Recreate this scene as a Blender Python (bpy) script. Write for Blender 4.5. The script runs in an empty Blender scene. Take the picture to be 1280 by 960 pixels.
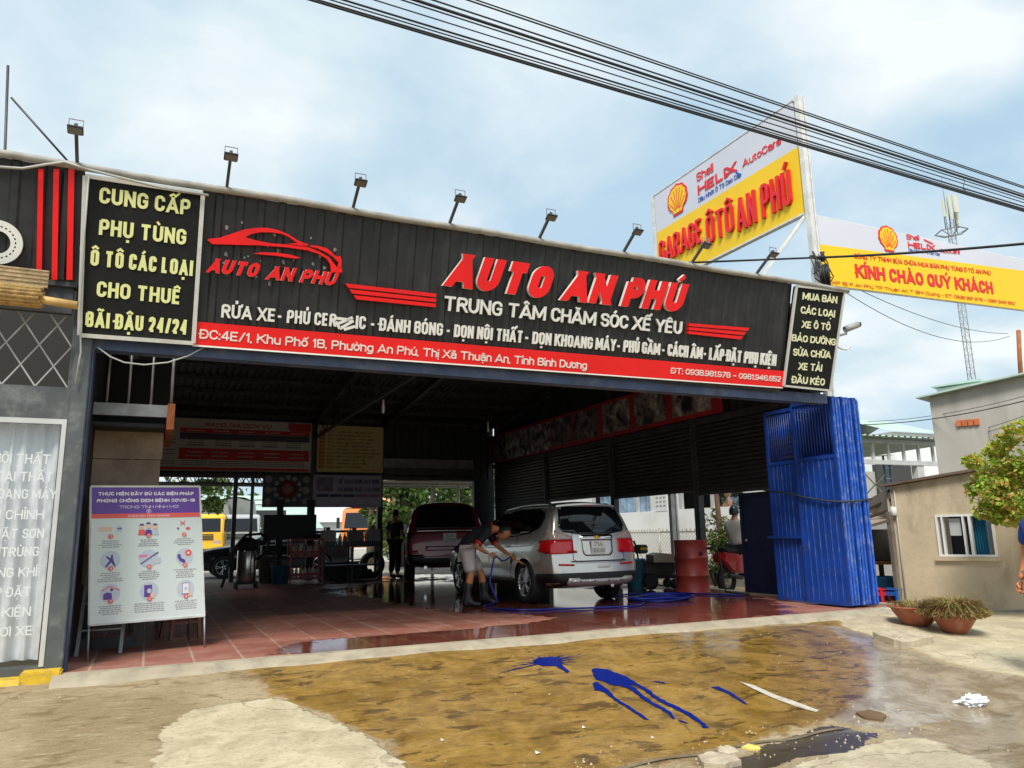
import bpy,bmesh,math,random
from mathutils import Vector,Matrix
from mathutils.bvhtree import BVHTree
from mathutils.geometry import delaunay_2d_cdt
random.seed(7)
R=math.radians
SC=bpy.context.scene
COL=SC.collection
# camera
CAM_H=1.03
CX=Vector((0.907,-0.421,-0.018));CY=Vector((0.065,0.183,-0.981));CZ=Vector((0.416,0.888,0.194))
CZ.normalize();CX=(CX-CZ*CX.dot(CZ)).normalized();CY=CZ.cross(CX).normalized()
FPX=950.0
cam_data=bpy.data.cameras.new('camera')
cam_data.sensor_width=36.0
cam_data.lens=36.0*FPX/1280.0
cam_data.clip_start=0.05
cam_data.clip_end=3000.0
cam=bpy.data.objects.new('camera',cam_data)
COL.objects.link(cam)
cam.matrix_world=Matrix(((CX.x,-CY.x,-CZ.x,0),(CX.y,-CY.y,-CZ.y,0),(CX.z,-CY.z,-CZ.z,CAM_H),(0,0,0,1)))
SC.camera=cam
SC.render.resolution_x=1024;SC.render.resolution_y=768
# sky, sun, exposure
SUN_EL,SUN_AZ=R(52),R(215)
world=bpy.data.worlds.new('World');SC.world=world;world.use_nodes=True
wn=world.node_tree.nodes;wl=world.node_tree.links
bg=wn['Background'];bg.inputs['Strength'].default_value=0.10
sky=wn.new('ShaderNodeTexSky');sky.sky_type='NISHITA';sky.sun_disc=False
sky.sun_elevation=SUN_EL;sky.sun_rotation=SUN_AZ;sky.dust_density=2.0;sky.air_density=1.0;sky.ozone_density=1.5
tc=wn.new('ShaderNodeTexCoord')
sep=wn.new('ShaderNodeSeparateXYZ');wl.new(tc.outputs['Generated'],sep.inputs[0])
def wmath(op,a,b):
 m=wn.new('ShaderNodeMath');m.operation=op
 for i,v in enumerate((a,b)):
  if isinstance(v,(int,float)):m.inputs[i].default_value=v
  else:wl.new(v,m.inputs[i])
 return m.outputs[0]
zz=wmath('ADD',wmath('MAXIMUM',sep.outputs[2],0.0),0.22)
comb=wn.new('ShaderNodeCombineXYZ')
wl.new(wmath('DIVIDE',sep.outputs[0],zz),comb.inputs[0]);wl.new(wmath('DIVIDE',sep.outputs[1],zz),comb.inputs[1])
n1=wn.new('ShaderNodeTexNoise');n1.inputs['Scale'].default_value=1.15;n1.inputs['Detail'].default_value=7;n1.inputs['Roughness'].default_value=0.52;n1.inputs['Distortion'].default_value=0.35
wl.new(comb.outputs[0],n1.inputs['Vector'])
rp=wn.new('ShaderNodeValToRGB');rp.color_ramp.elements[0].position=0.38;rp.color_ramp.elements[1].position=0.58
rp.color_ramp.elements[0].color=(0.16,0.16,0.16,1);rp.color_ramp.elements[1].color=(0.93,0.93,0.93,1)
wl.new(n1.outputs['Fac'],rp.inputs['Fac'])
n2=wn.new('ShaderNodeTexNoise');n2.inputs['Scale'].default_value=2.3;n2.inputs['Detail'].default_value=5;n2.inputs['Distortion'].default_value=0.3
wl.new(comb.outputs[0],n2.inputs['Vector'])
rp2=wn.new('ShaderNodeValToRGB');rp2.color_ramp.elements[0].position=0.35;rp2.color_ramp.elements[1].position=0.60
rp2.color_ramp.elements[0].color=(4.15,5.2,5.75,1);rp2.color_ramp.elements[1].color=(6.35,6.7,6.75,1)
wl.new(n2.outputs['Fac'],rp2.inputs['Fac'])
blue=wn.new('ShaderNodeMix');blue.data_type='RGBA';blue.blend_type='MIX'
blue.inputs['Factor'].default_value=0.85
wl.new(sky.outputs[0],blue.inputs[6]);blue.inputs[7].default_value=(3.0,4.5,5.7,1)
mx=wn.new('ShaderNodeMix');mx.data_type='RGBA'
wl.new(rp.outputs[0],mx.inputs['Factor']);wl.new(blue.outputs[2],mx.inputs[6]);wl.new(rp2.outputs[0],mx.inputs[7])
wl.new(mx.outputs[2],bg.inputs['Color'])
sun_data=bpy.data.lights.new('sun','SUN');sun_data.energy=2.9;sun_data.angle=R(18);sun_data.color=(1.0,0.94,0.84)
sun=bpy.data.objects.new('sun',sun_data);COL.objects.link(sun)
sdir=Vector((math.sin(SUN_AZ)*math.cos(SUN_EL),math.cos(SUN_AZ)*math.cos(SUN_EL),math.sin(SUN_EL)))
sun.rotation_euler=sdir.to_track_quat('Z','Y').to_euler()
sun.location=(-20,-30,60)
SC.view_settings.view_transform='Standard';SC.view_settings.look='None'
SC.view_settings.exposure=0.62;SC.view_settings.gamma=1.0;SC.view_settings.use_curve_mapping=False
SC.render.engine='CYCLES'
SC.cycles.max_bounces=8;SC.cycles.diffuse_bounces=4;SC.cycles.glossy_bounces=4;SC.cycles.transparent_max_bounces=10
SC.cycles.caustics_reflective=False;SC.cycles.caustics_refractive=False
SC.cycles.sample_clamp_indirect=6.0
# measuring helpers (a point of the picture to a point of the place at a known plane)
CAM=Vector((0,0,CAM_H))
def ray(px,py):return CX*(px-640.0)+CY*(py-480.0)+CZ*FPX
def at_z(px,py,z=0.0):
 d=ray(px,py);return CAM+d*((z-CAM_H)/d.z)
def at_y(px,py,y):
 d=ray(px,py);return CAM+d*(y/d.y)
def at_x(px,py,x):
 d=ray(px,py);return CAM+d*(x/d.x)
def at_plane(px,py,p,n):
 d=ray(px,py);return CAM+d*((p-CAM).dot(n)/d.dot(n))
# materials
MATS={}
def mat(name,color=(0.5,0.5,0.5),rough=0.6,metal=0.0,var=0.0,vscale=3.0,bump=0.0,bscale=40.0,spec=0.5,coat=0.0,dirt=None,dscale=2.0,damt=0.5,rvar=0.0,emit=None,dst=None):
 """procedural material: base colour broken up by noise, optional dirt patches, bump and roughness variation"""
 if name in MATS:return MATS[name]
 m=bpy.data.materials.new(name);m.use_nodes=True
 nt=m.node_tree;N=nt.nodes;L=nt.links
 b=N['Principled BSDF']
 b.inputs['Base Color'].default_value=(*color,1);b.inputs['Roughness'].default_value=rough
 b.inputs['Metallic'].default_value=metal;b.inputs['Specular IOR Level'].default_value=spec
 if coat:b.inputs['Coat Weight'].default_value=coat;b.inputs['Coat Roughness'].default_value=0.04
 if emit:b.inputs['Emission Color'].default_value=(*emit[0],1);b.inputs['Emission Strength'].default_value=emit[1]
 t=N.new('ShaderNodeTexCoord');src=t.outputs['Object']
 last=None
 if var>0:
  n=N.new('ShaderNodeTexNoise');n.inputs['Scale'].default_value=vscale;n.inputs['Detail'].default_value=6;n.inputs['Roughness'].default_value=0.6
  L.new(src,n.inputs['Vector'])
  r=N.new('ShaderNodeValToRGB');r.color_ramp.elements[0].position=0.3;r.color_ramp.elements[1].position=0.7
  lo=[max(0,c*(1-var))for c in color];hi=[min(1,c*(1+var))for c in color]
  r.color_ramp.elements[0].color=(*lo,1);r.color_ramp.elements[1].color=(*hi,1)
  L.new(n.outputs['Fac'],r.inputs['Fac']);last=r.outputs[0]
  if rvar:
   mr=N.new('ShaderNodeMapRange');mr.inputs['To Min'].default_value=max(0.02,rough-rvar);mr.inputs['To Max'].default_value=min(1,rough+rvar)
   mr.inputs['From Min'].default_value=0.3;mr.inputs['From Max'].default_value=0.7
   L.new(n.outputs['Fac'],mr.inputs['Value']);L.new(mr.outputs[0],b.inputs['Roughness'])
 if dirt is not None:
  n=N.new('ShaderNodeTexNoise');n.inputs['Scale'].default_value=dscale;n.inputs['Detail'].default_value=8;n.inputs['Roughness'].default_value=0.68
  if dst:
   mp=N.new('ShaderNodeMapping');mp.inputs['Scale'].default_value=dst;L.new(src,mp.inputs[0]);L.new(mp.outputs[0],n.inputs['Vector'])
  else:L.new(src,n.inputs['Vector'])
  r=N.new('ShaderNodeValToRGB');r.color_ramp.elements[0].position=0.5;r.color_ramp.elements[1].position=0.68
  r.color_ramp.elements[0].color=(0,0,0,1);r.color_ramp.elements[1].color=(damt,damt,damt,1)
  L.new(n.outputs['Fac'],r.inputs['Fac'])
  x=N.new('ShaderNodeMix');x.data_type='RGBA';L.new(r.outputs[0],x.inputs['Factor'])
  if last:L.new(last,x.inputs[6])
  else:x.inputs[6].default_value=(*color,1)
  x.inputs[7].default_value=(*dirt,1);last=x.outputs[2]
 if last:L.new(last,b.inputs['Base Color'])
 if bump>0:
  n=N.new('ShaderNodeTexNoise');n.inputs['Scale'].default_value=bscale;n.inputs['Detail'].default_value=5
  L.new(src,n.inputs['Vector'])
  bp=N.new('ShaderNodeBump');bp.inputs['Strength'].default_value=bump;bp.inputs['Distance'].default_value=0.02
  L.new(n.outputs['Fac'],bp.inputs['Height']);L.new(bp.outputs[0],b.inputs['Normal'])
 MATS[name]=m
 return m
# object helpers
def tag(o,label=None,cat=None,group=None,kind=None):
 if label:o['label']=label
 if cat:o['category']=cat
 if group:o['group']=group
 if kind:o['kind']=kind
 return o
INV={}
def thing(name,label,cat,loc=(0,0,0),rz=0.0,group=None):
 o=bpy.data.objects.new(name,None);COL.objects.link(o)
 o.empty_display_size=0.2
 o.location=loc;o.rotation_euler=(0,0,rz)
 INV[o.name]=(Matrix.Translation(Vector(loc))@Matrix.Rotation(rz,4,'Z')).inverted()
 return tag(o,label,cat,group)
def link(name,me,parent=None,local=False):
 o=bpy.data.objects.new(name,me);COL.objects.link(o)
 if parent is not None:
  o.parent=parent
  if not local and parent.name in INV:
   o.matrix_parent_inverse=INV[parent.name]
 return o
def children(o):return[c for c in bpy.data.objects if c.parent==o]
def copy_tree(o,parent=None,kids=None):
 c=o.copy();COL.objects.link(c)
 if parent is not None:c.parent=parent
 for ch in children(o):copy_tree(ch,c)
 return c
class MB:
 """collects boxes, bars, tubes, lathes and sheets into one mesh"""
 def __init__(s):s.v=[];s.f=[];s.mi=[];s.m=0;s.sm=[];s.smooth=False
 def add(s,vs,fs):
  b=len(s.v);s.v+=[Vector(p)for p in vs]
  for f in fs:s.f.append([b+i for i in f]);s.mi.append(s.m);s.sm.append(s.smooth)
 def box(s,c,size,rz=0.0,M=None):
  x,y,z=(k/2 for k in size)
  vs=[Vector((sx*x,sy*y,sz*z))for sz in(-1,1)for sy in(-1,1)for sx in(-1,1)]
  if M is None:M=Matrix.Rotation(rz,3,'Z')
  s.add([Vector(c)+M@p for p in vs],[(0,2,3,1),(4,5,7,6),(0,1,5,4),(2,6,7,3),(0,4,6,2),(1,3,7,5)]);return s
 def bb(s,a,b):
  return s.box([(a[i]+b[i])/2 for i in range(3)],[abs(b[i]-a[i])for i in range(3)])
 def bar(s,a,b,w,h=None,up=(0,0,1)):
  a=Vector(a);b=Vector(b);h=h or w;d=(b-a);l=d.length
  if l<1e-6:return s
  d.normalize();u=Vector(up)
  if abs(d.dot(u))>0.98:u=Vector((0,1,0))
  r=d.cross(u).normalized();u=r.cross(d).normalized()
  M=Matrix((r,d,u)).transposed()
  return s.box((a+b)/2,(w,l,h),M=M)
 def tube(s,pts,r,n=8,cap=True):
  pts=[Vector(p)for p in pts];rs=r if isinstance(r,(list,tuple))else[r]*len(pts)
  base=len(s.v);k=len(pts);prev=None
  for i,p in enumerate(pts):
   d=(pts[min(i+1,k-1)]-pts[max(i-1,0)])
   if d.length<1e-9:d=Vector((0,0,1))
   d.normalize()
   if prev is None:
    u=Vector((0,0,1))if abs(d.z)<0.9 else Vector((1,0,0))
    u=(u-d*u.dot(d)).normalized()
   else:
    u=prev-d*prev.dot(d)
    u=u.normalized()if u.length>1e-6 else d.orthogonal().normalized()
   prev=u;w=d.cross(u)
   for j in range(n):
    a=2*math.pi*j/n
    s.v.append(p+(u*math.cos(a)+w*math.sin(a))*rs[i])
  for i in range(k-1):
   for j in range(n):
    s.f.append([base+i*n+j,base+i*n+(j+1)%n,base+(i+1)*n+(j+1)%n,base+(i+1)*n+j]);s.mi.append(s.m);s.sm.append(True)
  if cap:
   s.f.append([base+j for j in reversed(range(n))]);s.mi.append(s.m);s.sm.append(False)
   s.f.append([base+(k-1)*n+j for j in range(n)]);s.mi.append(s.m);s.sm.append(False)
  return s
 def lathe(s,prof,c=(0,0,0),n=20,M=None,cap=True,smooth=True):
  """profile of (radius, height) turned round the local z axis"""
  base=len(s.v);c=Vector(c);M=M or Matrix.Identity(3)
  for r,z in prof:
   for j in range(n):
    a=2*math.pi*j/n
    s.v.append(c+M@Vector((r*math.cos(a),r*math.sin(a),z)))
  for i in range(len(prof)-1):
   for j in range(n):
    s.f.append([base+i*n+j,base+i*n+(j+1)%n,base+(i+1)*n+(j+1)%n,base+(i+1)*n+j]);s.mi.append(s.m);s.sm.append(smooth)
  if cap:
   if prof[0][0]>1e-4:s.f.append([base+j for j in reversed(range(n))]);s.mi.append(s.m);s.sm.append(False)
   k=(len(prof)-1)*n
   if prof[-1][0]>1e-4:s.f.append([base+k+j for j in range(n)]);s.mi.append(s.m);s.sm.append(False)
  return s
 def cyl(s,a,b,r,n=14):
  return s.tube([a,b],r,n)
 def prism(s,poly,M,depth):
  """flat outline (x, y) placed by the 4x4 M, thickened along its -z"""
  k=len(poly);area=sum(poly[i][0]*poly[(i+1)%k][1]-poly[(i+1)%k][0]*poly[i][1]for i in range(k))
  if area<0:poly=poly[::-1]
  vs=[M@Vector((x,y,0))for x,y in poly]+[M@Vector((x,y,-depth))for x,y in poly]
  fs=[list(range(k)),list(range(2*k-1,k-1,-1))]+[[i,k+i,k+(i+1)%k,(i+1)%k]for i in range(k)]
  s.add(vs,fs);return s
 def grid(s,fn,nu,nv,smooth=False):
  base=len(s.v)
  for i in range(nu+1):
   for j in range(nv+1):s.v.append(Vector(fn(i/nu,j/nv)))
  for i in range(nu):
   for j in range(nv):
    a=base+i*(nv+1)+j
    s.f.append([a,a+nv+1,a+nv+2,a+1]);s.mi.append(s.m);s.sm.append(smooth)
  return s
 def mesh(s,name,mats):
  me=bpy.data.meshes.new(name);me.from_pydata([tuple(p)for p in s.v],[],s.f)
  for m in(mats if isinstance(mats,(list,tuple))else[mats]):me.materials.append(m)
  me.polygons.foreach_set('material_index',s.mi);me.polygons.foreach_set('use_smooth',s.sm)
  me.update();return me
 def build(s,name,mats,parent=None,local=False,bevel=0.0):
  me=s.mesh(name,mats)
  if bevel>0:
   bm=bmesh.new();bm.from_mesh(me);bmesh.ops.remove_doubles(bm,verts=bm.verts,dist=1e-5)
   es=[e for e in bm.edges if len(e.link_faces)==2 and e.calc_face_angle(0)>0.6]
   bmesh.ops.bevel(bm,geom=es,offset=bevel,segments=2,affect='EDGES',clamp_overlap=True)
   bm.to_mesh(me);bm.free()
  return link(name,me,parent,local)
# lettering: a heavy grotesque drawn with strokes
import unicodedata
_R=0.5
GL={
'A':(.74,[('d',(0,0),(.5,1)),('d',(1,0),(.5,1)),('s',(.2,.25),(.8,.25))]),
'B':(.62,[('s',(0,0),(0,1)),('s',(0,1),(.96,1,.35),(.96,.53,.35),(0,.53)),('s',(0,.53),(1,.53,.35),(1,0,.35),(0,0))]),
'C':(.6,[('s',(1,.68),(1,1,_R),(0,1,_R),(0,0,_R),(1,0,_R),(1,.32))]),
'D':(.63,[('c',(0,0),(0,1),(1,1,_R),(1,0,_R))]),
'E':(.58,[('s',(1,1),(0,1),(0,0),(1,0)),('s',(0,.5),(.9,.5))]),
'F':(.56,[('s',(1,1),(0,1),(0,-.2)),('s',(0,.5),(.9,.5))]),
'G':(.63,[('s',(1,.7),(1,1,_R),(0,1,_R),(0,0,_R),(1,0,_R),(1,.47),(.52,.47))]),
'H':(.65,[('s',(0,-.2),(0,1.2)),('s',(1,-.2),(1,1.2)),('s',(0,.52),(1,.52))]),
'I':(.0,[('s',(0,-.2),(0,1.2))]),
'J':(.5,[('s',(1,1.2),(1,0,_R),(0,0,_R),(0,.3))]),
'K':(.66,[('s',(0,-.2),(0,1.2)),('d',(0,.34),(.95,1)),('d',(.33,.6),(1,0))]),
'L':(.56,[('s',(0,1.2),(0,0),(1,0))]),
'M':(.86,[('s',(0,-.2),(0,1.2)),('s',(1,-.2),(1,1.2)),('d',(.02,1),(.5,.12)),('d',(.98,1),(.5,.12))]),
'N':(.66,[('s',(0,-.2),(0,1.2)),('s',(1,-.2),(1,1.2)),('d',(.03,1),(.97,0))]),
'O':(.64,[('c',(0,0,_R),(0,1,_R),(1,1,_R),(1,0,_R))]),
'P':(.6,[('s',(0,-.2),(0,1)),('s',(0,1),(1,1,.4),(1,.44,.4),(0,.44))]),
'Q':(.64,[('c',(0,0,_R),(0,1,_R),(1,1,_R),(1,0,_R)),('s',(.6,.25),(1.1,-.06))]),
'R':(.62,[('s',(0,-.2),(0,1)),('s',(0,1),(1,1,.4),(1,.47,.4),(0,.47)),('d',(.55,.47),(1.02,0))]),
'S':(.57,[('s',(1,.72),(1,1,_R),(0,1,_R),(0,.52,_R),(1,.52,_R),(1,0,_R),(0,0,_R),(0,.28))]),
'T':(.72,[('s',(-.05,1),(1.05,1)),('s',(.5,1),(.5,-.2))]),
'U':(.63,[('s',(0,1.2),(0,0,_R),(1,0,_R),(1,1.2))]),
'V':(.7,[('d',(0,1),(.5,0)),('d',(1,1),(.5,0))]),
'W':(1.0,[('d',(0,1),(.25,0)),('d',(.5,1),(.25,0)),('d',(.5,1),(.75,0)),('d',(1,1),(.75,0))]),
'X':(.68,[('d',(0,1),(1,0)),('d',(1,1),(0,0))]),
'Y':(.68,[('d',(0,1),(.5,.42)),('d',(1,1),(.5,.42)),('s',(.5,.5),(.5,-.2))]),
'Z':(.56,[('s',(0,1),(1,1)),('s',(0,0),(1,0)),('d',(1,1),(0,0))]),
'0':(.56,[('c',(0,0,_R),(0,1,_R),(1,1,_R),(1,0,_R))]),
'1':(.3,[('s',(.8,-.2),(.8,1.2)),('s',(-.1,.74),(.8,1))]),
'2':(.55,[('s',(0,.7),(0,1,_R),(1,1,_R),(1,.58,.25),(.03,0)),('s',(0,0),(1,0))]),
'3':(.55,[('s',(0,.74),(0,1,_R),(1,1,_R),(1,.53,.4),(.4,.53)),('s',(.4,.53),(1,.53,.4),(1,0,_R),(0,0,_R),(0,.27))]),
'4':(.6,[('s',(.74,-.2),(.74,1.2)),('d',(.7,1),(0,.26)),('s',(-.03,.25),(1.12,.25))]),
'5':(.55,[('s',(.95,1),(.08,1),(.02,.5),(1,.6,_R),(1,0,_R),(0,0,_R),(0,.26))]),
'6':(.56,[('s',(1,.75),(1,1,_R),(0,1,_R),(0,0,_R),(1,0,_R),(1,.58,_R),(0,.58,.2),(0,.4))]),
'7':(.54,[('s',(0,1),(1,1)),('d',(1,1),(.3,0))]),
'8':(.56,[('c',(.04,.53,.45),(.04,1,.45),(.96,1,.45),(.96,.53,.45)),('c',(0,0,_R),(0,.53,_R),(1,.53,_R),(1,0,_R))]),
'9':(.56,[('s',(0,.25),(0,0,_R),(1,0,_R),(1,1,_R),(0,1,_R),(0,.42,_R),(1,.42,.2),(1,.6))]),
'/':(.42,[('d',(0,0),(1,1))]),'-':(.5,[('s',(0,.42),(1,.42))]),'.':(.0,[('s',(-.001,0),(.001,0,0))]),',':(.0,[('s',(0,.05),(-.12,-.2))]),
':':(.0,[('dot',(0,.02)),('dot',(0,.6))]),'&':(.6,[('c',(.1,.53,.4),(.1,1,.4),(.8,1,.4),(.8,.53,.4)),('c',(0,0,.4),(0,.53,.4),(.9,.53,.4),(.9,0,.4))]),
'a':(.5,[('s',(0,.5),(0,.72,.4),(1,.72,.4),(1,-.2)),('s',(1,.42),(0,.42,.35),(0,0,.35),(1,0))]),
'b':(.52,[('s',(0,0),(0,1.2)),('c',(0,0,.2),(0,.72,.2),(1,.72,.45),(1,0,.45))]),
'c':(.48,[('s',(1,.5),(1,.72,.45),(0,.72,.45),(0,0,.45),(1,0,.45),(1,.22))]),
'd':(.52,[('s',(1,0),(1,1.2)),('c',(0,0,.45),(0,.72,.45),(1,.72,.2),(1,0,.2))]),
'e':(.5,[('s',(0,.36),(1,.36),(1,.72,.45),(0,.72,.45),(0,0,.45),(1,0,.45),(1,.14))]),
'g':(.52,[('c',(0,.02,.45),(0,.72,.45),(1,.72,.2),(1,.02,.2)),('s',(1,.72),(1,-.27,.4),(0,-.27,.4),(0,-.17))]),
'h':(.5,[('s',(0,-.2),(0,1.2)),('s',(0,.6),(0,.72,.2),(1,.72,.42),(1,-.2))]),
'i':(.0,[('s',(0,-.2),(0,.72)),('dot',(0,.97))]),'k':(.5,[('s',(0,-.2),(0,1.2)),('s',(0,.3),(.95,.76)),('d',(.3,.45),(1,0))]),
'l':(.0,[('s',(0,-.2),(0,1.2))]),
'm':(.82,[('s',(0,-.2),(0,.78)),('s',(0,.72),(.5,.72,.18),(.5,-.2)),('s',(.5,.72),(1,.72,.18),(1,-.2))]),
'n':(.5,[('s',(0,-.2),(0,.78)),('s',(0,.6),(0,.72,.2),(1,.72,.42),(1,-.2))]),
'o':(.52,[('c',(0,0,_R),(0,.72,_R),(1,.72,_R),(1,0,_R))]),
'p':(.52,[('s',(0,-.3),(0,.72)),('c',(0,0,.2),(0,.72,.2),(1,.72,.45),(1,0,.45))]),
'r':(.28,[('s',(0,-.2),(0,.78)),('s',(0,.55),(0,.72,.3),(1.1,.72))]),
's':(.46,[('s',(1,.54),(1,.72,.3),(0,.72,.3),(0,.36,.3),(1,.36,.3),(1,0,.3),(0,0,.3),(0,.18))]),
't':(.3,[('s',(.3,.95),(.3,0,.6),(1.1,0)),('s',(-.2,.72),(1.1,.72))]),
'u':(.5,[('s',(0,.78),(0,0,.42),(1,0,.2),(1,.15)),('s',(1,-.2),(1,.78))]),
'y':(.5,[('s',(0,.78),(0,0,.42),(1,0)),('s',(1,.78),(1,-.27,.4),(0,-.27,.3))]),
'x':(.54,[('d',(0,.72),(1,0)),('d',(1,.72),(0,0))]),'v':(.54,[('d',(0,.72),(.5,0)),('d',(1,.72),(.5,0))]),
}
LOWER=set('acegimnoprsuyxv')
def _round(path,wd,ht,closed):
 """corner radii turned into arcs"""
 n=len(path);out=[]
 for i,q in enumerate(path):
  p=Vector(q[:2]);r=q[2]*wd if len(q)>2 else 0
  if r<=0 or(not closed and i in(0,n-1)):out.append(p);continue
  a=Vector(path[i-1][:2]);b=Vector(path[(i+1)%n][:2]);da=(a-p);db=(b-p)
  r=min(r,da.length*.5,db.length*.5)if closed or 1<i<n-2 else min(r,da.length*.96 if i==1 else da.length*.5,db.length*.96 if i==n-2 else db.length*.5)
  if da.length<1e-6 or db.length<1e-6:out.append(p);continue
  da.normalize();db.normalize();A=p+da*r;B=p+db*r
  for k in range(7):
   th=math.pi/2*k/6;out.append(A+(p-A)*math.sin(th)+(B-p)*(1-math.cos(th)))
 return out
def _pieces(pts,t,closed):
 h=t/2;n=len(pts);res=[];q=[]
 for p in pts:
  if not q or(p-q[-1]).length>1e-5:q.append(p)
 if closed and(q[0]-q[-1]).length<1e-5:q.pop()
 pts=q;n=len(pts)
 segs=n if closed else n-1
 for i in range(segs):
  a=pts[i];b=pts[(i+1)%n];d=(b-a).normalized();nn=Vector((-d.y,d.x))*h
  res.append([a-nn,b-nn,b+nn,a+nn])
  if closed or i<n-2:
   c=pts[(i+2)%n];e=(c-b).normalized();mm=Vector((-e.y,e.x))*h;cr=d.x*e.y-d.y*e.x
   if abs(cr)>1e-4:
    s=-1 if cr>0 else 1;u=nn*s;v=mm*s;w=(u+v)
    if w.length>h*.7:
     w=w*(h*h*2/w.length_squared);poly=[b,b+u,b+w,b+v]
    else:poly=[b,b+u,b+v]
    res.append(poly if s<0 else poly[::-1])
 return res
def _clip(poly,lo,hi):
 for(ax,val,sg)in((1,lo,1),(1,hi,-1)):
  out=[]
  for i in range(len(poly)):
   a=poly[i];b=poly[(i+1)%len(poly)];fa=(a[ax]-val)*sg;fb=(b[ax]-val)*sg
   if fa>=0:out.append(a)
   if(fa>0>fb)or(fa<0<fb):out.append(a+(b-a)*(fa/(fa-fb)))
  poly=out
  if len(poly)<3:return None
 return poly
_gc={}
def glyph(ch,sc,t):
 """(advance, vertices, triangles, outline edges) in capital heights"""
 key=(ch,round(sc,3),round(t,3))
 if key in _gc:return _gc[key]
 base=ch;marks=[]
 if ch in 'Đđ':base='D' if ch=='Đ' else 'd';marks=['bar']
 else:
  dcm=unicodedata.normalize('NFD',ch);base=dcm[0];marks=list(dcm[1:])
 w,strokes=GL[base];W=w*sc+(t if w<.05 else 0.0);W=max(W,t);wd=max(W-t,0.0);ht=1-t
 low=base in LOWER;xh=t/2+.72*ht+t/2 if low else 1.0
 X=lambda x:t/2+x*(wd if wd>.02 else 1.0*sc*.3);Y=lambda y:t/2+y*ht
 polys=[]
 for st in strokes:
  k,pts=st[0],st[1:]
  if base in '.,':pts=pts
  if k=='dot' or base=='.':
   y0=Y(pts[0][1]);x0=X(0)if base!='.' else t/2;h=t*.52
   polys.append([Vector((x0-h,y0-h)),Vector((x0+h,y0-h)),Vector((x0+h,y0+h)),Vector((x0-h,y0+h))]);continue
  P=[((X(p[0]),Y(p[1]))+((p[2],)if len(p)>2 else()))for p in pts]
  if k=='d':
   a=Vector(P[0][:2]);b=Vector(P[1][:2]);d=(b-a).normalized()
   a2=a-d*t;b2=b+d*t
   hi=xh if(max(pts[0][1],pts[1][1])>.7)else 1.0;lo=0.0 if min(pts[0][1],pts[1][1])<.05 else min(a.y,b.y)-t*.2
   tt=t*(.92 if base in 'MNWAVXYK' else 1)
   for q in _pieces([a2,b2],tt,False):
    c=_clip(q,lo,hi)
    if c:polys.append(c)
  else:
   for q in _pieces(_round(P,max(wd,.01),ht,k=='c'),t,k=='c'):
    c=_clip(q,-.6 if(base in 'gpy,Q')else 0.0,1.0 if not(low and base!='i')else xh)
    if c:polys.append(c)
 cx=W/2;b=(1.0 if not low else xh);tm=max(.06,min(t*.72,.15));ms=min(1.0,.55+.45*sc)
 if base=='i' and any(m in marks for m in '\u0300\u0301\u0309\u0303'):polys=[p for p in polys if min(v.y for v in p)<.75]
 def M(pts):
  for q in _pieces([Vector((cx+x*ms,b+y))for x,y in pts],tm,False):polys.append(q)
 stacked=any(m in marks for m in '\u0302\u0306');ox,oy=(.27,.08)if stacked else(0,0)
 for m in marks:
  if m=='\u0301':M([(ox-.06,.07+oy),(ox+.10,.26+oy)])
  elif m=='\u0300':M([(-ox+.06,.07+oy),(-ox-.10,.26+oy)])
  elif m=='\u0309':M([(ox-.08,.24+oy),(ox+.03,.28+oy),(ox+.06,.19+oy),(ox-.01,.14+oy),(ox-.01,.07+oy)])
  elif m=='\u0303':M([(-.2,.10+oy*1.8),(-.08,.19+oy*1.8),(.08,.11+oy*1.8),(.2,.2+oy*1.8)])
  elif m=='\u0302':M([(-.2,.06),(0,.2),(.2,.06)])
  elif m=='\u0306':M([(-.17,.2),(-.1,.1),(.1,.1),(.17,.2)])
  elif m=='\u0323':
   h=tm*.62;polys.append([Vector((cx-h,-.13-2*h)),Vector((cx+h,-.13-2*h)),Vector((cx+h,-.13)),Vector((cx-h,-.13))])
  elif m=='\u031b':
   top=b-t*.55
   for q in _pieces([Vector((W-t*.6,top-.02)),Vector((W+.05,top)),Vector((W+.10,b+.10))],tm,False):polys.append(q)
  elif m=='bar':
   yb=.5 if ch=='Đ' else .86;x0,x1=(-.13,W*.52)if ch=='Đ' else(W*.45,W+.1);h=tm*.5
   polys.append([Vector((x0,yb-h)),Vector((x1,yb-h)),Vector((x1,yb+h)),Vector((x0,yb+h))])
 vs=[];fs=[]
 for p in polys:
  ar=sum(p[i].x*p[(i+1)%len(p)].y-p[(i+1)%len(p)].x*p[i].y for i in range(len(p)))
  if abs(ar)<1e-8:continue
  if ar<0:p=p[::-1]
  fs.append(list(range(len(vs),len(vs)+len(p))));vs+=[Vector(v[:2])for v in p]
 ov,oe,of,_,_,orf=delaunay_2d_cdt(vs,[],fs,0,1e-5)
 tris=[f for f,o in zip(of,orf)if o]
 cnt={}
 for f in tris:
  for i in range(len(f)):e=(f[i],f[(i+1)%len(f)]);cnt[e]=1
 border=[e for e in cnt if(e[1],e[0])not in cnt]
 res=(W,ov,tris,border);_gc[key]=res
 return res
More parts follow.
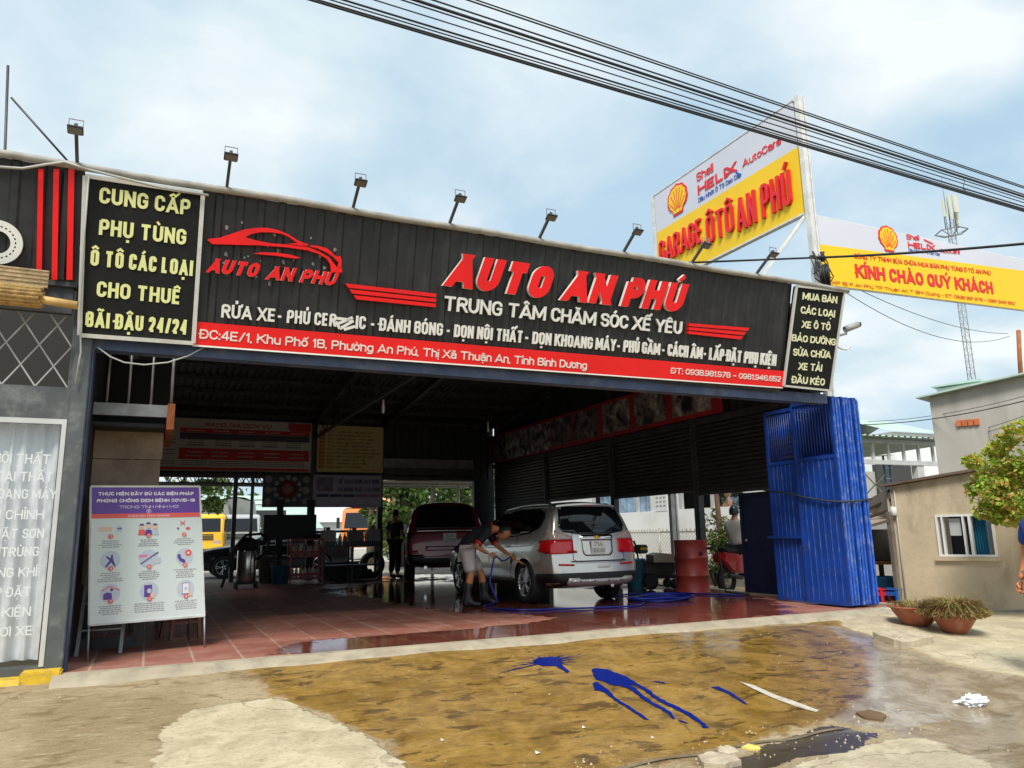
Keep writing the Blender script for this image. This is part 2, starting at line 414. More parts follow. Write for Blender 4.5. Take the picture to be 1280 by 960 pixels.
def lettering(sv,p0,p1,cap,upv,thick,m,parent,bold=0.03,shear=0.0,lift=0.0,name='lettering',back=None,t=None,gap=None):
 """one line of writing from p0 to p1 (baseline), capital height cap, solid letters of the given thickness"""
 p0=Vector(p0);p1=Vector(p1);right=(p1-p0).normalized();upv=Vector(upv).normalized();nor=right.cross(upv).normalized()
 t=t or(0.12+bold*2.3);total=(p1-p0).length/cap-abs(shear)
 gp=gap if gap is not None else .085
 fixed=0.0;ws=0.0
 for i,ch in enumerate(sv):
  if ch==' ':ws+=.30;continue
  base='D' if ch=='Đ' else('d' if ch=='đ' else unicodedata.normalize('NFD',ch)[0])
  w=GL[base][0]
  if w<.05:fixed+=t
  else:ws+=w
  if i<len(sv)-1:fixed+=gp
 sc=(total-fixed)/max(ws,1e-6)
 if sc<.45:
  k=max(.35,total/(fixed+ws*.62));gp*=k;t=t*max(.6,k);fixed*=k;sc=(total-fixed)/max(ws,1e-6)
 V=[];F=[];MI=[];x=0.0
 for i,ch in enumerate(sv):
  if ch==' ':x+=.30*sc;continue
  W,gv,tr,bd=glyph(ch,sc,t)
  b=len(V)
  for z in(thick,0.0):
   for g in gv:
    xx=(x+g.x+shear*g.y)*cap;V.append(p0+right*xx+upv*(g.y*cap)+nor*(z+lift))
  n=len(gv)
  for f in tr:F.append([b+k for k in f]);MI.append(0)
  for(a,c)in bd:F.append([b+c,b+a,b+n+a,b+n+c]);MI.append(1 if back else 0)
  x+=W+(gp if i<len(sv)-1 else 0)
 me=bpy.data.meshes.new(name);me.from_pydata([tuple(v)for v in V],[],F);me.materials.append(m)
 if back:me.materials.append(back)
 me.polygons.foreach_set('material_index',MI);me.update()
 return link(name,me,parent)
def struct(o):o['kind']='structure';return o
# ground, apron, garage floor
FLOOR_X0,FLOOR_X1,FRONT_Y,BACK_Y=-0.62,8.95,7.30,20.5
def smooth(t):t=max(0.0,min(1.0,t));return t*t*(3-2*t)
def ground_z(x,y):
 t=max(0.0,min(1.0,(7.22-y)/3.0))
 za=-0.035-0.325*t
 zb=-0.20-0.16*smooth((6.6-y)/2.4)
 k=smooth((x-8.3)/1.5)
 z=za*(1-k)+zb*k
 if y<4.22:z-=0.02*smooth((4.22-y)/0.08)
 if x>FLOOR_X0 and x<FLOOR_X1 and y>7.35:z=min(z,-0.12)
 z+=0.012*math.sin(x*1.3+y*0.7)*math.sin(y*1.1-x*0.4)
 return z
def at_g(px,py):
 p=at_z(px,py,-0.2)
 for _ in range(12):p=at_z(px,py,ground_z(p.x,p.y))
 return p
def poly_px(pts):return[at_g(*p).to_2d()for p in pts]
def inside_dist(p,poly):
 """signed distance to a polygon, positive inside"""
 ins=False;best=1e9;n=len(poly);px,py=p
 for i in range(n):
  ax,ay=poly[i];bx,by=poly[(i+1)%n]
  if(ay>py)!=(by>py)and px<(bx-ax)*(py-ay)/(by-ay)+ax:ins=not ins
  dx,dy=bx-ax,by-ay;L=dx*dx+dy*dy
  t=0 if L==0 else max(0,min(1,((px-ax)*dx+(py-ay)*dy)/L))
  d=math.hypot(px-ax-t*dx,py-ay-t*dy)
  if d<best:best=d
 return best if ins else-best
Z={}
Z['brown']=poly_px([(292,842),(420,826),(600,806),(800,786),(960,772),(1030,776),(1075,786),(1085,805),(1092,835),(1092,868),(1075,886),(1040,901),(960,925),(880,945),(790,962),(690,1010),(530,1020),(505,958),(470,925),(410,898),(345,872)])  # wet brown dirt; right edge carries the gate's dark reflection as colour
Z['cream']=poly_px([(345,872),(410,898),(470,925),(505,958),(530,1020),(180,1030),(190,960),(200,915),(240,885)])
Z['pale']=poly_px([(1062,768),(1110,762),(1290,760),(1400,790),(1400,880),(1280,846),(1190,830),(1145,813),(1100,797),(1050,782)])
Z['pale2']=poly_px([(960,970),(1010,950),(1060,939),(1110,925),(1150,921),(1190,935),(1240,958),(1300,1010),(1200,1100),(800,1100),(900,1000)])
Z['asph_sheen']=poly_px([(1030,780),(1085,792),(1145,815),(1190,832),(1300,850),(1420,900),(1500,1100),(1220,1100),(1200,960),(1110,915),(1040,905),(1060,880),(1088,860),(1085,815)])
Z['pud']=poly_px([(900,952),(947,934),(1000,918),(1040,905),(1075,911),(1108,917),(1060,938),(1010,947),(968,957),(920,968)])
Z['glare']=poly_px([(800,795),(935,776),(1040,782),(1100,798),(1190,835),(1300,850),(1420,900),(1500,1100),(1220,1100),(1200,960),(1110,915),(1040,905),(960,922),(880,945),(830,935),(905,900),(900,860),(850,825)])
def ground_sheet():
 xs=[];x=-14.0
 while x<24:xs.append(x);x+=0.06 if-1.6<x<8 else(0.12 if-3<x<13 else 0.6)
 ys=[];y=-6.0
 while y<24:ys.append(y);y+=0.05 if 2.0<y<7.4 else(0.3 if y>9 or y<1 else 0.12)
 me=bpy.data.meshes.new('forecourt')
 vs=[(a,b,ground_z(a,b))for a in xs for b in ys];ny=len(ys)
 fs=[(i*ny+j,(i+1)*ny+j,(i+1)*ny+j+1,i*ny+j+1)for i in range(len(xs)-1)for j in range(ny-1)]
 me.from_pydata(vs,[],fs)
 for k,poly in Z.items():
  at=me.attributes.new(k,'FLOAT','POINT')
  bx0=min(p[0]for p in poly)-.6;bx1=max(p[0]for p in poly)+.6;by0=min(p[1]for p in poly)-.6;by1=max(p[1]for p in poly)+.6
  vals=[]
  for v in vs:
   if bx0<v[0]<bx1 and by0<v[1]<by1:vals.append(max(-0.5,min(0.5,inside_dist(v[:2],poly))))
   else:vals.append(-0.5)
  at.data.foreach_set('value',vals)
 for p in me.polygons:p.use_smooth=True
 return me
def ground_material():
 m=bpy.data.materials.new('stained concrete');m.use_nodes=True
 nt=m.node_tree;N=nt.nodes;L=nt.links;b=N['Principled BSDF']
 geo=N.new('ShaderNodeNewGeometry');pos=geo.outputs['Position']
 def noise(sc,det=6,ro=0.6,dis=0.0,vec=None,stretch=None):
  n=N.new('ShaderNodeTexNoise');n.inputs['Scale'].default_value=sc;n.inputs['Detail'].default_value=det;n.inputs['Roughness'].default_value=ro;n.inputs['Distortion'].default_value=dis
  src=pos
  if stretch:
   mp=N.new('ShaderNodeMapping');mp.inputs['Scale'].default_value=stretch;L.new(pos,mp.inputs[0]);src=mp.outputs[0]
  L.new(src,n.inputs['Vector']);return n.outputs['Fac']
 def M(op,a,c,cl=False):
  k=N.new('ShaderNodeMath');k.operation=op;k.use_clamp=cl
  for i,v in enumerate((a,c)):
   if isinstance(v,(int,float)):k.inputs[i].default_value=v
   else:L.new(v,k.inputs[i])
  return k.outputs[0]
 def step(v,lo,hi):
  k=N.new('ShaderNodeMapRange');k.interpolation_type='SMOOTHSTEP';L.new(v,k.inputs['Value'])
  k.inputs['From Min'].default_value=lo;k.inputs['From Max'].default_value=hi;return k.outputs[0]
 def mixc(f,a,c):
  k=N.new('ShaderNodeMix');k.data_type='RGBA'
  for i,v in((0,f),(6,a),(7,c)):
   if isinstance(v,tuple):k.inputs[i].default_value=(*v,1)
   elif isinstance(v,(int,float)):k.inputs[i].default_value=v
   else:L.new(v,k.inputs[i])
  return k.outputs[2]
 big=noise(0.9,8,0.62);mid=noise(3.2,8,0.68,0.6);fine=noise(26,6,0.72);speck=noise(110,3,0.6)
 streak=noise(2.2,7,0.65,0.8,stretch=(1.0,2.6,1.0))
 spots=noise(4.6,5,0.6,0.5,stretch=(0.75,1.5,1.0));ridge=noise(13,6,0.7,0.6,stretch=(0.5,1.7,1.0));rag=noise(9,5,0.7)
 def zone(k,ragged,lo=-0.03,hi=0.05,fr=0.0):
  a=N.new('ShaderNodeAttribute');a.attribute_name=k
  v=M('ADD',a.outputs['Fac'],M('MULTIPLY',M('SUBTRACT',mid,0.5),ragged))
  if fr:v=M('ADD',v,M('MULTIPLY',M('SUBTRACT',rag,0.5),fr))
  return step(v,lo,hi)
 brown=zone('brown',0.40,-0.03,0.07,0.25);cream=zone('cream',0.22,-0.004,0.012,0.16);pale=zone('pale',0.35,-0.03,0.05,0.2)
 pale2=zone('pale2',0.2,-0.006,0.016,0.16);asph_sheen=zone('asph_sheen',0.5,-0.05,0.12,0.2);pud=zone('pud',0.25,0.0,0.015,0.1);glare=zone('glare',0.8,-0.12,0.18,0.2)
 c=mixc(step(big,0.35,0.65),(0.26,0.19,0.10),(0.38,0.30,0.185))
 c=mixc(M('MULTIPLY',step(spots,0.53,0.66),0.7),c,(0.15,0.092,0.032))
 c=mixc(M('MULTIPLY',step(ridge,0.52,0.68),0.5),c,(0.50,0.42,0.28))
 bc=mixc(step(mid,0.36,0.64),(0.178,0.099,0.016),(0.325,0.192,0.042))
 bc=mixc(M('MULTIPLY',step(ridge,0.54,0.70),0.55),bc,(0.37,0.255,0.09))
 bc=mixc(M('MULTIPLY',step(ridge,0.46,0.30),0.6),bc,(0.11,0.062,0.014))
 bc=mixc(M('MULTIPLY',step(spots,0.555,0.63),0.85),bc,(0.072,0.040,0.011))
 bc=mixc(M('MULTIPLY',step(big,0.54,0.72),0.35),bc,(0.40,0.265,0.085))
 c=mixc(brown,c,bc)
 ac=mixc(step(mid,0.40,0.62),(0.21,0.155,0.095),(0.36,0.30,0.22))  # wet ground tan, lightened to hold the sky's reflection in its colour
 ac=mixc(M('MULTIPLY',step(ridge,0.55,0.70),0.4),ac,(0.40,0.34,0.26))
 c=mixc(asph_sheen,c,ac)
 cc=mixc(step(mid,0.36,0.62),(0.40,0.34,0.22),(0.55,0.48,0.33))
 cc=mixc(M('MULTIPLY',step(streak,0.55,0.7),0.35),cc,(0.30,0.235,0.14))
 cc=mixc(M('MULTIPLY',step(ridge,0.55,0.72),0.4),cc,(0.62,0.56,0.42))
 cc=mixc(M('MULTIPLY',step(ridge,0.42,0.28),0.35),cc,(0.26,0.21,0.13))
 c=mixc(cream,c,cc)
 pc=mixc(step(mid,0.4,0.65),(0.44,0.375,0.25),(0.57,0.50,0.35))
 pc=mixc(M('MULTIPLY',step(big,0.5,0.66),0.5),pc,(0.33,0.28,0.20))
 pc=mixc(M('MULTIPLY',step(ridge,0.40,0.28),0.35),pc,(0.27,0.22,0.15))
 c=mixc(pale,c,pc);c=mixc(pale2,c,pc)
 c=mixc(M('MULTIPLY',step(fine,0.52,0.70),0.45),c,(0.085,0.055,0.025))
 c=mixc(M('MULTIPLY',step(speck,0.60,0.72),0.30),c,(0.56,0.51,0.40))
 c=mixc(M('MULTIPLY',step(speck,0.40,0.30),0.35),c,(0.06,0.04,0.02))
 vo=N.new('ShaderNodeTexVoronoi');vo.feature='DISTANCE_TO_EDGE';vo.inputs['Scale'].default_value=0.42
 wv=N.new('ShaderNodeVectorMath');wv.operation='ADD';nz=N.new('ShaderNodeTexNoise');nz.inputs['Scale'].default_value=1.6;nz.inputs['Detail'].default_value=6
 L.new(pos,nz.inputs['Vector']);sc_=N.new('ShaderNodeVectorMath');sc_.operation='SCALE';sc_.inputs['Scale'].default_value=1.1;L.new(nz.outputs['Color'],sc_.inputs[0])
 L.new(pos,wv.inputs[0]);L.new(sc_.outputs[0],wv.inputs[1]);L.new(wv.outputs[0],vo.inputs['Vector'])
 crack=M('MULTIPLY',step(vo.outputs['Distance'],0.007,0.001),step(big,0.42,0.55))
 c=mixc(M('MULTIPLY',crack,0.45),c,(0.05,0.035,0.02))
 c=mixc(M('MULTIPLY',pud,0.85),c,(0.035,0.028,0.022))
 L.new(c,b.inputs['Base Color'])
 wet=M('MULTIPLY',M('MULTIPLY',brown,step(M('ADD',big,M('MULTIPLY',M('SUBTRACT',streak,0.5),0.5)),0.40,0.60)),0.55)
 wet=M('MAXIMUM',wet,M('MULTIPLY',glare,M('ADD',0.70,M('MULTIPLY',step(streak,0.34,0.56),0.28))))
 wet=M('MAXIMUM',wet,M('MULTIPLY',asph_sheen,M('ADD',0.72,M('MULTIPLY',step(mid,0.44,0.58),0.26))))
 wet=M('MAXIMUM',wet,pud)
 dry=M('SUBTRACT',1.0,M('MAXIMUM',M('MAXIMUM',cream,pale),pale2),True)
 wet=M('MULTIPLY',wet,M('MAXIMUM',dry,pud))
 ro=N.new('ShaderNodeMapRange');L.new(wet,ro.inputs['Value']);ro.inputs['To Min'].default_value=0.82;ro.inputs['To Max'].default_value=0.06
 L.new(ro.outputs[0],b.inputs['Roughness'])
 h=M('ADD',M('ADD',M('MULTIPLY',fine,0.35),M('MULTIPLY',ridge,0.6)),M('ADD',M('MULTIPLY',cream,0.5),M('MULTIPLY',pale2,0.5)))
 bp=N.new('ShaderNodeBump');bp.inputs['Distance'].default_value=0.02
 st=N.new('ShaderNodeMapRange');L.new(wet,st.inputs['Value']);st.inputs['To Min'].default_value=0.85;st.inputs['To Max'].default_value=0.05
 L.new(st.outputs[0],bp.inputs['Strength']);L.new(h,bp.inputs['Height']);L.new(bp.outputs[0],b.inputs['Normal'])
 return m
gm=ground_sheet();gm.materials.append(ground_material())
struct(link('forecourt_concrete',gm))
FARM=mat('far ground',(0.30,0.27,0.22),0.9,var=0.25,vscale=0.3)
struct(MB().grid(lambda u,v:(-900+1800*u,-900+1800*v,-0.55),30,30).build('ground',FARM))
YARD=mat('yard concrete',(0.36,0.33,0.28),0.85,var=0.2,vscale=0.8)
struct(MB().bb((-40,BACK_Y+0.05,-0.5),(40,75,-0.04)).build('yard',YARD))
def tile_material():
 m=bpy.data.materials.new('red clay tiles');m.use_nodes=True
 nt=m.node_tree;N=nt.nodes;L=nt.links;b=N['Principled BSDF']
 geo=N.new('ShaderNodeNewGeometry');pos=geo.outputs['Position']
 def M(op,a,c,cl=False):
  k=N.new('ShaderNodeMath');k.operation=op;k.use_clamp=cl
  for i,v in enumerate((a,c)):
   if isinstance(v,(int,float)):k.inputs[i].default_value=v
   else:L.new(v,k.inputs[i])
  return k.outputs[0]
 def noise(sc,det=6,ro=0.6,dis=0.0):
  n=N.new('ShaderNodeTexNoise');n.inputs['Scale'].default_value=sc;n.inputs['Detail'].default_value=det;n.inputs['Roughness'].default_value=ro;n.inputs['Distortion'].default_value=dis
  L.new(pos,n.inputs['Vector']);return n.outputs['Fac']
 def step(v,lo,hi):
  k=N.new('ShaderNodeMapRange');k.interpolation_type='SMOOTHSTEP';L.new(v,k.inputs['Value'])
  k.inputs['From Min'].default_value=lo;k.inputs['From Max'].default_value=hi;return k.outputs[0]
 def mixc(f,a,c):
  k=N.new('ShaderNodeMix');k.data_type='RGBA'
  for i,v in((0,f),(6,a),(7,c)):
   if isinstance(v,tuple):k.inputs[i].default_value=(*v,1)
   elif isinstance(v,(int,float)):k.inputs[i].default_value=v
   else:L.new(v,k.inputs[i])
  return k.outputs[2]
 sp=N.new('ShaderNodeSeparateXYZ');L.new(pos,sp.inputs[0])
 def line(axis,pitch,half):
  fr=M('FRACT',M('DIVIDE',M('ADD',sp.outputs[axis],50.0),pitch),0.0)
  d=M('ABSOLUTE',M('SUBTRACT',fr,0.5),0.0)
  return step(d,0.5-half/pitch*1.3,0.5-half/pitch*0.7)
 gx=line(0,0.40,0.011);gy=line(1,0.40,0.006);rib=line(1,0.10,0.006)
 big=noise(0.55,7,0.6);mid=noise(3.5,7,0.65);fine=noise(40,4)
 wn_=N.new('ShaderNodeTexWhiteNoise');wn_.noise_dimensions='2D'
 cb=N.new('ShaderNodeCombineXYZ')
 L.new(M('FLOOR',M('DIVIDE',M('ADD',sp.outputs[0],50.0),0.40),0.0),cb.inputs[0]);L.new(M('FLOOR',M('DIVIDE',M('ADD',sp.outputs[1],50.0),0.40),0.0),cb.inputs[1])
 L.new(cb.outputs[0],wn_.inputs['Vector'])
 c=mixc(wn_.outputs['Value'],(0.25,0.085,0.057),(0.37,0.14,0.10))
 c=mixc(M('MULTIPLY',step(mid,0.42,0.68),0.5),c,(0.42,0.24,0.19))
 c=mixc(M('MULTIPLY',rib,0.45),c,(0.13,0.05,0.035))
 c=mixc(M('MULTIPLY',gy,0.35),c,(0.34,0.25,0.20))
 c=mixc(M('MULTIPLY',M('MULTIPLY',gx,0.62),step(mid,0.30,0.55)),c,(0.46,0.36,0.28))
 c=mixc(M('MULTIPLY',step(fine,0.5,0.75),0.25),c,(0.10,0.05,0.035))
 a=N.new('ShaderNodeAttribute');a.attribute_name='wet'
 w=step(M('ADD',a.outputs['Fac'],M('MULTIPLY',M('SUBTRACT',M('ADD',M('MULTIPLY',big,0.6),M('MULTIPLY',mid,0.4)),0.5),2.4)),0.44,0.58)
 dark=N.new('ShaderNodeMix');dark.data_type='RGBA';dark.blend_type='MULTIPLY'
 L.new(w,dark.inputs[0]);L.new(c,dark.inputs[6]);dark.inputs[7].default_value=(0.52,0.36,0.33,1)
 L.new(dark.outputs[2],b.inputs['Base Color'])
 ro=N.new('ShaderNodeMapRange');L.new(w,ro.inputs['Value']);ro.inputs['To Min'].default_value=0.62;ro.inputs['To Max'].default_value=0.07
 L.new(ro.outputs[0],b.inputs['Roughness'])
 h=M('SUBTRACT',M('ADD',M('MULTIPLY',fine,0.15),M('MULTIPLY',mid,0.25)),M('ADD',M('MULTIPLY',gx,0.5),M('MULTIPLY',rib,0.4)))
 bp=N.new('ShaderNodeBump');bp.inputs['Distance'].default_value=0.006
 st=N.new('ShaderNodeMapRange');L.new(w,st.inputs['Value']);st.inputs['To Min'].default_value=0.8;st.inputs['To Max'].default_value=0.06
 L.new(st.outputs[0],bp.inputs['Strength']);L.new(h,bp.inputs['Height']);L.new(bp.outputs[0],b.inputs['Normal'])
 return m
def floor_sheet():
 x0,x1,y0,y1=FLOOR_X0,FLOOR_X1,FRONT_Y,BACK_Y
 nx,ny=96,132
 me=bpy.data.meshes.new('garage_floor')
 vs=[(x0+(x1-x0)*i/nx,y0+(y1-y0)*j/ny,0.0)for i in range(nx+1)for j in range(ny+1)]
 fs=[(i*(ny+1)+j,(i+1)*(ny+1)+j,(i+1)*(ny+1)+j+1,i*(ny+1)+j+1)for i in range(nx)for j in range(ny)]
 me.from_pydata(vs,[],fs)
 wetp=[[at_z(*p).to_2d()for p in q]for q in(
 [(330,816),(420,795),(560,775),(640,768),(700,764),(980,752),(990,766),(800,784),(600,803),(420,822)],
 [(640,768),(600,760),(520,752),(500,740),(600,735),(700,735),(900,737),(985,752),(980,764),(760,780)],
 [(440,745),(440,735),(480,728),(640,728),(640,765),(560,765)])]
 dryp=[at_z(*p).to_2d()for p in[(420,786),(520,772),(640,768),(700,772),(640,781),(520,790),(440,797)]]
 vals=[]
 for v in vs:
  d=max(inside_dist(v[:2],q)for q in wetp)
  a=0.5+max(-0.42,min(0.42,d*0.9))
  if inside_dist(v[:2],dryp)>-0.05:a=min(a,0.25)
  if v[1]>12.5 and v[0]>3:a=max(a,0.55)
  vals.append(a)
 at=me.attributes.new('wet','FLOAT','POINT');at.data.foreach_set('value',vals)
 return me
fm=floor_sheet();fm.materials.append(tile_material())
struct(link('garage_floor',fm))
LIPM=mat('cement lip',(0.36,0.315,0.235),0.8,var=0.3,vscale=6,bump=0.3,bscale=40,dirt=(0.25,0.19,0.12),dscale=3)
def lip_fn(u,v):
 x=FLOOR_X0-0.02+(FLOOR_X1-FLOOR_X0+0.1)*u
 wob=0.02*math.sin(x*3.1)+0.012*math.sin(x*7.7+1)
 prof=[(7.31,-0.1),(7.31,0.012),(7.22,0.010),(7.10+wob,-0.03),(7.03+wob,-0.12)]
 k=min(3,int(v*4));f=v*4-k
 a,b=prof[k],prof[k+1]
 return(x,a[0]+(b[0]-a[0])*f,a[1]+(b[1]-a[1])*f)
struct(MB().grid(lip_fn,120,4).build('kerb',LIPM))
struct(MB().bb((8.95,7.4,-0.25),(9.08,20.5,0.03)).build('side_kerb',LIPM))
GUT=mat('wet grit',(0.16,0.125,0.08),0.5,var=0.4,vscale=10)
def gut_fn(u,v):
 x=1.2+3.3*u;y=4.22+0.035*(v-0.5)+0.015*math.sin(x*9)
 return(x,y,ground_z(x,y)+0.006)
struct(MB().grid(gut_fn,60,1).build('gutter_joint',GUT))
# the garage
STEEL_D=mat('dark painted steel',(0.045,0.05,0.055),0.5,var=0.25,vscale=5,dirt=(0.12,0.11,0.10),dscale=4,damt=0.5)
STEEL_G=mat('grey galvanised steel',(0.30,0.31,0.32),0.45,metal=0.4,var=0.2,vscale=6,dirt=(0.16,0.13,0.11),dscale=5)
STEEL_B=mat('blue painted beam',(0.05,0.075,0.16),0.5,var=0.3,vscale=4,dirt=(0.2,0.2,0.22),dscale=5,damt=0.4)
STEEL_POST=mat('grey green post paint',(0.075,0.088,0.092),0.5,var=0.25,vscale=3,dirt=(0.20,0.20,0.19),dscale=6,damt=0.6)
ROOFM=mat('dull roofing sheet',(0.05,0.052,0.06),0.6,var=0.2,vscale=1.5)
WALLD=mat('dark sheet wall',(0.026,0.03,0.036),0.6,var=0.3,vscale=1.2)
SHUT=mat('dark roller shutter',(0.04,0.04,0.042),0.5,var=0.25,vscale=1.0,dirt=(0.07,0.065,0.06),dscale=1.5)
RUST=mat('rust red primer',(0.33,0.10,0.03),0.75,var=0.35,vscale=8)
PLY=mat('weathered plywood',(0.33,0.24,0.165),0.85,var=0.22,vscale=3,dirt=(0.17,0.115,0.075),dscale=2.5,damt=0.8)
BLACK=mat('black',(0.012,0.012,0.013),0.6)
garage=thing('garage_building','open fronted car wash garage with red tiled floor and dark sheet roof','garage',(4.2,7.4,0))
def corrugated(x0,x1,pitch,depth,fn,rows,name,m,parent):
 """ribbed sheet across x; fn(x, row) -> point, ribs pushed along the sheet normal given by fn2"""
 mb=MB();xs=[]
 x=x0
 while x<x1-1e-6:
  xs+=[(x,0),(x+pitch*.55,0),(x+pitch*.65,1),(x+pitch*.9,1)];x+=pitch
 xs.append((min(x,x1),0))
 base=0
 for(x,k)in xs:
  for r in range(rows):mb.v.append(Vector(fn(min(x,x1),r,k*depth)))
 for i in range(len(xs)-1):
  for r in range(rows-1):
   a=i*rows+r
   mb.f.append([a,a+rows,a+rows+1,a+1]);mb.mi.append(0);mb.sm.append(False)
 return mb.build(name,m,parent)
RZ=[(7.72,4.13),(13.5,4.85),(20.75,4.13)]
corrugated(-0.75,8.98,0.15,0.035,lambda x,r,d:(x,RZ[r][0],RZ[r][1]+d),3,'roof',ROOFM,garage)
def roof_z(y):return 4.13+(y-7.12)/6.38*0.72 if y<13.5 else 4.85-(y-13.5)/7.25*0.72
mb=MB()
for i in range(13):
 y=7.8+i*1.04;mb.bar((-0.6,y,roof_z(y)-0.05),(8.4 if i==0 else 8.95,y,roof_z(y)-0.05),0.05,0.09)
mb.build('purlins',STEEL_D,garage)
for x in(-0.5,3.7,5.55,8.6):
 mb=MB();mb.bar((x,7.4,roof_z(7.4)-0.16),(x,13.5,4.69),0.08,0.14);mb.bar((x,13.5,4.69),(x,20.4,roof_z(20.4)-0.16),0.08,0.14)
 if x in(3.7,):
  mb.bar((x,8.0,3.6),(x,20.3,3.6),0.05,0.06)
  for k in range(8):mb.bar((x,8+k*1.54,3.6),(x,8.77+k*1.54,roof_z(8.77+k*1.54)-.2),0.03);mb.bar((x,8.77+k*1.54,roof_z(8.77+k*1.54)-.2),(x,9.54+k*1.54,3.6),0.03)
 mb.build('rafter',STEEL_D,garage)
corrugated(-0.62,8.95,0.2,0.025,lambda x,r,d:(x,20.5+d,(4.15,2.62)[r]),2,'back_wall',WALLD,garage)
MB().bb((8.32,20.44,0),(8.95,20.56,2.62)).build('back_wall',WALLD,garage)
mb=MB()
def leftwall(u,v):
 y=7.9+12.5*u;return(-0.62+0.02*(int(y/.1)%2),y,4.3*v)
mb.grid(leftwall,126,1).build('side_wall',WALLD,garage)
mb=MB()
for x,w in((3.70,.14),(5.52,.14),(8.30,.1)):
 MB().bb((x-w/2,20.3,0),(x+w/2,20.44,2.62 if x>8 else 4.0)).build('column',STEEL_D,garage)
MB().bb((1.77,20.32,0),(1.87,20.42,2.62)).build('column',STEEL_D,garage)
mb=MB();mb.bar((-0.6,20.38,2.60),(8.3,20.38,2.60),0.1,0.1);mb.bar((5.59,20.28,2.78),(8.25,20.28,2.78),0.16,0.2)
mb.build('lintel',STEEL_D,garage)
mb=MB();mb.m=0
for k in range(9):mb.bar((5.6,20.32,2.9+k*.028),(8.25,20.32,2.9+k*.028),0.03,0.02)
mb.build('rolled_shutter',STEEL_G,garage)
for y in(11.2,14.0,17.1,20.2):
 mb=MB();mb.bb((8.88,y-.07,0),(9.0,y+.07,4.2));mb.bb((8.86,y-.012,0),(8.88,y+.012,3.0));mb.build('column',STEEL_D,garage)
MB().bb((8.9,8.25,2.92),(9.0,20.4,3.04)).build('rail',STEEL_D,garage)
mb=MB()
def upwall(u,v):
 y=8.15+12.25*u;return(8.985+0.02*(int(y/.1+.01)%2),y,3.04+(roof_z(y)-3.04)*v)
mb.grid(upwall,130,1).build('side_wall',WALLD,garage)
yy=[8.3,11.13,13.93,17.03,20.13]
yb=[1.70,1.76,1.80,0.02,0.02]
for i in range(4):
 y0=(yy[i]+(0.14 if i else 0));y1=yy[i+1];zb=(1.71,1.78,1.85,0.02)[i]
 mb=MB();n=int((2.92-zb)/0.075)
 for k in range(n):
  z0=2.92-(k+1)*(2.92-zb)/n;z1=2.92-k*(2.92-zb)/n;zm=(z0+z1)/2
  b=len(mb.v)
  for(x,z)in((8.945,z0),(8.925,z0+.012),(8.918,zm),(8.925,z1-.012),(8.945,z1)):
   mb.v+=[Vector((x,y0,z)),Vector((x,y1,z))]
  for q in range(4):mb.f.append([b+2*q,b+2*q+2,b+2*q+3,b+2*q+1]);mb.mi.append(0);mb.sm.append(False)
 mb.bb((8.91,y0,zb-.05),(8.95,y1,zb+.004))
 mb.build('roller_shutter',SHUT,garage)
MB().bb((-0.72,7.45,2.70),(8.24,7.60,2.83)).build('front_beam',STEEL_B,garage)
mb=MB();mb.bb((-0.718,7.38,-0.02),(-0.585,7.62,2.86));mb.build('column',STEEL_POST,garage,bevel=0.008)
MB().bb((-0.583,7.42,0.0),(-0.568,7.6,2.7)).build('column_trim',STEEL_B,garage)
mb=MB();mb.bb((8.86,7.85,-0.02),(8.98,8.0,2.7));mb.build('column',STEEL_B,garage)
Y0=8.3
a=at_y(110,512,Y0);b=at_y(212,512,Y0)
loft=thing('storage_loft','grey steel loft beam with barred rail and orange primed end, left of the opening','loft',(a.x+.4,Y0,0))
zt=at_y(170,505,Y0).z;zb=at_y(170,520,Y0).z
MB().bb((-0.6,Y0,zb),(b.x-.02,Y0+.05,zt)).build('beam',STEEL_G,loft)
MB().bb((b.x-.02,Y0-.003,zb-.12),(b.x+.05,Y0+1.6,zt+.02)).build('beam_end',RUST,loft)
for px in(136,163,191):
 p=at_y(px,470,Y0+.03);MB().cyl((p.x,Y0+.03,zt),(p.x,Y0+.03,zt+.72),0.012,8).build('bar',STEEL_G,loft)
for k in range(6):
 MB().cyl((b.x+.01,Y0+.05+k*.25,zt),(b.x+.01,Y0+.05+k*.25,zt+.72),0.011 if k else .016,8).build('bar',STEEL_G,loft)
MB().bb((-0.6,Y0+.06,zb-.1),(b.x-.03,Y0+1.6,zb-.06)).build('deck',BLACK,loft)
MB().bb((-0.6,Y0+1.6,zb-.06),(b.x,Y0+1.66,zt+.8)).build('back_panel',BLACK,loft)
Y1=8.75
c0=at_y(104,535,Y1);c1=at_y(205,538,Y1);c2=at_y(110,700,Y1)
ply=thing('plywood_partition','worn brown plywood boards closing the space under the loft','partition',(0,Y1,0))
zt2=c0.z;h=0.31
for k in range(5):
 zhi=zt2-k*h;mb=MB()
 mb.bb((-0.6,Y1,zhi-h+.006),(c1.x-.02*k*.6,Y1+.02,zhi));mb.build('board',PLY,ply,bevel=0.003)
MB().bb((c1.x-.12,Y1+.03,0),(c1.x-.06,Y1+.09,zt2)).build('post',STEEL_D,ply)
MB().bb((-0.58,Y1+.05,0.0),(c1.x-.1,Y1+.09,0.10)).build('post',STEEL_D,ply)
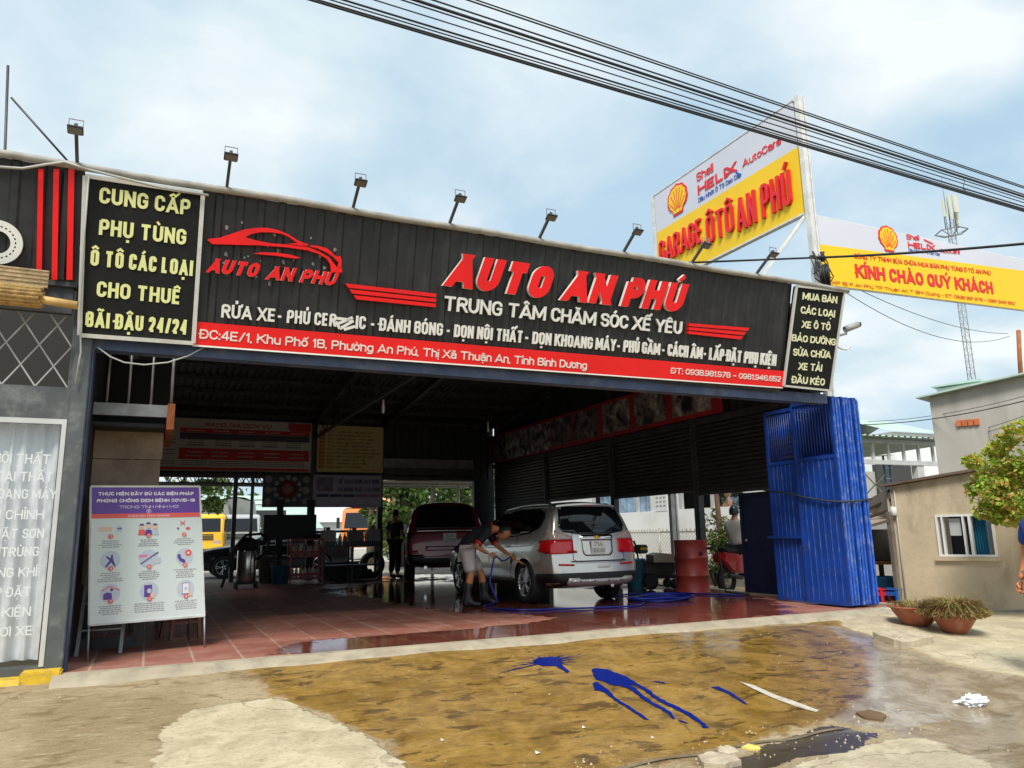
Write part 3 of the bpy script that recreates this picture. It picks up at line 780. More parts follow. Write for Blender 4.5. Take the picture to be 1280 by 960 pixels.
def stool(loc,rz,m,h,label,group):
 t=thing('wooden_stool',label,'stool',loc,rz,group)
 MB().box((0,0,h-.015),(.32,.32,.03)).build('seat',m,t,True,bevel=.004)
 for sx in(-1,1):
  for sy in(-1,1):MB().bar((sx*.12,sy*.12,h-.03),(sx*.15,sy*.15,0),.035).build('leg',m,t,True)
 mb=MB()
 for s in(-1,1):mb.bar((-.13,s*.135,h*.4),(.13,s*.135,h*.4),.025);mb.bar((s*.135,-.13,h*.5),(s*.135,.13,h*.5),.025)
 mb.build('stretcher',m,t,True)
 return t
WOODR=mat('red brown stool wood',(0.16,0.055,0.035),0.6,var=0.3,vscale=9)
WOODD=mat('dark wood',(0.05,0.033,0.024),0.6,var=0.3,vscale=9)
p=at_z(226,800);stool((p.x,p.y+.2,0),.3,WOODR,.42,'red brown wooden stool half hidden behind the health notice board',None)
p=at_z(180,790);stool((p.x,p.y+.3,0),.1,WOODD,.5,'dark wooden stool behind the middle of the health notice board',None)
ladder=thing('step_ladder','thin grey step ladder leaning behind the left edge of the notice board','ladder',(-.5,8.5,0))
for x0 in(-.56,-.2):
 MB().bar((x0,8.35,0),(x0+.03,8.65,1.05),.03).build('rail',STEEL_G,ladder)
for k in range(4):
 MB().bar((-.55,8.42+.06*k,.22+.24*k),(-.18,8.42+.06*k,.22+.24*k),.03,.015).build('rung',STEEL_G,ladder)
WHITE=mat('white plastic',(0.75,0.75,0.74),0.4)
def bulb(px,py,y,label):
 p=at_y(px,py,y);t=thing('hanging_bulb',label,'bulb',(p.x,p.y,p.z),0,'bulbs hanging from the roof')
 MB().cyl((0,0,.1),(0,0,roof_z(y)-p.z-.03),.005,6).build('cord',BLACK,t,True)
 MB().lathe([(.012,.13),(.022,.12),(.022,.07),(.03,.05)],n=12).build('socket',WHITE,t,True)
 MB().lathe([(.028,.05),(.036,.01),(.036,-.05),(.026,-.075),(0,-.085)],n=14).build('bulb',mat('bulb glass',(.8,.8,.78),.3),t,True)
 t.scale=(.6,.6,1.0)
bulb(479,510,11.0,'white bulb on a long cord, nearer and left of the two')
bulb(610,535,14.0,'small bulb on a cord near the photo banner')
# neighbour unit on the left
shop=thing('shop_front','neighbouring shop front with lattice grille and curtained glass at the left edge','shop front',(-2.2,7.43,0))
mb=MB();mb.bb((-4.0,7.40,2.06),(-0.72,7.56,2.30));mb.bb((-4,7.40,-.04),(-.72,7.56,.06));mb.bb((-.745,7.41,2.335),(-.72,7.5,3.2));mb.bb((-4.0,7.41,2.30),(-.72,7.44,2.335))
mb.build('frame',STEEL_POST,shop)
mb=MB()
ALU=mat('pale aluminium',(0.55,0.56,0.55),0.45,metal=0.3,var=0.1)
mb.bb((-4,7.395,2.015),(-.722,7.44,2.058));mb.bb((-.757,7.395,.06),(-.722,7.44,2.015));mb.build('window_frame',ALU,shop)
def glass_mat(name,tint,refl=0.10):
 m=bpy.data.materials.new(name);m.use_nodes=True;nt=m.node_tree;nt.nodes.clear()
 o=nt.nodes.new('ShaderNodeOutputMaterial');t=nt.nodes.new('ShaderNodeBsdfTransparent');t.inputs[0].default_value=(*tint,1)
 g=nt.nodes.new('ShaderNodeBsdfGlossy');g.inputs['Roughness'].default_value=0.02;g.inputs['Color'].default_value=(.9,.93,.95,1)
 f=nt.nodes.new('ShaderNodeLayerWeight');f.inputs[0].default_value=0.25
 ad=nt.nodes.new('ShaderNodeMath');ad.operation='MULTIPLY_ADD';ad.inputs[1].default_value=.45;ad.inputs[2].default_value=refl
 mx=nt.nodes.new('ShaderNodeMixShader');nt.links.new(f.outputs['Facing'],ad.inputs[0]);nt.links.new(ad.outputs[0],mx.inputs[0]);nt.links.new(t.outputs[0],mx.inputs[1]);nt.links.new(g.outputs[0],mx.inputs[2]);nt.links.new(mx.outputs[0],o.inputs[0])
 return m
GLASS=glass_mat('clear glass',(.965,.975,.98),0.05)
MB().bb((-4,7.415,.06),(-.757,7.423,2.015)).build('glass_pane',GLASS,shop)
CURT=mat('white curtain',(0.88,0.89,0.92),0.85,var=0.10,vscale=4)
def cur(u,v):
 x=-4+3.23*u;ph=x*52+1.3*math.sin(x*5.1)+.35*math.sin(v*3+x*9)
 return(x+.012*math.sin(ph*.5),7.56+.030*math.sin(ph)+.015*math.sin(ph*.37),.10+1.93*v)
MB().grid(cur,420,8,True).build('curtain',CURT,shop)
MB().bb((-4,9.2,-.03),(-.66,9.3,4.2)).build('back_wall',mat('dim shop wall',(.03,.028,.026),.8),shop)
MB().bb((-4,7.34,2.97),(-.76,7.40,3.3)).build('upper_panel',STEEL_D,shop)
mb=MB()
zl,zh,xr=2.335,2.97,-.745
for k in range(-14,22):
 for s in(-1,1):
  xa=xr-k*.24;pa=Vector((xa,7.42+.006*s,zl));pb=Vector((xa+s*.42,7.42+.006*s,zh))
  def clip(p,q):
   if p.x>xr and q.x>xr:return None
   if p.x>xr:t=(xr-q.x)/(p.x-q.x);p=q+(p-q)*t
   if q.x>xr:t=(xr-p.x)/(q.x-p.x);q=p+(q-p)*t
   return p,q
  c=clip(pa,pb)
  if c and min(c[0].x,c[1].x)>-4:mb.bar(c[0],c[1],.012,.004,up=(0,1,0))
mb.build('lattice_grille',mat('grey lattice bars',(.42,.42,.40),.5,var=.2),shop)
WHITEP=mat('white vinyl lettering',(0.60,0.64,0.64),0.5)
for(s_,rx,by)in(('DỌN NỘI THẤT',62.5,580),('DỌN NGOẠI THẤT',66,602),('DỌN KHOANG MÁY',70.4,623.5),('HIỆU CHỈNH',54.6,649),('ĐÁNH BÓNG MẶT SƠN',54.6,672.5),('KHỬ TRÙNG',48.3,695),('KHÔNG KHÍ',46,720.4),('LẮP ĐẶT',38,745),('PHỤ KIỆN',38,770),('ĐỒ CHƠI XE',40.8,793.6)):
 pr=at_y(rx,by,7.408);pt=at_y(rx,by-14,7.408)
 lettering(s_,pr-Vector((len(s_)*.05,0,0)),pr,abs(pt.z-pr.z)*.85,(0,0,1),.002,WHITEP,shop,bold=.012)
YEL=mat('worn yellow paint',(0.62,0.40,0.02),0.7,var=0.25,vscale=9,dirt=(.25,.19,.1),dscale=7,damt=.9)
tag(MB().bb((-.86,7.22,-.08),(-.58,7.40,.045)).build('yellow_step',YEL,None,bevel=.012),'yellow painted concrete step at the foot of the left post','step')
def ykerb(u,v):
 x=-4.2+3.34*u
 pr=[(7.40,.0),(7.26,-.005),(7.20,-.06),(7.19,-.12)][int(round(v*3))]
 return(x,pr[0]+.01*math.sin(x*6),pr[1])
struct(MB().grid(ykerb,60,3).build('yellow_kerb',YEL))
REED=mat('yellow reed',(0.56,0.36,0.13),0.7,var=0.4,vscale=22,bump=.4,bscale=60)
bl=thing('reed_blind','rolled yellow reed blind hanging below the neighbouring sign','blind',(-2.4,7.2,3.05))
mb=MB()
n=16
for i in range(n):
 a=2*math.pi*i/n;rr=.085
 mb.tube([(-4.2,7.16+rr*math.cos(a),3.06+rr*math.sin(a)*.9),(-.98+.012*(i%3),7.16+rr*math.cos(a),3.04+rr*math.sin(a)*.9)],.017,6)
mb.build('roll',REED,bl)
mb=MB()
for i in range(9):mb.tube([(-4.2,7.13+.008*(i%2),3.145+i*.017),(-.93,7.13+.008*(i%2),3.125+i*.017)],.009,6)
mb.build('mat',mat('bleached reed',(0.62,0.47,0.28),.8,var=.3,vscale=20),bl)
MB().cyl((-1.1,7.15,3.03),(-.70,7.12,2.99),.036,12).build('pole',mat('bamboo',(.60,.38,.13),.5,var=.25,vscale=7),bl)
# the big leaning sign
SO=Vector((0,7.38,2.80));SU=Vector((0,-0.2326,0.9726)).normalized();SN=Vector((1,0,0)).cross(SU).normalized()
def S(px,py):return at_plane(px,py,SO,SN)
def suv(px,py):
 p=S(px,py);return p.x,(p-SO).dot(SU)
def sp(u,v,d=0.0):return SO+Vector((u,0,0))+SU*v+SN*d
SM=Matrix(((1,SU.x,SN.x,SO.x),(0,SU.y,SN.y,SO.y),(0,SU.z,SN.z,SO.z),(0,0,0,1)))
def sm_at(d):
 m=SM.copy();o=SO+SN*d;m[0][3],m[1][3],m[2][3]=o;return m
SIGNBLK=mat('black ribbed sign sheet',(0.013,0.013,0.014),0.5,var=0.35,vscale=3.0,dirt=(0.05,0.05,0.05),dscale=2.2,damt=0.5,rvar=.1)
RED=mat('red acrylic',(0.86,0.003,0.004),0.35,var=.06,vscale=2)
REDSIDE=mat('red letter return',(0.55,0.02,0.02),0.4)
LWHITE=mat('white letter face',(0.80,0.79,0.74),0.5,var=.06,vscale=4,dirt=(.5,.48,.42),dscale=4,damt=.3)
PALEY=mat('pale yellow lettering',(0.80,0.82,0.36),0.5)
PALEY2=mat('pale cream lettering',(0.80,0.80,0.52),0.5)
STRIPR=mat('red vinyl strip',(0.84,0.005,0.006),0.38,var=.08,vscale=1.5)
sign=thing('garage_sign','long leaning black ribbed sign with red and white raised lettering over the opening','sign',(3.7,7.2,2.8))
uL,_=suv(243,430);uR,_=suv(977,487)
VT=1.42
def rib(x,r,d):return sp(x,(0.0,VT)[r],d-.02)
corrugated(uL-.02,uR+.02,0.187,0.016,rib,2,'ribbed_panel',SIGNBLK,sign)
mb=MB()
for v in(.04,.7,1.36):mb.bar(sp(uL,v,-.06),sp(uR,v,-.06),.05,.05)
for k in range(10):
 u=uL+(uR-uL)*k/9;mb.bar(sp(u,.02,-.10),sp(u,VT,-.10),.05,.05);mb.bar(sp(u,VT-.1,-.12),(u,7.75,4.05),.04)
mb.build('support_frame',STEEL_D,sign)
MB().bb((uL-.02,7.46,2.84),(uR,7.50,4.1)).build('backing',WALLD,sign)
_,v0=suv(243,431);_,v1=suv(244,402)
_,w0=suv(977,484);_,w1=suv(977,463.6)
mb=MB();mb.prism([(uL-.015,v0+.002),(uR+.01,w0),(uR+.01,w1),(uL-.015,v1)],sm_at(.022),.02);mb.build('address_strip',STRIPR,sign)
mb=MB();mb.bar(sp(uL-.015,v0,.015),sp(uR,w0,.015),.012,.03);mb.build('strip_edge',LWHITE,sign)
mb=MB();pts=[sp(-3.9+12.25*k/40,VT+.02+.006*math.sin(k*.9),.03)for k in range(41)]
mb.tube(pts,.034,10);mb.build('top_pipe',mat('old grey pipe',(.34,.33,.30),.6,var=.3,vscale=5,dirt=(.16,.13,.1),dscale=4),sign)
def line(s_,bl,br,tl,m,thick,parent=None,bold=.03,shear=0.0,lift=.0,back=None,fudge=0.0):
 """a line of raised letters: baseline left and right and the top of the first capital, as read off the sign"""
 a=S(*bl);b=S(*br);t=S(*tl);cap=(t-a).dot(SU)
 return lettering(s_,a+SN*lift,b+SN*lift,cap,SU,thick,m,parent or sign,bold=bold,shear=shear,back=back)
line('AUTO',(553,357.5),(690,375.5),(556,314.5),RED,.05,bold=.078,shear=.28,lift=.012,back=LWHITE)
line('AN PHÚ',(698.5,375.5),(855,391.5),(701,336.5),RED,.05,bold=.078,shear=.28,lift=.012,back=LWHITE)
line('TRUNG TÂM CHĂM SÓC XẾ YÊU',(553,388),(850,418),(553,369.5),LWHITE,.025,bold=.022,lift=.01)
line('RỬA XE',(276,396.8),(344,402.6),(277,380),LWHITE,.02,bold=.026,lift=.01)
line('- PHỦ CER',(345,402.6),(419,408.4),(345.5,386.2),LWHITE,.02,bold=.026,lift=.01)
line('IC - ĐÁNH BÓNG',(443.5,410.8),(552,419.8),(444,394.5),LWHITE,.02,bold=.026,lift=.01)
line('- DỌN NỘI THẤT',(556,420.2),(652,428.6),(556,404.4),LWHITE,.02,bold=.026,lift=.01)
line('- DỌN KHOANG MÁY',(654,428.8),(768,438.8),(654,413.5),LWHITE,.02,bold=.026,lift=.01)
line('- PHỦ GẦM',(769,438.9),(823,443.8),(769,424),LWHITE,.02,bold=.026,lift=.01)
line('- CÁCH ÂM',(825,444),(876,448.7),(825,429),LWHITE,.02,bold=.026,lift=.01)
line('- LẮP ĐẶT PHỤ KIỆN',(877,448.8),(968,457.4),(877,433.6),LWHITE,.02,bold=.026,lift=.01)
line('ĐC:4E/1, Khu Phố 1B, Phường An Phú, Thị Xã Thuận An, Tỉnh Bình Dương',(249,423),(732,461.6),(250,411.3),LWHITE,.006,bold=.016,lift=.022)
line('ĐT: 0938.981.978 - 0981.946.652',(837,466.6),(974,477.2),(837,459.3),LWHITE,.006,bold=.016,lift=.022)
mb=MB()
for(x0,y0,x1,y1)in((420,398,438,400),(421,405,440,397),(424,411,441,401),(429,412,443,408),(419,402,424,411)):
 mb.bar(S(x0,y0)+SN*.03,S(x1,y1)+SN*.03,.028,.008,up=SN)
mb.build('broken_lettering',LWHITE,sign)
def stripes(quads,name='stripe'):
 for q in quads:
  pts=[suv(*p)for p in q];mb=MB();mb.prism(pts,sm_at(.045),.04);mb.build(name,RED,sign)
def lerp(a,b,t):return(a[0]+(b[0]-a[0])*t,a[1]+(b[1]-a[1])*t)
for(tl,tr,br,bl_)in(((430.3,354.6),(543.8,367.4),(542.8,386),(446,376.5)),((858.5,404.2),(934,410),(922,425.8),(857.5,418.6))):
 for k in range(3):
  a=k/3+.0;b=a+.24
  stripes([[lerp(tl,bl_,a),lerp(tr,br,a),lerp(tr,br,b),lerp(tl,bl_,b)]])
def zpx(pts):return[suv(250+x/6.737,270+y/6.737)for x,y in pts]
body=zpx([(60,205),(75,196),(170,186),(260,155),(370,118),(470,104),(560,104),(650,122),(740,160),(820,210),(880,235),(905,240),(900,262),(840,246),(812,228),(745,180),(680,152),(600,142),(510,140),(430,155),(378,183),(470,210),(600,235),(720,244),(880,265),(915,270),(1000,305),(1080,350),(1150,440),(1190,445),(1190,478),(1100,478),(1090,410),(1060,362),(1000,325),(900,292),(720,266),(480,250),(100,240)])
hood=zpx([(925,248),(1000,258),(1060,275),(1105,310),(1120,330),(1150,345),(1175,340),(1186,380),(1183,440),(1150,438),(1160,395),(1120,350),(1060,310),(980,275),(925,262)])
sill=zpx([(440,320),(520,308),(650,314),(760,330),(845,356),(800,362),(640,338),(520,328)])
roofl=zpx([(720,240),(800,232),(900,250),(900,262),(800,248)])
em=MB()
for q in(body,hood,sill,roofl):em.prism(q,sm_at(.04),.035)
em.build('car_emblem',RED,sign)
line('AUTO',(257.5,340.5),(325.5,347.5),(260,322.5),RED,.03,bold=.06,shear=.32,lift=.012,back=LWHITE)
line('AN',(331.5,349.5),(369.5,352.5),(334,332.5),RED,.03,bold=.06,shear=.32,lift=.012,back=LWHITE)
line('PHÚ',(373,353),(422,358),(376,336.5),RED,.03,bold=.06,shear=.32,lift=.012,back=LWHITE)
mb=MB();rg=random.Random(3)
for k in range(26):
 x=270+rg.random()*150;y=276+rg.random()*84;c=suv(x,y);r=.005+.012*rg.random()
 mb.prism([(c[0]+r*(.5+rg.random())*math.cos(a),c[1]+1.3*r*(.5+rg.random())*math.sin(a))for a in[i*math.pi/3.5 for i in range(7)]],sm_at(.0025+.0003*(k%4)),.002)
mb.build('glue_marks',mat('old glue',(.22,.215,.20),.9,var=.3,vscale=30),sign)
# boards at both ends
BOARD=mat('black sign board',(0.006,0.006,0.006),0.7,spec=.3,var=.25,vscale=2,dirt=(.022,.022,.02),dscale=2.5)
FRW=mat('white sign frame',(0.62,0.61,0.57),0.5,var=.15,vscale=5,dirt=(.3,.28,.25),dscale=5)
def board(label,tl,tr,br,bl_,lines,m,d=.03,f=.032,bold=.032):
 q=[suv(*p)for p in(bl_,br,tr,tl)]
 c=sp(sum(p[0]for p in q)/4,0)
 t=thing('sign_board',label,'sign board',(c.x,c.y,c.z))
 MB().prism(q,sm_at(d),.05).build('panel',BOARD,t)
 mb=MB()
 for i in range(4):
  a=q[i];b=q[(i+1)%4];mb.bar(sp(a[0],a[1],d+.006),sp(b[0],b[1],d+.006),f,.03,up=SN)
 mb.build('frame',FRW,t)
 for(s_,a,b,tp)in lines:
  A=S(*a);B=S(*b);T=S(*tp)
  lettering(s_,A+SN*(d+.001),B+SN*(d+.001),(T-A).dot(SU),SU,.008,m,t,bold=bold)
 return t
board('tall black board with pale yellow lettering in a white frame, left end of the sign',(107,221),(253.5,243),(241.5,429),(100,419),[
('CUNG CẤP',(124,254.5),(237,269.8),(125,234.5)),('PHỤ TÙNG',(123.7,294),(232,306.8),(125,274)),
('Ô TÔ CÁC LOẠI',(113,332),(240.3,345.5),(114.3,312)),('CHO THUÊ',(120.8,370.8),(225.5,381),(121.8,351.5)),
('BÃI ĐẬU 24/24',(106.7,408.3),(233.5,418.5),(108,389))],PALEY,f=.036)
board('narrow black board with cream lettering in a white frame, right end of the sign',(993,358),(1053,364.5),(1035,488),(977,482),[
('MUA BÁN',(1000.4,374.6),(1043.4,379.6),(1001.6,365.6)),('CÁC LOẠI',(998.2,391.9),(1040.6,397),(999.4,382.9)),
('XE Ô TÔ',(999.8,409.8),(1035,413.3),(1001,401)),('BẢO DƯỠNG',(986.8,426.2),(1041.4,431.9),(988,417.6)),
('SỬA CHỮA',(988.6,444.4),(1035.5,448.2),(989.7,435.6)),('XE TẢI',(995.6,462),(1024.6,464.5),(996.8,453)),
('ĐẦU KÉO',(987,478.6),(1028,482),(988,469.6))],PALEY2,f=.026)
# neighbouring fascia
nf=thing('neighbour_sign','black ribbed fascia with three red stripes and a white drilled disc at the left edge','sign',(-2.3,7.2,3.2))
un,vb=suv(100,352)
corrugated(-4.0,un-.02,0.187,.016,lambda x,r,d:sp(x,(vb,VT)[r],d-.02),2,'ribbed_panel',SIGNBLK,nf)
for(x0,x1)in((47.5,54),(66.5,73.5),(85,92.5)):
 q=[suv(x0-1.5,350),suv(x1-1.5,350),suv(x1+1,212),suv(x0+1,212)]
 MB().prism(q,sm_at(.03),.03).build('stripe',RED,nf)
MB().bb((-4,7.30,vb+2.74),(un-.02,7.42,vb+2.79)).build('bottom_edge',STEEL_D,nf)
cu,cv=suv(-3,303);rx=suv(29.5,303)[0]-cu
mb=MB();k=48
for i in range(k):
 a=2*math.pi*i/k;b=2*math.pi*(i+1)/k
 for(r0,r1)in((.52,.66),(.66,.69),(.75,.78),(.78,1.0)):
  mb.add([sp(cu+rx*r0*math.cos(a),cv+rx*r0*math.sin(a),.03),sp(cu+rx*r1*math.cos(a),cv+rx*r1*math.sin(a),.03),sp(cu+rx*r1*math.cos(b),cv+rx*r1*math.sin(b),.03),sp(cu+rx*r0*math.cos(b),cv+rx*r0*math.sin(b),.03)],[(0,1,2,3)])
 if i%2:mb.add([sp(cu+rx*.69*math.cos(a),cv+rx*.69*math.sin(a),.03),sp(cu+rx*.75*math.cos(a),cv+rx*.75*math.sin(a),.03),sp(cu+rx*.75*math.cos(b),cv+rx*.75*math.sin(b),.03),sp(cu+rx*.69*math.cos(b),cv+rx*.69*math.sin(b),.03)],[(0,1,2,3)])
 for r in(.52,1.0):mb.add([sp(cu+rx*r*math.cos(a),cv+rx*r*math.sin(a),.03),sp(cu+rx*r*math.cos(b),cv+rx*r*math.sin(b),.03),sp(cu+rx*r*math.cos(b),cv+rx*r*math.sin(b),-.0),sp(cu+rx*r*math.cos(a),cv+rx*r*math.sin(a),-.0)],[(0,1,2,3)])
mb.build('drilled_disc',LWHITE,nf)
# flood lights leaning out over the sign
LAMPG=mat('flood light glass',(.16,.16,.15),.2)
AD=Vector((0,-.86,.51)).normalized()
def flood_light(base,head,label):
 b=S(*base);b=Vector((b.x,sp(0,VT).y,sp(0,VT).z+.02))
 best=min((abs((lambda c:480+FPX*c.dot(CY)/c.dot(CZ))(b+AD*(k*.01)-CAM)-head[1]),k)for k in range(5,110))[1]*.01
 t=thing('flood_light',label,'flood light',b,0,'flood lights along the sign top')
 h=AD*best
 MB().bar((0,.12,-.08),h+AD*.05,.026,.026).build('arm',STEEL_D,t,True)
 u=Vector((0,.51,.86))
 mb=MB();c=h+Vector((0,-.015,-.005))
 for s in(-1,1):mb.bar(c+Vector((s*.052,-.02,-.02)),c+Vector((s*.052,-.02,.072)),.008,.006)
 mb.bar(c+Vector((-.056,-.02,.072)),c+Vector((.056,-.02,.072)),.008,.006);mb.build('bracket',STEEL_G,t,True)
 hd=MB();Mx=Matrix.Rotation(R(-25),3,'X')
 hd.box(c+Vector((0,-.03,-.024)),(.118,.085,.016),M=Mx);hd.build('lamp_body',STEEL_D,t,True,bevel=.003)
 gl=MB();gl.box(c+Vector((0,-.028,-.036)),(.10,.068,.006),M=Mx);gl.build('lamp_glass',LAMPG,t,True)
for i,(b,h)in enumerate((((97,205),(93,162)),((283,238),(286,195)),((440,265),(449,227)),((560,287),(571,247)),((672,305),(686,271)),((777,322),(789,289)),((862,335),(884,306)),((943,347),(962,317)))):
 flood_light(b,h,('flood light at the far left, above the three red stripes','flood light second from left, above the red car emblem','flood light third from left, above the left red speed lines','flood light above the word AUTO','flood light above the letters AN','flood light above the letters PHÚ, just left of the yellow banner','flood light in front of the yellow banner','rightmost flood light, just left of the banner pole')[i])
# banners on poles
BYEL=mat('yellow banner vinyl',(0.86,0.56,0.004),0.5,var=.04,vscale=1)
BWHT=mat('pale grey banner vinyl',(0.60,0.62,0.70),0.5,var=.04,vscale=1)
BRED=mat('red banner print',(0.72,0.012,0.02),0.45)
BBLU=mat('blue banner print',(0.03,0.10,0.42),0.5)
POLEW=mat('white painted tube',(0.66,0.67,0.66),0.45,var=.15,vscale=6,dirt=(.4,.38,.34),dscale=4)
def frame_m(o,right,up):
 right=Vector(right).normalized();up=Vector(up).normalized();n=right.cross(up)
 return Matrix(((right.x,up.x,n.x,o.x),(right.y,up.y,n.y,o.y),(right.z,up.z,n.z,o.z),(0,0,0,1)))
def shell_badge(c,right,up,w,h,parent,d=.012):
 """scalloped fan emblem, red rim with yellow ribs"""
 right=Vector(right).normalized();up=Vector(up).normalized();n=right.cross(up)
 def outline(k):
  pts=[]
  for i in range(7):
   a0=R(205-i*230/7);a1=R(205-(i+1)*230/7)
   for j in range(5):
    a=a0+(a1-a0)*j/5;b=1+.07*math.sin(math.pi*j/5)
    pts.append((.5*w*k*b*math.cos(a),h*(.04+.46*k*b*math.sin(a))))
  pts+=[(.46*w*k,-.20*h*k),(.27*w*k,-.33*h),(.25*w*k,-.49*h*k),(-.25*w*k,-.49*h*k),(-.27*w*k,-.33*h),(-.46*w*k,-.20*h*k)]
  return pts
 M=frame_m(c+n*d,right,up)
 MB().prism(outline(1.0),M,.01).build('emblem',BRED,parent)
 M2=frame_m(c+n*(d+.004),right,up)
 MB().prism(outline(.86),M2,.003).build('emblem',BYEL,parent)
 mb=MB();o=c+n*(d+.006)-up*(.40*h)
 for i in range(7):
  a=R(150-i*20);mb.bar(o+(right*math.cos(a)*.12*w+up*math.sin(a)*.12*h),o+(right*math.cos(a)*w*.46+up*math.sin(a)*h*.78),w*.028,.003,up=n)
 mb.build('emblem',BRED,parent)
bx=9.2
P1=lambda px,py:at_x(px,py,bx-.045)
t=thing('banner_sign','tall yellow and grey banner with red GARAGE lettering facing left, above the roof','banner',(bx,10.3,4.2))
y0,y1=12.28,8.40;z0,z1=6.02,8.0
zs0=P1(823,287.5).z;zs1=P1(996.8,186).z;zs=(zs0+zs1)/2
MB().bb((bx-.04,y1,z0),(bx+.04,y0,zs)).build('yellow_panel',BYEL,t)
MB().bb((bx-.04,y1,zs),(bx+.04,y0,z1)).build('grey_panel',BWHT,t)
mb=MB();mb.bb((bx-.05,y1-.02,z0-.03),(bx+.05,y0+.02,z0));mb.bb((bx-.05,y1-.02,z1),(bx+.05,y0+.02,z1+.03));mb.build('frame',POLEW,t)
UPZ=Vector((0,0,1))
def bl1(s_,a,b,tp,m,bold=.03,thick=.006,shear=0,tt=None):
 A=P1(*a);B=P1(*b);z=(A.z+B.z)/2;A.z=B.z=z
 lettering(s_,A,B,cap=abs(P1(*tp).z-P1(*a).z),upv=UPZ,thick=thick,m=m,parent=t,bold=bold,shear=shear,t=tt)
bl1('GARAGE',(826.5,328),(880,305),(827,299),BRED,.05,.05,tt=.105)
bl1('ÔTÔ',(886,303.5),(919.5,290),(887,268),BRED,.05,.05,tt=.105)
bl1('AN PHÚ',(924,288.5),(992,256),(924,247.5),BRED,.05,.05,tt=.105)
bl1('Shell',(871,226),(892,216),(871,215),BRED,.012)
bl1('HELIX',(872.5,240),(921,218.5),(872,228),BRED,.05)
bl1('AutoCare',(928,205.5),(977,184),(928,196),BRED,.015)
bl1('Dầu Nhớt Ô Tô Cao Cấp',(873,249.5),(927,224),(873,244),BBLU,.0)
c=P1(847,249.5);shell_badge(Vector((bx-.045,c.y,c.z)),(0,-1,0),(0,0,1),.62,.64,t)
mb=MB();a=P1(905,219);b=P1(918,213);e=P1(924,222)
mb.bar(a,b,.006,.035,up=(0,0,1));mb.build('swoosh',BRED,t);mb=MB();mb.bar(P1(909,212.5),P1(916,211.5),.006,.025);mb.bar(P1(920,215),P1(926,220),.006,.03);mb.build('swoosh',BBLU,t)
def pole(x,y,z0,z1,w,label,braces=()):
 q=thing('banner_pole',label,'pole',(x,y,z0))
 MB().bb((x-w/2,y-w/2,z0),(x+w/2,y+w/2,z1)).build('post',POLEW,q)
 mb=MB();mb.bb((x+w/2+.02,y-w/2,z0),(x+w*1.1,y+w/2,z1));mb.build('post',POLEW,q)
 mb=MB();k=0;z=z0+.2
 while z<z1-.3:mb.bar((x,y,z),(x+w,y,z+.3),.015);z+=.3
 mb.build('lacing',POLEW,q)
 for(a,b)in braces:MB().bar(a,b,.05).build('brace',POLEW,q)
pole(9.2,8.30,-.1,8.05,.09,'tall white pole where the two yellow banners meet',[((9.2,8.4,5.98),(9.0,10.6,4.35)),((9.2,8.4,5.98),(8.0,8.9,4.3))])
pole(9.2,12.36,-.1,8.02,.09,'white pole at the far end of the depthwise banner',[((9.2,12.3,6.1),(7.2,13.2,4.7)),((9.2,12.3,6.1),(9.0,14.5,4.5))])
by=8.30
P2=lambda px,py:at_y(px,py,by-.03)
x0=9.33;x1=14.66;z1l,z1r=5.96,5.96;z0l,z0r=4.80,4.95
t=thing('banner_sign','yellow and grey street banner with red greeting lettering, right of the tall pole','banner',(12,by,4.6))
ys0=P2(1018.4,303.8).z;ys1=P2(1277,337.5).z
M=frame_m(Vector((0,by-.025,0)),(1,0,0),(0,0,1))
MB().prism([(x0,z0l),(x1,z0r),(x1,ys1),(x0,ys0)],M,.03).build('yellow_panel',BYEL,t)
MB().prism([(x0,ys0),(x1,ys1),(x1,z1r),(x0,z1l)],M,.03).build('grey_panel',BWHT,t)
mb=MB();mb.bar((x0,by,z1l),(x1,by,z1r),.03);mb.bar((x0,by,z0l),(x1,by,z0r),.03);mb.bar((x0,by+.03,(z0l+z1l)/2),(x1,by+.03,(z0r+z1r)/2),.03);mb.build('frame',POLEW,t)
def bl2(s_,a,b,tp,m,bold=.03,shear=0,gap=None):
 A=P2(*a);B=P2(*b);lettering(s_,A,B,abs(P2(*tp).z-A.z),UPZ,.004,m,t,bold=bold,shear=shear,gap=gap)
bl2('CÔNG TY TNHH SỬA CHỮA MUA BÁN PHỤ TÙNG Ô TÔ AN PHÚ',(1068,322.6),(1238.5,344),(1068.3,317),BRED,.01)
bl2('KÍNH CHÀO QUÝ KHÁCH',(1070,346.6),(1242,367.5),(1069.6,330),BRED,.05)
bl2('KP 1B, P. An Phú, TP. Thuận An, T. Bình Dương - ĐT: 0938 981 978 - 0981 946 652',(1041,355),(1269,381),(1041,351),BRED,-.01)
bl2('Shell',(1133.4,299.3),(1149,300.7),(1133.2,292.6),BRED,.012)
bl2('HELIX',(1135.5,309.4),(1169,313.5),(1135.3,302.2),BRED,.05)
bl2('AutoCare',(1175,315.8),(1200,317.5),(1175,310.5),BRED,.012)
bl2('Dầu Nhớt Ô Tô Cao Cấp',(1136,313.8),(1175,319.5),(1136,310.5),BBLU,.0)
c=P2(1110,299);shell_badge(Vector((c.x,by-.025,c.z)),(1,0,0),(0,0,1),.44,.46,t)
mb=MB();mb.bar(P2(1155,299.5),P2(1166,305),.004,.03);mb.build('swoosh',BRED,t)
pole(14.72,8.30,-.3,5.75,.07,'slim white pole at the right end of the street banner')
CABLE=mat('black cable',(0.014,0.014,0.015),0.5)
p=at_y(1020,322,8.2)
def ring(c,r,rad,M,n=28):
 return[Vector(c)+M@Vector((r*math.cos(2*math.pi*i/n),r*math.sin(2*math.pi*i/n),0))for i in range(n+1)]
mb=MB()
c=at_y(1030,346,8.18)
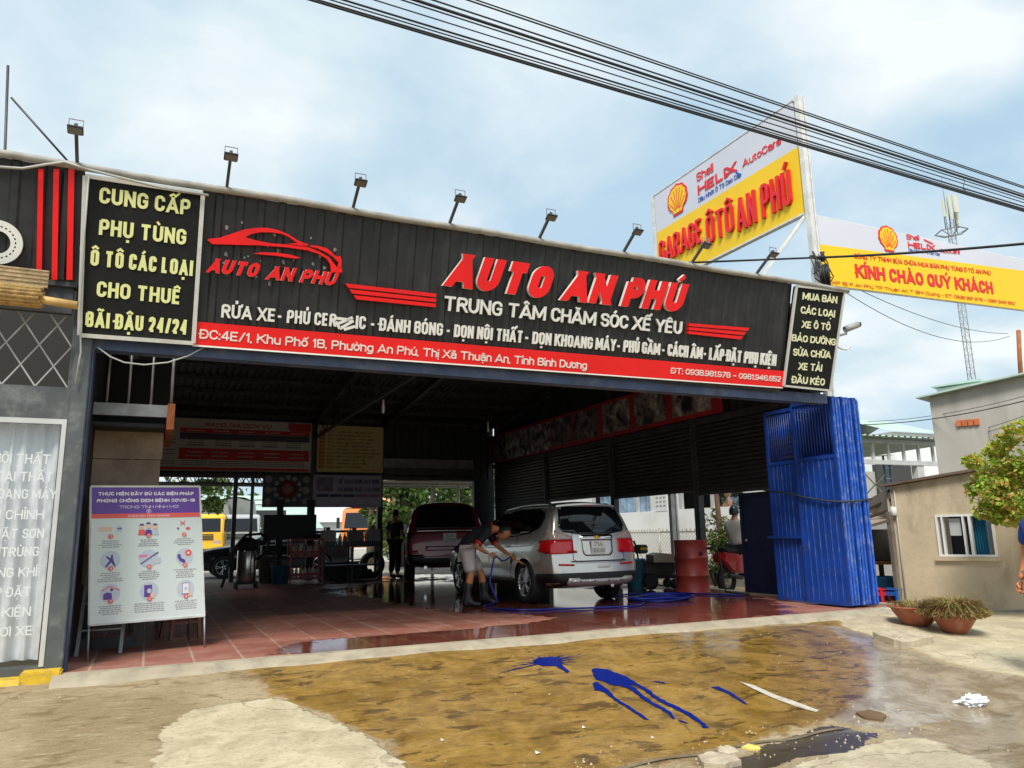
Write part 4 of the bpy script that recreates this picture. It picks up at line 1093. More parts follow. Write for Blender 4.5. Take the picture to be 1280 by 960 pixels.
for k in range(5):mb.tube(ring(c+Vector((.01*k,-.015*k,.008*(k%2))),.16+.012*(k%3),0,Matrix.Rotation(R(90),3,'X')@Matrix.Rotation(R(24+4*k),3,'Y')),.016,7,cap=False)
tag(mb.build('cable_coil',CABLE),'black coil of spare cable hung on the tall white pole','cable')
mb=MB();mb.bar((p.x-.12,8.2,p.z),(p.x+.2,8.2,p.z),.04);mb.lathe([(.03,-.06),(.04,0),(.025,.05),(.04,.09)],(p.x+.1,8.16,p.z),10)
rg=random.Random(5)
for k in range(7):
 a=Vector((p.x+rg.uniform(-.15,.15),8.18,p.z+rg.uniform(-.1,.1)));b=a+Vector((rg.uniform(-.1,.35),rg.uniform(-.1,.05),-rg.uniform(.1,.5)));m_=(a+b)/2+Vector((rg.uniform(-.15,.2),0,-.12))
 mb.tube([a,(a+m_)/2+Vector((.04,0,0)),m_,b],.009,6)
tag(mb.build('cable_bracket',CABLE),'tangled black cable clamp bracket on the tall white pole','bracket')
def cable(pts,r,label,name='cable',group=None,n=24,sag=0.0):
 out=[]
 a,b=Vector(pts[0]),Vector(pts[-1])
 if len(pts)==2:
  for i in range(n+1):
   u=i/n;q=a.lerp(b,u);q.z-=sag*4*u*(1-u);out.append(q)
 else:out=[Vector(q)for q in pts]
 return tag(MB().tube(out,r,7).build(name,CABLE),label,'cable',group)
pe=at_y(1280,297,5.4);d_=(pe-p)
cable([p,p+d_*1.9],.018,'single black service cable running right from the tall pole across the banner',sag=.08)
cable([p,(4.0,9.6,4.75)],.016,'black service cable running left from the tall pole over the roof')
q1=at_y(1260,417,11.0);cable([(p.x+.1,8.2,p.z-.2),q1],.006,'upper of two thin drop wires below the street banner',sag=.25)
q2=at_y(1262,420,11.0);cable([(p.x+.1,8.2,p.z-.3),q2],.006,'lower of two thin drop wires below the street banner',sag=.5)
WY=5.5
for i,(a,b,r,dy,l_)in enumerate((((560,50.8),(1280,264.3),.010,0,'lowest black overhead cable across the sky'),((560,48.4),(1280,262.3),.009,.02,'second lowest overhead cable, touching the lowest one'),((560,44),(1280,260.8),.006,.04,'thin overhead cable inside the lower cluster of four'),((560,39.6),(1280,258.3),.009,.06,'top cable of the lower cluster of four overhead cables'),
((560,28.6),(1280,253.3),.006,.10,'single thin overhead cable running between the two clusters'),((560,18.4),(1280,249.5),.007,.14,'lowest cable of the upper overhead cluster'),((560,13.3),(1280,246),.014,.16,'thickest overhead cable, middle of the upper cluster'),((560,6.2),(1280,243.2),.008,.18,'top cable of the upper overhead cluster of three'),
((584.5,0),(1280,235.2),.008,.24,'lower one of the topmost pair of overhead cables'),((595.5,0),(1280,233.2),.007,.26,'topmost overhead cable across the sky'))):
 A=at_y(*a,WY+dy);B=at_y(*b,WY+dy);d_=B-A
 cable([A-d_*1.4,B+d_*1.5],r,l_,'overhead_cable','overhead cables along the road')
q_=at_y(1204,221,WY);tag(MB().tube([q_,at_y(1205.5,228,WY),at_y(1203.5,236,WY),at_y(1207,238,WY)],.004,5).build('cable_spacer',CABLE),'small wire spacer tying the overhead cables together at the right','spacer')
t=thing('aerial_rod','thin leaning aerial rod with a diagonal stay at the far left','aerial',(-1.4,7.6,4.2))
a=at_y(17,200,7.6);b=at_y(10,82,7.6);MB().cyl((a.x,7.6,3.4),b,.012,8).build('rod',STEEL_D,t)
MB().cyl(at_y(14,122,7.6),at_y(88,205,7.6),.010,8).build('stay',STEEL_D,t)
GW=mat('grey wire',(.45,.45,.43),.5)
mb=MB();pts=[]
for(x,y)in((0,211),(30,213),(60,208),(82,205),(110,214),(150,224),(200,236),(260,246)):pts.append(S(x,y)+SN*.08)
mb.tube(pts,.012,6);tag(mb.build('loose_wire',GW),'loose grey wire lying along the top pipe above the left board','wire')
mb=MB();mb.tube([S(112,222)+SN*.08,S(106,300)+SN*.07,S(101,380)+SN*.07,at_y(101,440,7.32),at_y(94,480,7.34)],.008,6)
tag(mb.build('loose_wire',GW),'thin pale wire hanging down the left edge of the left black board','wire')
mb=MB();mb.tube([at_y(x,y,7.40)for x,y in((122,434),(138,446),(155,453),(180,456),(210,453),(235,445),(255,434))],.007,6)
tag(mb.build('loose_wire',GW),'pale wire drooping in a loop under the blue beam, left','wire')
CCTV=mat('grey camera housing',(.34,.34,.34),.4)
t=thing('security_camera','small grey bullet camera on a wall bracket right of the sign','camera',(8.6,7.3,3.6))
y=7.25;a=at_y(1046,420,y);b=at_y(1058,417,y);c=at_y(1056,412,y);d_=at_y(1068,407,y)
MB().cyl(a,b,.018,8).build('bracket',CCTV,t);MB().cyl(c,d_+Vector((0,-.06,0)),.045,12).build('housing',CCTV,t);MB().cyl(d_+Vector((.0,-.06,.0)),d_+Vector((.03,-.085,0)),.032,12).build('lens',BLACK,t)
MB().cyl(b,c,.015,8).build('joint',CCTV,t)
t=thing('security_camera','bare white camera bracket below the bullet camera','bracket',(8.6,7.3,3.3))
MB().tube([at_y(1044,432,y),at_y(1052,436,y),at_y(1058,437,y),at_y(1063,433,y)],.014,8).build('bracket',WHITE,t)
MB().cyl(at_y(1052,430,y),at_y(1052,437,y),.008,6).build('post',WHITE,t)
# folding gate and side door
GATE=mat('blue gate paint',(0.009,0.054,0.32),0.42,var=.22,vscale=3.5,dirt=(.05,.06,.12),dscale=5,damt=.6,rvar=.1,bump=.35,bscale=2.2)
GATEW=mat('scuffed gate edge',(0.02,0.10,0.50),0.45,var=.3,vscale=6,dirt=(.34,.40,.54),dscale=9,damt=.5)
GATES=mat('worn gate seam',(0.02,0.09,0.44),0.45,var=.3,vscale=5,dirt=(.25,.33,.55),dscale=8,damt=.5)
DBLUE=mat('dark blue door paint',(0.006,0.014,0.055),0.45,var=.3,vscale=3)
gate=thing('folding_gate','tall bright blue folding steel gate stacked open at the right post','gate',(8.55,7.9,0))
def leaf(x,y0,y1,ztop,zmid,name='leaf',back=False):
 mb=MB();sgn=-1
 n=7;w=(y1-y0)/n
 for i in range(n):
  ya=y0+i*w
  mb.bb((x-.006,ya+.005,.06),(x+.006,ya+w-.005,zmid));mb.m=1;mb.bb((x-.016,ya-.006,.06),(x+.016,ya+.005,zmid));mb.m=0
 for z in(.05,zmid,ztop):mb.bb((x-.018,y0,z-.025),(x+.018,y1,z+.025))
 mb.bb((x-.02,y0-.02,.03),(x+.02,y0+.02,ztop));mb.bb((x-.02,y1-.02,.03),(x+.02,y1+.02,ztop))
 for i in range(1,14):
  ya=y0+(y1-y0)*i/14;mb.cyl((x,ya,zmid),(x,ya,ztop),.009,6)
 return mb.build(name,[GATE,GATES],gate)
ztop=2.80
for k in range(8):
 x=8.36+k*.068;leaf(x,7.50+.012*(k%3),8.22,ztop+.004*(k%2),2.02 if k else 2.0)
leaf(8.43,8.26,8.84,ztop-.03,2.0)
mb=MB()
for k in range(8):
 x=8.36+k*.068;y=7.472+.012*(k%3);mb.bb((x-.017,y-.012,.04),(x+.012,y+.006,ztop-.003*k))
mb.build('edge_rails',GATEW,gate)
mb=MB();mb.bb((8.36,8.24,.9),(8.44,8.92,.94));mb.build('mid_rail',GATE,gate)
chain=[(8.33,8.9,1.62),(8.32,8.5,1.56),(8.325,8.1,1.47),(8.32,7.7,1.40),(8.33,7.46,1.38),(8.6,7.44,1.39),(8.92,7.47,1.42)]
tag(MB().tube(chain,.013,6).build('tie_rope',mat('dark rope',(.035,.04,.05),.8)),'dark rope tied round the blue folding gate','rope')
d=thing('side_door','dark navy steel door standing in the side opening behind the blue gate','door',(8.98,9.6,0))
zt=1.64;yA,yB=9.12,10.16
MB().bb((8.96,yA,.03),(9.0,yB,zt)).build('panel',DBLUE,d)
mb=MB()
for(a,b)in(((8.945,yA,zt-.06),(8.96,yB,zt)),((8.945,yA,.03),(8.96,yB,.09)),((8.945,yA,.09),(8.96,yA+.07,zt-.06)),((8.945,yB-.07,.09),(8.96,yB,zt-.06))):mb.bb(a,b)
mb.build('frame',DBLUE,d);MB().lathe([(.022,0),(.026,.02),(.01,.035),(0,.036)],(8.945,yB-.13,.86),10,M=Matrix.Rotation(R(-90),3,'Y')).build('lock',STEEL_G,d)
# house, fence and garden seen through the side opening
def leafmesh(mb,blobs,n,size,rg,flat=.5):
 for _ in range(n):
  c,r=blobs[rg.randrange(len(blobs))]
  while True:
   q=Vector((rg.uniform(-1,1),rg.uniform(-1,1),rg.uniform(-1,1)))
   if .25<q.length<1:break
  q=q*(q.length**-.45)
  p=Vector(c)+Vector((q.x*r[0],q.y*r[1],q.z*r[2]));s=size*rg.uniform(.6,1.5)
  n_=Vector((rg.gauss(0,1),rg.gauss(0,1),rg.gauss(.8,1))).normalized();u=n_.orthogonal().normalized();u.rotate(Matrix.Rotation(rg.uniform(0,6.28),3,n_));w=n_.cross(u)
  b=len(mb.v);mb.v+=[p-u*s,p+w*s*flat+n_*s*.12,p+u*s,p-w*s*flat+n_*s*.12]
  mb.f.append([b,b+1,b+2,b+3]);mb.mi.append(rg.randrange(3)if mb.m==9 else mb.m);mb.sm.append(False)
def leafmat(name,col,var=.35):
 if name in MATS:return MATS[name]
 m=mat(name,col,.55,var=var,vscale=1.8)
 nt=m.node_tree;b=nt.nodes['Principled BSDF']
 tr=nt.nodes.new('ShaderNodeBsdfTranslucent');mx=nt.nodes.new('ShaderNodeMixShader');mx.inputs[0].default_value=.35
 src=b.inputs['Base Color'].links[0].from_socket
 nt.links.new(src,tr.inputs[0]);out=nt.nodes['Material Output']
 nt.links.new(b.outputs[0],mx.inputs[1]);nt.links.new(tr.outputs[0],mx.inputs[2]);nt.links.new(mx.outputs[0],out.inputs[0]);return m
LG=[leafmat('leaf deep green',(.045,.095,.02)),leafmat('leaf mid green',(.085,.16,.03)),leafmat('leaf light green',(.15,.22,.045))]
BARK=mat('bark',(.11,.08,.055),.9,var=.35,vscale=8,bump=.5,bscale=30)
def tree(loc,h,crown,n,size,label,mats=None,seed=1,lean=(0,0),group=None,trunk_r=.14,cat='tree',name='tree'):
 rg=random.Random(seed);t=thing(name,label,cat,loc,0,group);mb=MB()
 top=Vector((lean[0],lean[1],h*.62))
 mb.tube([(0,0,0),(lean[0]*.3,lean[1]*.3,h*.25),(lean[0]*.7,lean[1]*.7,h*.45),top],[trunk_r*1.25,trunk_r,trunk_r*.8,trunk_r*.5],9)
 blobs=[]
 for(cx,cy,cz,r)in crown:
  c=Vector((cx,cy,cz));blobs.append((c,(r,r,r*.8)))
  for k in range(6):
   q=c+Vector((rg.uniform(-1,1),rg.uniform(-1,1),rg.uniform(-.8,.9)))*r*.85;s=r*rg.uniform(.28,.5);blobs.append((q,(s,s,s*.75)))
  m_=Vector((lean[0]*.6,lean[1]*.6,h*.4));mb.tube([m_,(m_+c)/2+Vector((0,0,-.05*h)),c],[trunk_r*.5,trunk_r*.3,trunk_r*.12],6)
 mb.build('trunk',BARK,t,True)
 lb=MB();lb.m=9;leafmesh(lb,blobs,n,size,rg);lb.build('crown',mats or LG,t,True)
 return t
HWHITE=mat('white house wall',(.74,.76,.76),.8,var=.06,vscale=1.2,dirt=(.55,.54,.5),dscale=1.0,damt=.35)
HX=14.0
def hy(px,py=636):return at_x(px,py,HX).y
def hz(px,py):return at_x(px,py,HX).z
house=thing('white_house','white rendered house with a long window band seen through the side opening','house',(16,17,-.2))
zs_=1.66
MB().bb((HX,14.4,-.4),(HX+.2,30,zs_)).build('wall',HWHITE,house)
MB().bb((HX+.01,14.3,2.95),(HX+.21,30,3.3)).build('wall',HWHITE,house)
mb=MB();mb.bb((HX+.02,hy(846),zs_),(HX+.2,hy(813),2.95));mb.bb((HX+.02,14.3,zs_),(HX+.2,hy(932),2.95));mb.bb((HX+.02,23.5,zs_),(HX+.2,30,2.95));mb.build('wall',mat('house wall panel',(.62,.63,.62),.8,var=.08),house)
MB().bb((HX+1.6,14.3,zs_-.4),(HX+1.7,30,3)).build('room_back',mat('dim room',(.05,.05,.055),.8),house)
BCUR=mat('blue grey curtain',(.25,.36,.48),.8,var=.4,vscale=5)
MB().grid(lambda u,v:(HX+.35+.05*math.sin(u*60),hy(813)+(23.4-hy(813))*u,zs_-.2+1.5*v),160,1,True).build('curtain',BCUR,house)
for y in(hy(813),hy(795),23.4,hy(850),hy(872),hy(889),hy(931)):MB().bb((HX+.03,y-.05,zs_),(HX+.12,y+.05,2.95)).build('window_frame',mat('window frame',(.42,.43,.43),.5),house)
MB().bb((HX+.10,hy(932),zs_),(HX+.11,hy(893),2.95)).build('window_pane',GLASS,house)
MB().bb((HX-.2,14.3,3.3),(HX+1.9,30,3.38)).build('roof',mat('grey roof',(.3,.3,.3),.7),house)
MB().bb((HX+.2,14.4,-.4),(HX+1.7,14.5,3.3)).build('wall',HWHITE,house)
po=thing('notice_poster','pale poster with rows of grey marks on the white house wall','poster',(HX,hy(826),2))
MB().bb((HX-.01,hy(834,628),hz(826,639)),(HX+.015,hy(819,628),hz(826,618)+.2)).build('sheet',mat('pale poster paper',(.66,.67,.66),.7),po)
mb=MB()
for i in range(3):
 for j in range(3):
  y=hy(822+i*4.5);z=hz(826,622+j*5.2);mb.bb((HX-.014,y-.06,z-.03),(HX-.0105,y+.06,z+.03))
tag(mb.build('printed_marks',mat('grey print',(.30,.31,.32),.7),po),kind='stuff')
po=thing('notice_poster','small purple and white poster beside the blue gate','poster',(HX,hy(965),2))
yA,yB=hy(972),hy(962);MB().bb((HX-.01,yA,hz(966,617)),(HX+.02,yB,hz(966,606))).build('sheet',mat('poster white',(.7,.68,.75),.7),po);MB().bb((HX-.014,(yA+yB)/2,hz(966,617)),(HX-.0105,yB,hz(966,606))).build('strip',mat('purple print',(.22,.10,.40),.6),po)
tag(MB().cyl((12.9,hy(846,650)*.92,-.2),(12.9,hy(846,650)*.92,3.4),.045,10).build('white_pole',POLEW),'white round pole standing between the poster and the dark window','pole')
p=at_z(905,705,-.1);
q=at_x(903,700,11.6);tag(MB().tube([(11.6,q.y,-.2),(11.6,q.y,1.0),(11.58,q.y+.05,2.15)],[.07,.06,.05],10).build('wooden_post',mat('brown post wood',(.16,.085,.055),.85,var=.3,vscale=9)),'brown wooden post standing beside the man at the window','post')
FW=mat('rusty fence wire',(.36,.33,.29),.6,metal=.3,var=.3,vscale=6)
FX=12.6
ym=at_x(824,665,FX).y
fence=thing('chain_link_fence','rusty chain link fence with spiked top rail in front of the white house','fence',(FX,ym,-.2))
def fpanel(a,b):
 a=Vector(a);b=Vector(b);L=(b-a).length;u=(b-a).normalized();mb=MB();H=b.z-a.z
 n=int(L/.11)
 zt=1.02;zb=.02
 for i in range(-12,n+1):
  for s in(0,1):
   x0_=i*.11;x1_=x0_+(zt-zb)
   pa=[x0_,zb];pb=[x1_,zt]
   if pa[0]<0:pa[1]+=-pa[0];pa[0]=0
   if pb[0]>L:pb[1]-=pb[0]-L;pb[0]=L
   if pa[0]>=pb[0]:continue
   if s:A=a+u*(L-pa[0]);B=a+u*(L-pb[0])
   else:A=a+u*pa[0];B=a+u*pb[0]
   mb.bar((A.x,A.y,pa[1]),(B.x,B.y,pb[1]),.006)
 mb.build('wire_mesh',FW,fence)
 mb=MB()
 for z in(zt,zb+.25):mb.cyl((a.x,a.y,z),(b.x,b.y,z),.02,6)
 k=int(L/.14)
 for i in range(k):
  q=a+u*(i*.14);mb.bar((q.x,q.y,zt),(q.x,q.y,zt+.07),.035,.01)
 mb.build('top_rail',FW,fence)
fpanel((FX,ym,0),(FX,ym+6,0));fpanel((FX,ym,0),(FX+.5,ym-2.6,0))
for(x,y)in((FX,ym),(FX+.5,ym-2.6),(FX,ym+3)):MB().cyl((x,y,-.3),(x,y,1.12),.03,8).build('post',FW,fence)
struct(MB().bb((11.9,12.5,-.3),(12.05,22,.12)).build('planter_wall',mat('low cement wall',(.30,.29,.26),.85,var=.2)))
def bush(loc,r,h,n,size,label,seed,mats=None,group=None):
 rg=random.Random(seed);t=thing('shrub',label,'shrub',loc,0,group);mb=MB();lb=MB();lb.m=9;blobs=[]
 for k in range(9):
  a=rg.uniform(0,6.28);e=Vector((math.cos(a)*r*rg.uniform(.2,1),math.sin(a)*r*rg.uniform(.2,1),h*rg.uniform(.55,1)))
  mb.tube([(0,0,0),e*.5+Vector((0,0,h*.1)),e],[.014,.01,.005],5)
  blobs+=[(e,(r*.3,r*.3,h*.16)),(e*.6+Vector((0,0,.1)),(r*.35,r*.35,h*.2))]
 mb.build('stems',BARK,t,True);leafmesh(lb,blobs,n,size,rg,.35);lb.build('foliage',mats or LG,t,True);return t
LB=[leafmat('bamboo yellow green',(.22,.25,.05)),leafmat('bamboo green',(.12,.19,.035)),LG[1]]
g=at_x(898,690,11.5);bush((11.5,g.y,-.1),.42,1.45,1100,.055,'yellow green bamboo like shrub right of the red drum',4,LB)
g=at_x(893,715,11.0);bush((11.0,g.y,-.15),.35,.5,350,.045,'low green plant with a few red flowers at the shrub foot',5)
g=at_x(835,700,11.3);bush((11.3,g.y,-.1),.35,.55,300,.06,'low broad leaved plant between pressure washer and red drum',6)
# right side: shed, grey building, frame shed, mast
PLAST=mat('weathered tan render',(0.55,0.455,0.325),0.88,var=.15,vscale=1.1,bump=.25,bscale=14,dirt=(.31,.24,.16),dscale=1.5,damt=.75,dst=(1.4,1.4,.55))
WA=Vector((10.91,8.75,0));WD=Vector((.30,-.954,0)).normalized();WN=Vector((0,0,1)).cross(WD).normalized()
if WN.dot(CAM-WA)<0:WN=-WN
def W(px,py,d=0.0):return at_plane(px,py,WA+WN*d,WN)
def wuv(px,py):
 p=W(px,py);return(p-WA).dot(WD),p.z
def wp(u,z,d=0.0):return WA+WD*u+WN*d+Vector((0,0,z))
u0,zl=wuv(1112,608);u1,zr=wuv(1280,580)
ub,_=wuv(1130,757)
win=[wuv(*q)for q in((1176.5,697),(1248.5,695),(1240,642),(1167,643.5))]
wx0,wx1,wz0,wz1=(win[0][0]+win[3][0])/2,(win[1][0]+win[2][0])/2,(win[0][1]+win[1][1])/2,(win[2][1]+win[3][1])/2
shed=thing('rendered_shed','low tan rendered shed with a white sliding window at the right','shed',wp(1.8,-.2))
UE=u0+4.6;slope=(zr-zl)/(u1-u0)
def zt_(u):return zl+slope*(u-u0)
def wprism(poly,d0,d1,m,name,parent):
 M=Matrix(((WD.x,0,WN.x,0),(WD.y,0,WN.y,0),(0,1,0,0),(0,0,0,1)));o=WA+WN*d1
 M=Matrix(((WD.x,0,WN.x,o.x),(WD.y,0,WN.y,o.y),(0,1,0,0),(0,0,0,1)))
 return MB().prism(poly,M,d1-d0).build(name,m,parent)
wl0=min(u0,ub)
for poly in([(wl0,-.5),(wx0,-.5),(wx0,zt_(wx0)),(wl0,zt_(wl0))],[(wx1,-.5),(UE,-.5),(UE,zt_(UE)),(wx1,zt_(wx1))],[(wx0,-.5),(wx1,-.5),(wx1,wz0),(wx0,wz0)],[(wx0,wz1),(wx1,wz1),(wx1,zt_(wx1)),(wx0,zt_(wx0))]):
 wprism(poly,-.12,0,PLAST,'wall',shed)
mb=MB();a=wp(wl0,-.5,-.0);mb.add([wp(wl0,-.5,-.12),wp(wl0,zt_(wl0),-.12),wp(wl0,zt_(wl0),-3.5),wp(wl0,-.5,-3.5)],[(0,1,2,3)]);mb.build('wall',PLAST,shed)
mb=MB();mb.add([wp(wl0-.12,zt_(wl0-.12)+.01,.10),wp(UE,zt_(UE)+.01,.10),wp(UE,zt_(UE)+.05,-3.6),wp(wl0-.12,zt_(wl0)+.05,-3.6),wp(wl0-.12,zt_(wl0-.12)+.05,.10),wp(UE,zt_(UE)+.05,.10),wp(UE,zt_(UE)+.09,-3.6),wp(wl0-.12,zt_(wl0)+.09,-3.6)],[(0,1,2,3),(4,7,6,5),(0,4,5,1),(1,5,6,2),(2,6,7,3),(3,7,4,0)]);mb.build('roof',mat('rusty roof edge',(.15,.10,.08),.8,var=.3,vscale=5),shed)
WF=mat('white window frame',(.78,.79,.78),.4)
wf=thing('sliding_window','white framed sliding window with blue curtain and a pinned paper in the tan shed','window',wp(wx0,wz0))
wf.parent=shed;wf.matrix_parent_inverse=INV[shed.name];
for k_ in('label','category'):del wf[k_]
fw=.032
def wbox(ua,ub_,za,zb,d0,d1,m,name,parent):return wprism([(ua,za),(ub_,za),(ub_,zb),(ua,zb)],d0,d1,m,name,parent)
mb_parts=((wx0,wx1,wz0,wz0+fw),(wx0,wx1,wz1-fw,wz1),(wx0,wx0+fw,wz0+fw,wz1-fw),(wx1-fw,wx1,wz0+fw,wz1-fw),(wx0+.47*(wx1-wx0),wx0+.47*(wx1-wx0)+.022,wz0+fw,wz1-fw),(wx0+.575*(wx1-wx0),wx0+.575*(wx1-wx0)+.035,wz0+fw,wz1-fw),(wx0+.10*(wx1-wx0),wx0+.10*(wx1-wx0)+.024,wz0+fw,wz1-fw))
fr=MB()
for q in mb_parts:
 for(A,B)in(((q[0],q[2]),(q[1],q[3])),):
  fr.add([wp(A[0],A[1],.02),wp(B[0],A[1],.02),wp(B[0],B[1],.02),wp(A[0],B[1],.02),wp(A[0],A[1],-.06),wp(B[0],A[1],-.06),wp(B[0],B[1],-.06),wp(A[0],B[1],-.06)],[(0,1,2,3),(0,4,5,1),(1,5,6,2),(2,6,7,3),(3,7,4,0),(4,7,6,5)])
fr.build('frame',WF,wf)
wbox(wx0+fw,wx1-fw,wz0+fw,wz1-fw,-.035,-.03,GLASS,'pane',wf)
wbox(wx0-.3,wx1+.3,wz0-.3,wz1+.3,-1.6,-1.5,mat('shed inside',(.09,.085,.08),.9),'room_back',wf)
TEAL=mat('teal curtain',(.012,.21,.33),.8,var=.25,vscale=6)
uc=wx0+.52*(wx1-wx0)
MB().grid(lambda u,v:wp(uc+(wx1-.12-uc)*u,wz0+fw+(wz1-wz0-2*fw)*v,-.14+.02*math.sin(u*44)),90,1,True).build('curtain',TEAL,wf)
MB().grid(lambda u,v:wp(wx0+.22*(wx1-wx0)+.20*(wx1-wx0)*u,wz1-.06-.26*v,-.045),1,1).build('paper',mat('white paper',(.8,.81,.83),.7),wf)
wbox(wx0-.05,wx1+.05,wz0-.06,wz0-.004,-.05,.05,PLAST,'window_sill',shed)
wprism([(ub+1.0,-.24),(UE,-.24),(UE,.02),(ub+2.4,-.03),(ub+1.9,-.12)],.0,.025,mat('grey cement patch',(.26,.25,.23),.9,var=.25,vscale=5),'cement_patch',shed)
lp=W(1117,640,.06);MB().lathe([(.03,-.06),(.05,-.04),(.05,.05),(.03,.08),(0,.09)],lp,12).build('lamp',mat('white plastic',(.75,.75,.74),.4),shed)
MB().tube([wp(wl0+.06,-.2,.02),wp(wl0+.07,zt_(wl0)-.05,.02)],.012,6).build('conduit',mat('grey wire',(.45,.45,.43),.5),shed)
aw=thing('shed_awning','tan sheet awning sloping from the shed corner towards the blue gate','awning',wp(wl0,1.5))
A=W(1112,612,-.3);
pa=[W(1108,614,-.15),W(1075,633,-2.6),W(1075,659,-2.6),W(1112,651,-.15)]
B0=W(1110,612,-.1);B1=at_plane(1070,634,WA-WN*2.5,WN);B2=at_plane(1070,662,WA+WN*.6,WN);B3=W(1114,650,.05)
mb=MB();
nvec=(B1-B0).cross(B3-B0).normalized()*.03
mb.add([B0,B1,B2,B3,B0+nvec,B1+nvec,B2+nvec,B3+nvec],[(0,1,2,3),(4,7,6,5),(0,4,5,1),(1,5,6,2),(2,6,7,3),(3,7,4,0)]);mb.build('sheet',mat('tan awning sheet',(.34,.27,.20),.7,var=.15,vscale=2),aw)
mb=MB()
for k in(.02,.33,.66,.98):mb.bar(B0.lerp(B3,k)-nvec,B1.lerp(B2,k)-nvec,.04)
mb.build('batten',mat('dark batten',(.10,.075,.055),.8),aw)
tag(MB().bar(W(1111,640,.08),Vector((W(1124,752,.08).x,W(1124,752,.08).y,-.22)),.07).build('leaning_post',mat('weathered post',(.17,.145,.12),.85,var=.3,vscale=7)),'weathered post leaning against the left corner of the tan shed','post')
def plastic_stool(loc,s,h,m,label,rz=0.0):
 t=thing('plastic_stool',label,'stool',loc,rz);mb=MB()
 mb.box((0,0,h-.012),(s,s,.024));mb.build('seat',m,t,True,bevel=.006)
 for sx in(-1,1):
  for sy in(-1,1):MB().bar((sx*s*.42,sy*s*.42,h-.02),(sx*s*.5,sy*s*.5,0),.045,.03).build('leg',m,t,True)
 mb=MB()
 for k in(-1,1):mb.bar((-s*.45,k*s*.45,h*.72),(s*.45,k*s*.45,h*.72),.012,.06);mb.bar((k*s*.45,-s*.45,h*.72),(k*s*.45,s*.45,h*.72),.012,.06)
 mb.build('apron',m,t,True)
PR=mat('red plastic',(.62,.02,.035),.4);PB=mat('blue plastic',(.01,.10,.42),.4);PB2=mat('light blue plastic',(.02,.20,.50),.4)
p=at_z(1098,757,-.2);plastic_stool((p.x,p.y,-.2),.30,.27,PR,'low red plastic stool beside the gate',.3)
p=at_z(1118,757,-.2);plastic_stool((p.x,p.y,-.2),.30,.27,PB,'low blue plastic stool right of the red one',.2)
p=at_z(1107,752,-.2);
bk=thing('blue_bucket','light blue plastic tub standing behind the low stools','tub',(p.x+.25,p.y+.2,-.2));MB().lathe([(.15,0),(.19,.36),(.205,.37),(.205,.40),(.185,.40),(.14,.03),(0,.03)],n=18).build('tub',PB2,bk,True);MB().lathe([(.206,.375),(.215,.38),(.206,.39)],n=18,cap=False).build('rim',PB2,bk,True)
p=W(1100,700,-3.0)
struct(MB().bb((13.2,9.6,-.3),(13.4,14.0,1.45)).build('white_wall',HWHITE))
tb=thing('work_table','rough wooden table in the shade behind the plastic stools','table',(11.9,10.2,-.2))
tb.rotation_euler.z=0;MB().box((0,0,.62),(.7,1.2,.05)).build('top',mat('rough orange wood',(.30,.14,.06),.8,var=.3,vscale=7),tb,True)
for sx in(-1,1):
 for sy in(-1,1):MB().bar((sx*.3,sy*.52,0),(sx*.3,sy*.52,.6),.06).build('leg',WOODD,tb,True)
tag(MB().bb((11.75,9.65,.45),(12.25,10.75,1.0)).build('storage_box',mat('dark stack',(.055,.05,.045),.9,var=.3),None,bevel=.02),'dark box standing on the wooden table behind the stools','box')
t=thing('bent_pipe','grey bent pipe and meter behind the blue gate','pipe',(12.3,9.9,0))
a=at_y(1090,745,10.3);MB().tube([(a.x,10.3,-.2),(a.x,10.3,at_y(1090,690,10.3).z),at_y(1093,682,10.3),at_y(1102,678,10.3)],.035,8).build('pipe',STEEL_G,t)
a=at_y(1083,745,10.2);MB().tube([(a.x,10.2,-.2),(a.x,10.2,1.35)],.03,8).build('stand_pipe',STEEL_G,t);MB().box((a.x+.02,10.15,.72),(.13,.1,.24)).build('meter',STEEL_G,t)
tag(MB().bb((at_y(1078,740,9.9).x,9.9,-.2),(at_y(1090,740,9.9).x,10.1,.5)).build('concrete_block',mat('pale concrete block',(.42,.37,.29),.9,var=.2,vscale=5),None,bevel=.015),'pale upright concrete block just right of the gate','block')
GP=mat('plain grey render',(0.42,0.40,0.365),0.9,var=.07,vscale=.7,dirt=(.27,.255,.225),dscale=.9,damt=.6,dst=(1.6,1.6,.25))
QA=Vector((17.6,13.2,0))
def Q(px,py,d=0.0):return at_plane(px,py,QA+WN*d,WN)
def quv(px,py):
 p=Q(px,py);return(p-QA).dot(WD),p.z
def qp(u,z,d=0.0):return QA+WD*u+WN*d+Vector((0,0,z))
g0,h0=quv(1160,497);g1,h1=quv(1280,470);gb,_=quv(1176,600)
gl=(g0+gb)/2;gs=(h1-h0)/(g1-g0)
gbd=thing('grey_building','plain grey rendered building with orange vent tiles behind the tan shed','building',qp(3,0))
def box_uv(fn,ua,ub_,z0,z1a,z1b,d0,d1,m,name,parent):
 mb=MB();vs=[fn(ua,z0,d1),fn(ub_,z0,d1),fn(ub_,z1b,d1),fn(ua,z1a,d1),fn(ua,z0,d0),fn(ub_,z0,d0),fn(ub_,z1b,d0),fn(ua,z1a,d0)]
 mb.add(vs,[(0,1,2,3),(5,4,7,6),(4,0,3,7),(1,5,6,2),(3,2,6,7),(4,5,1,0)]);return mb.build(name,m,parent)
box_uv(qp,gl,gl+9,-.3,h0,h0+gs*9,-6,0,GP,'wall',gbd)
box_uv(qp,gl-.25,gl+9.2,h0+.005,h0+.07,h0+.07+gs*9.4,-6.2,.22,mat('pale green roof edge',(.42,.56,.50),.6,var=.1),'roof',gbd)if False else None
mb=MB();ra,rb=gl-.25,gl+9.2
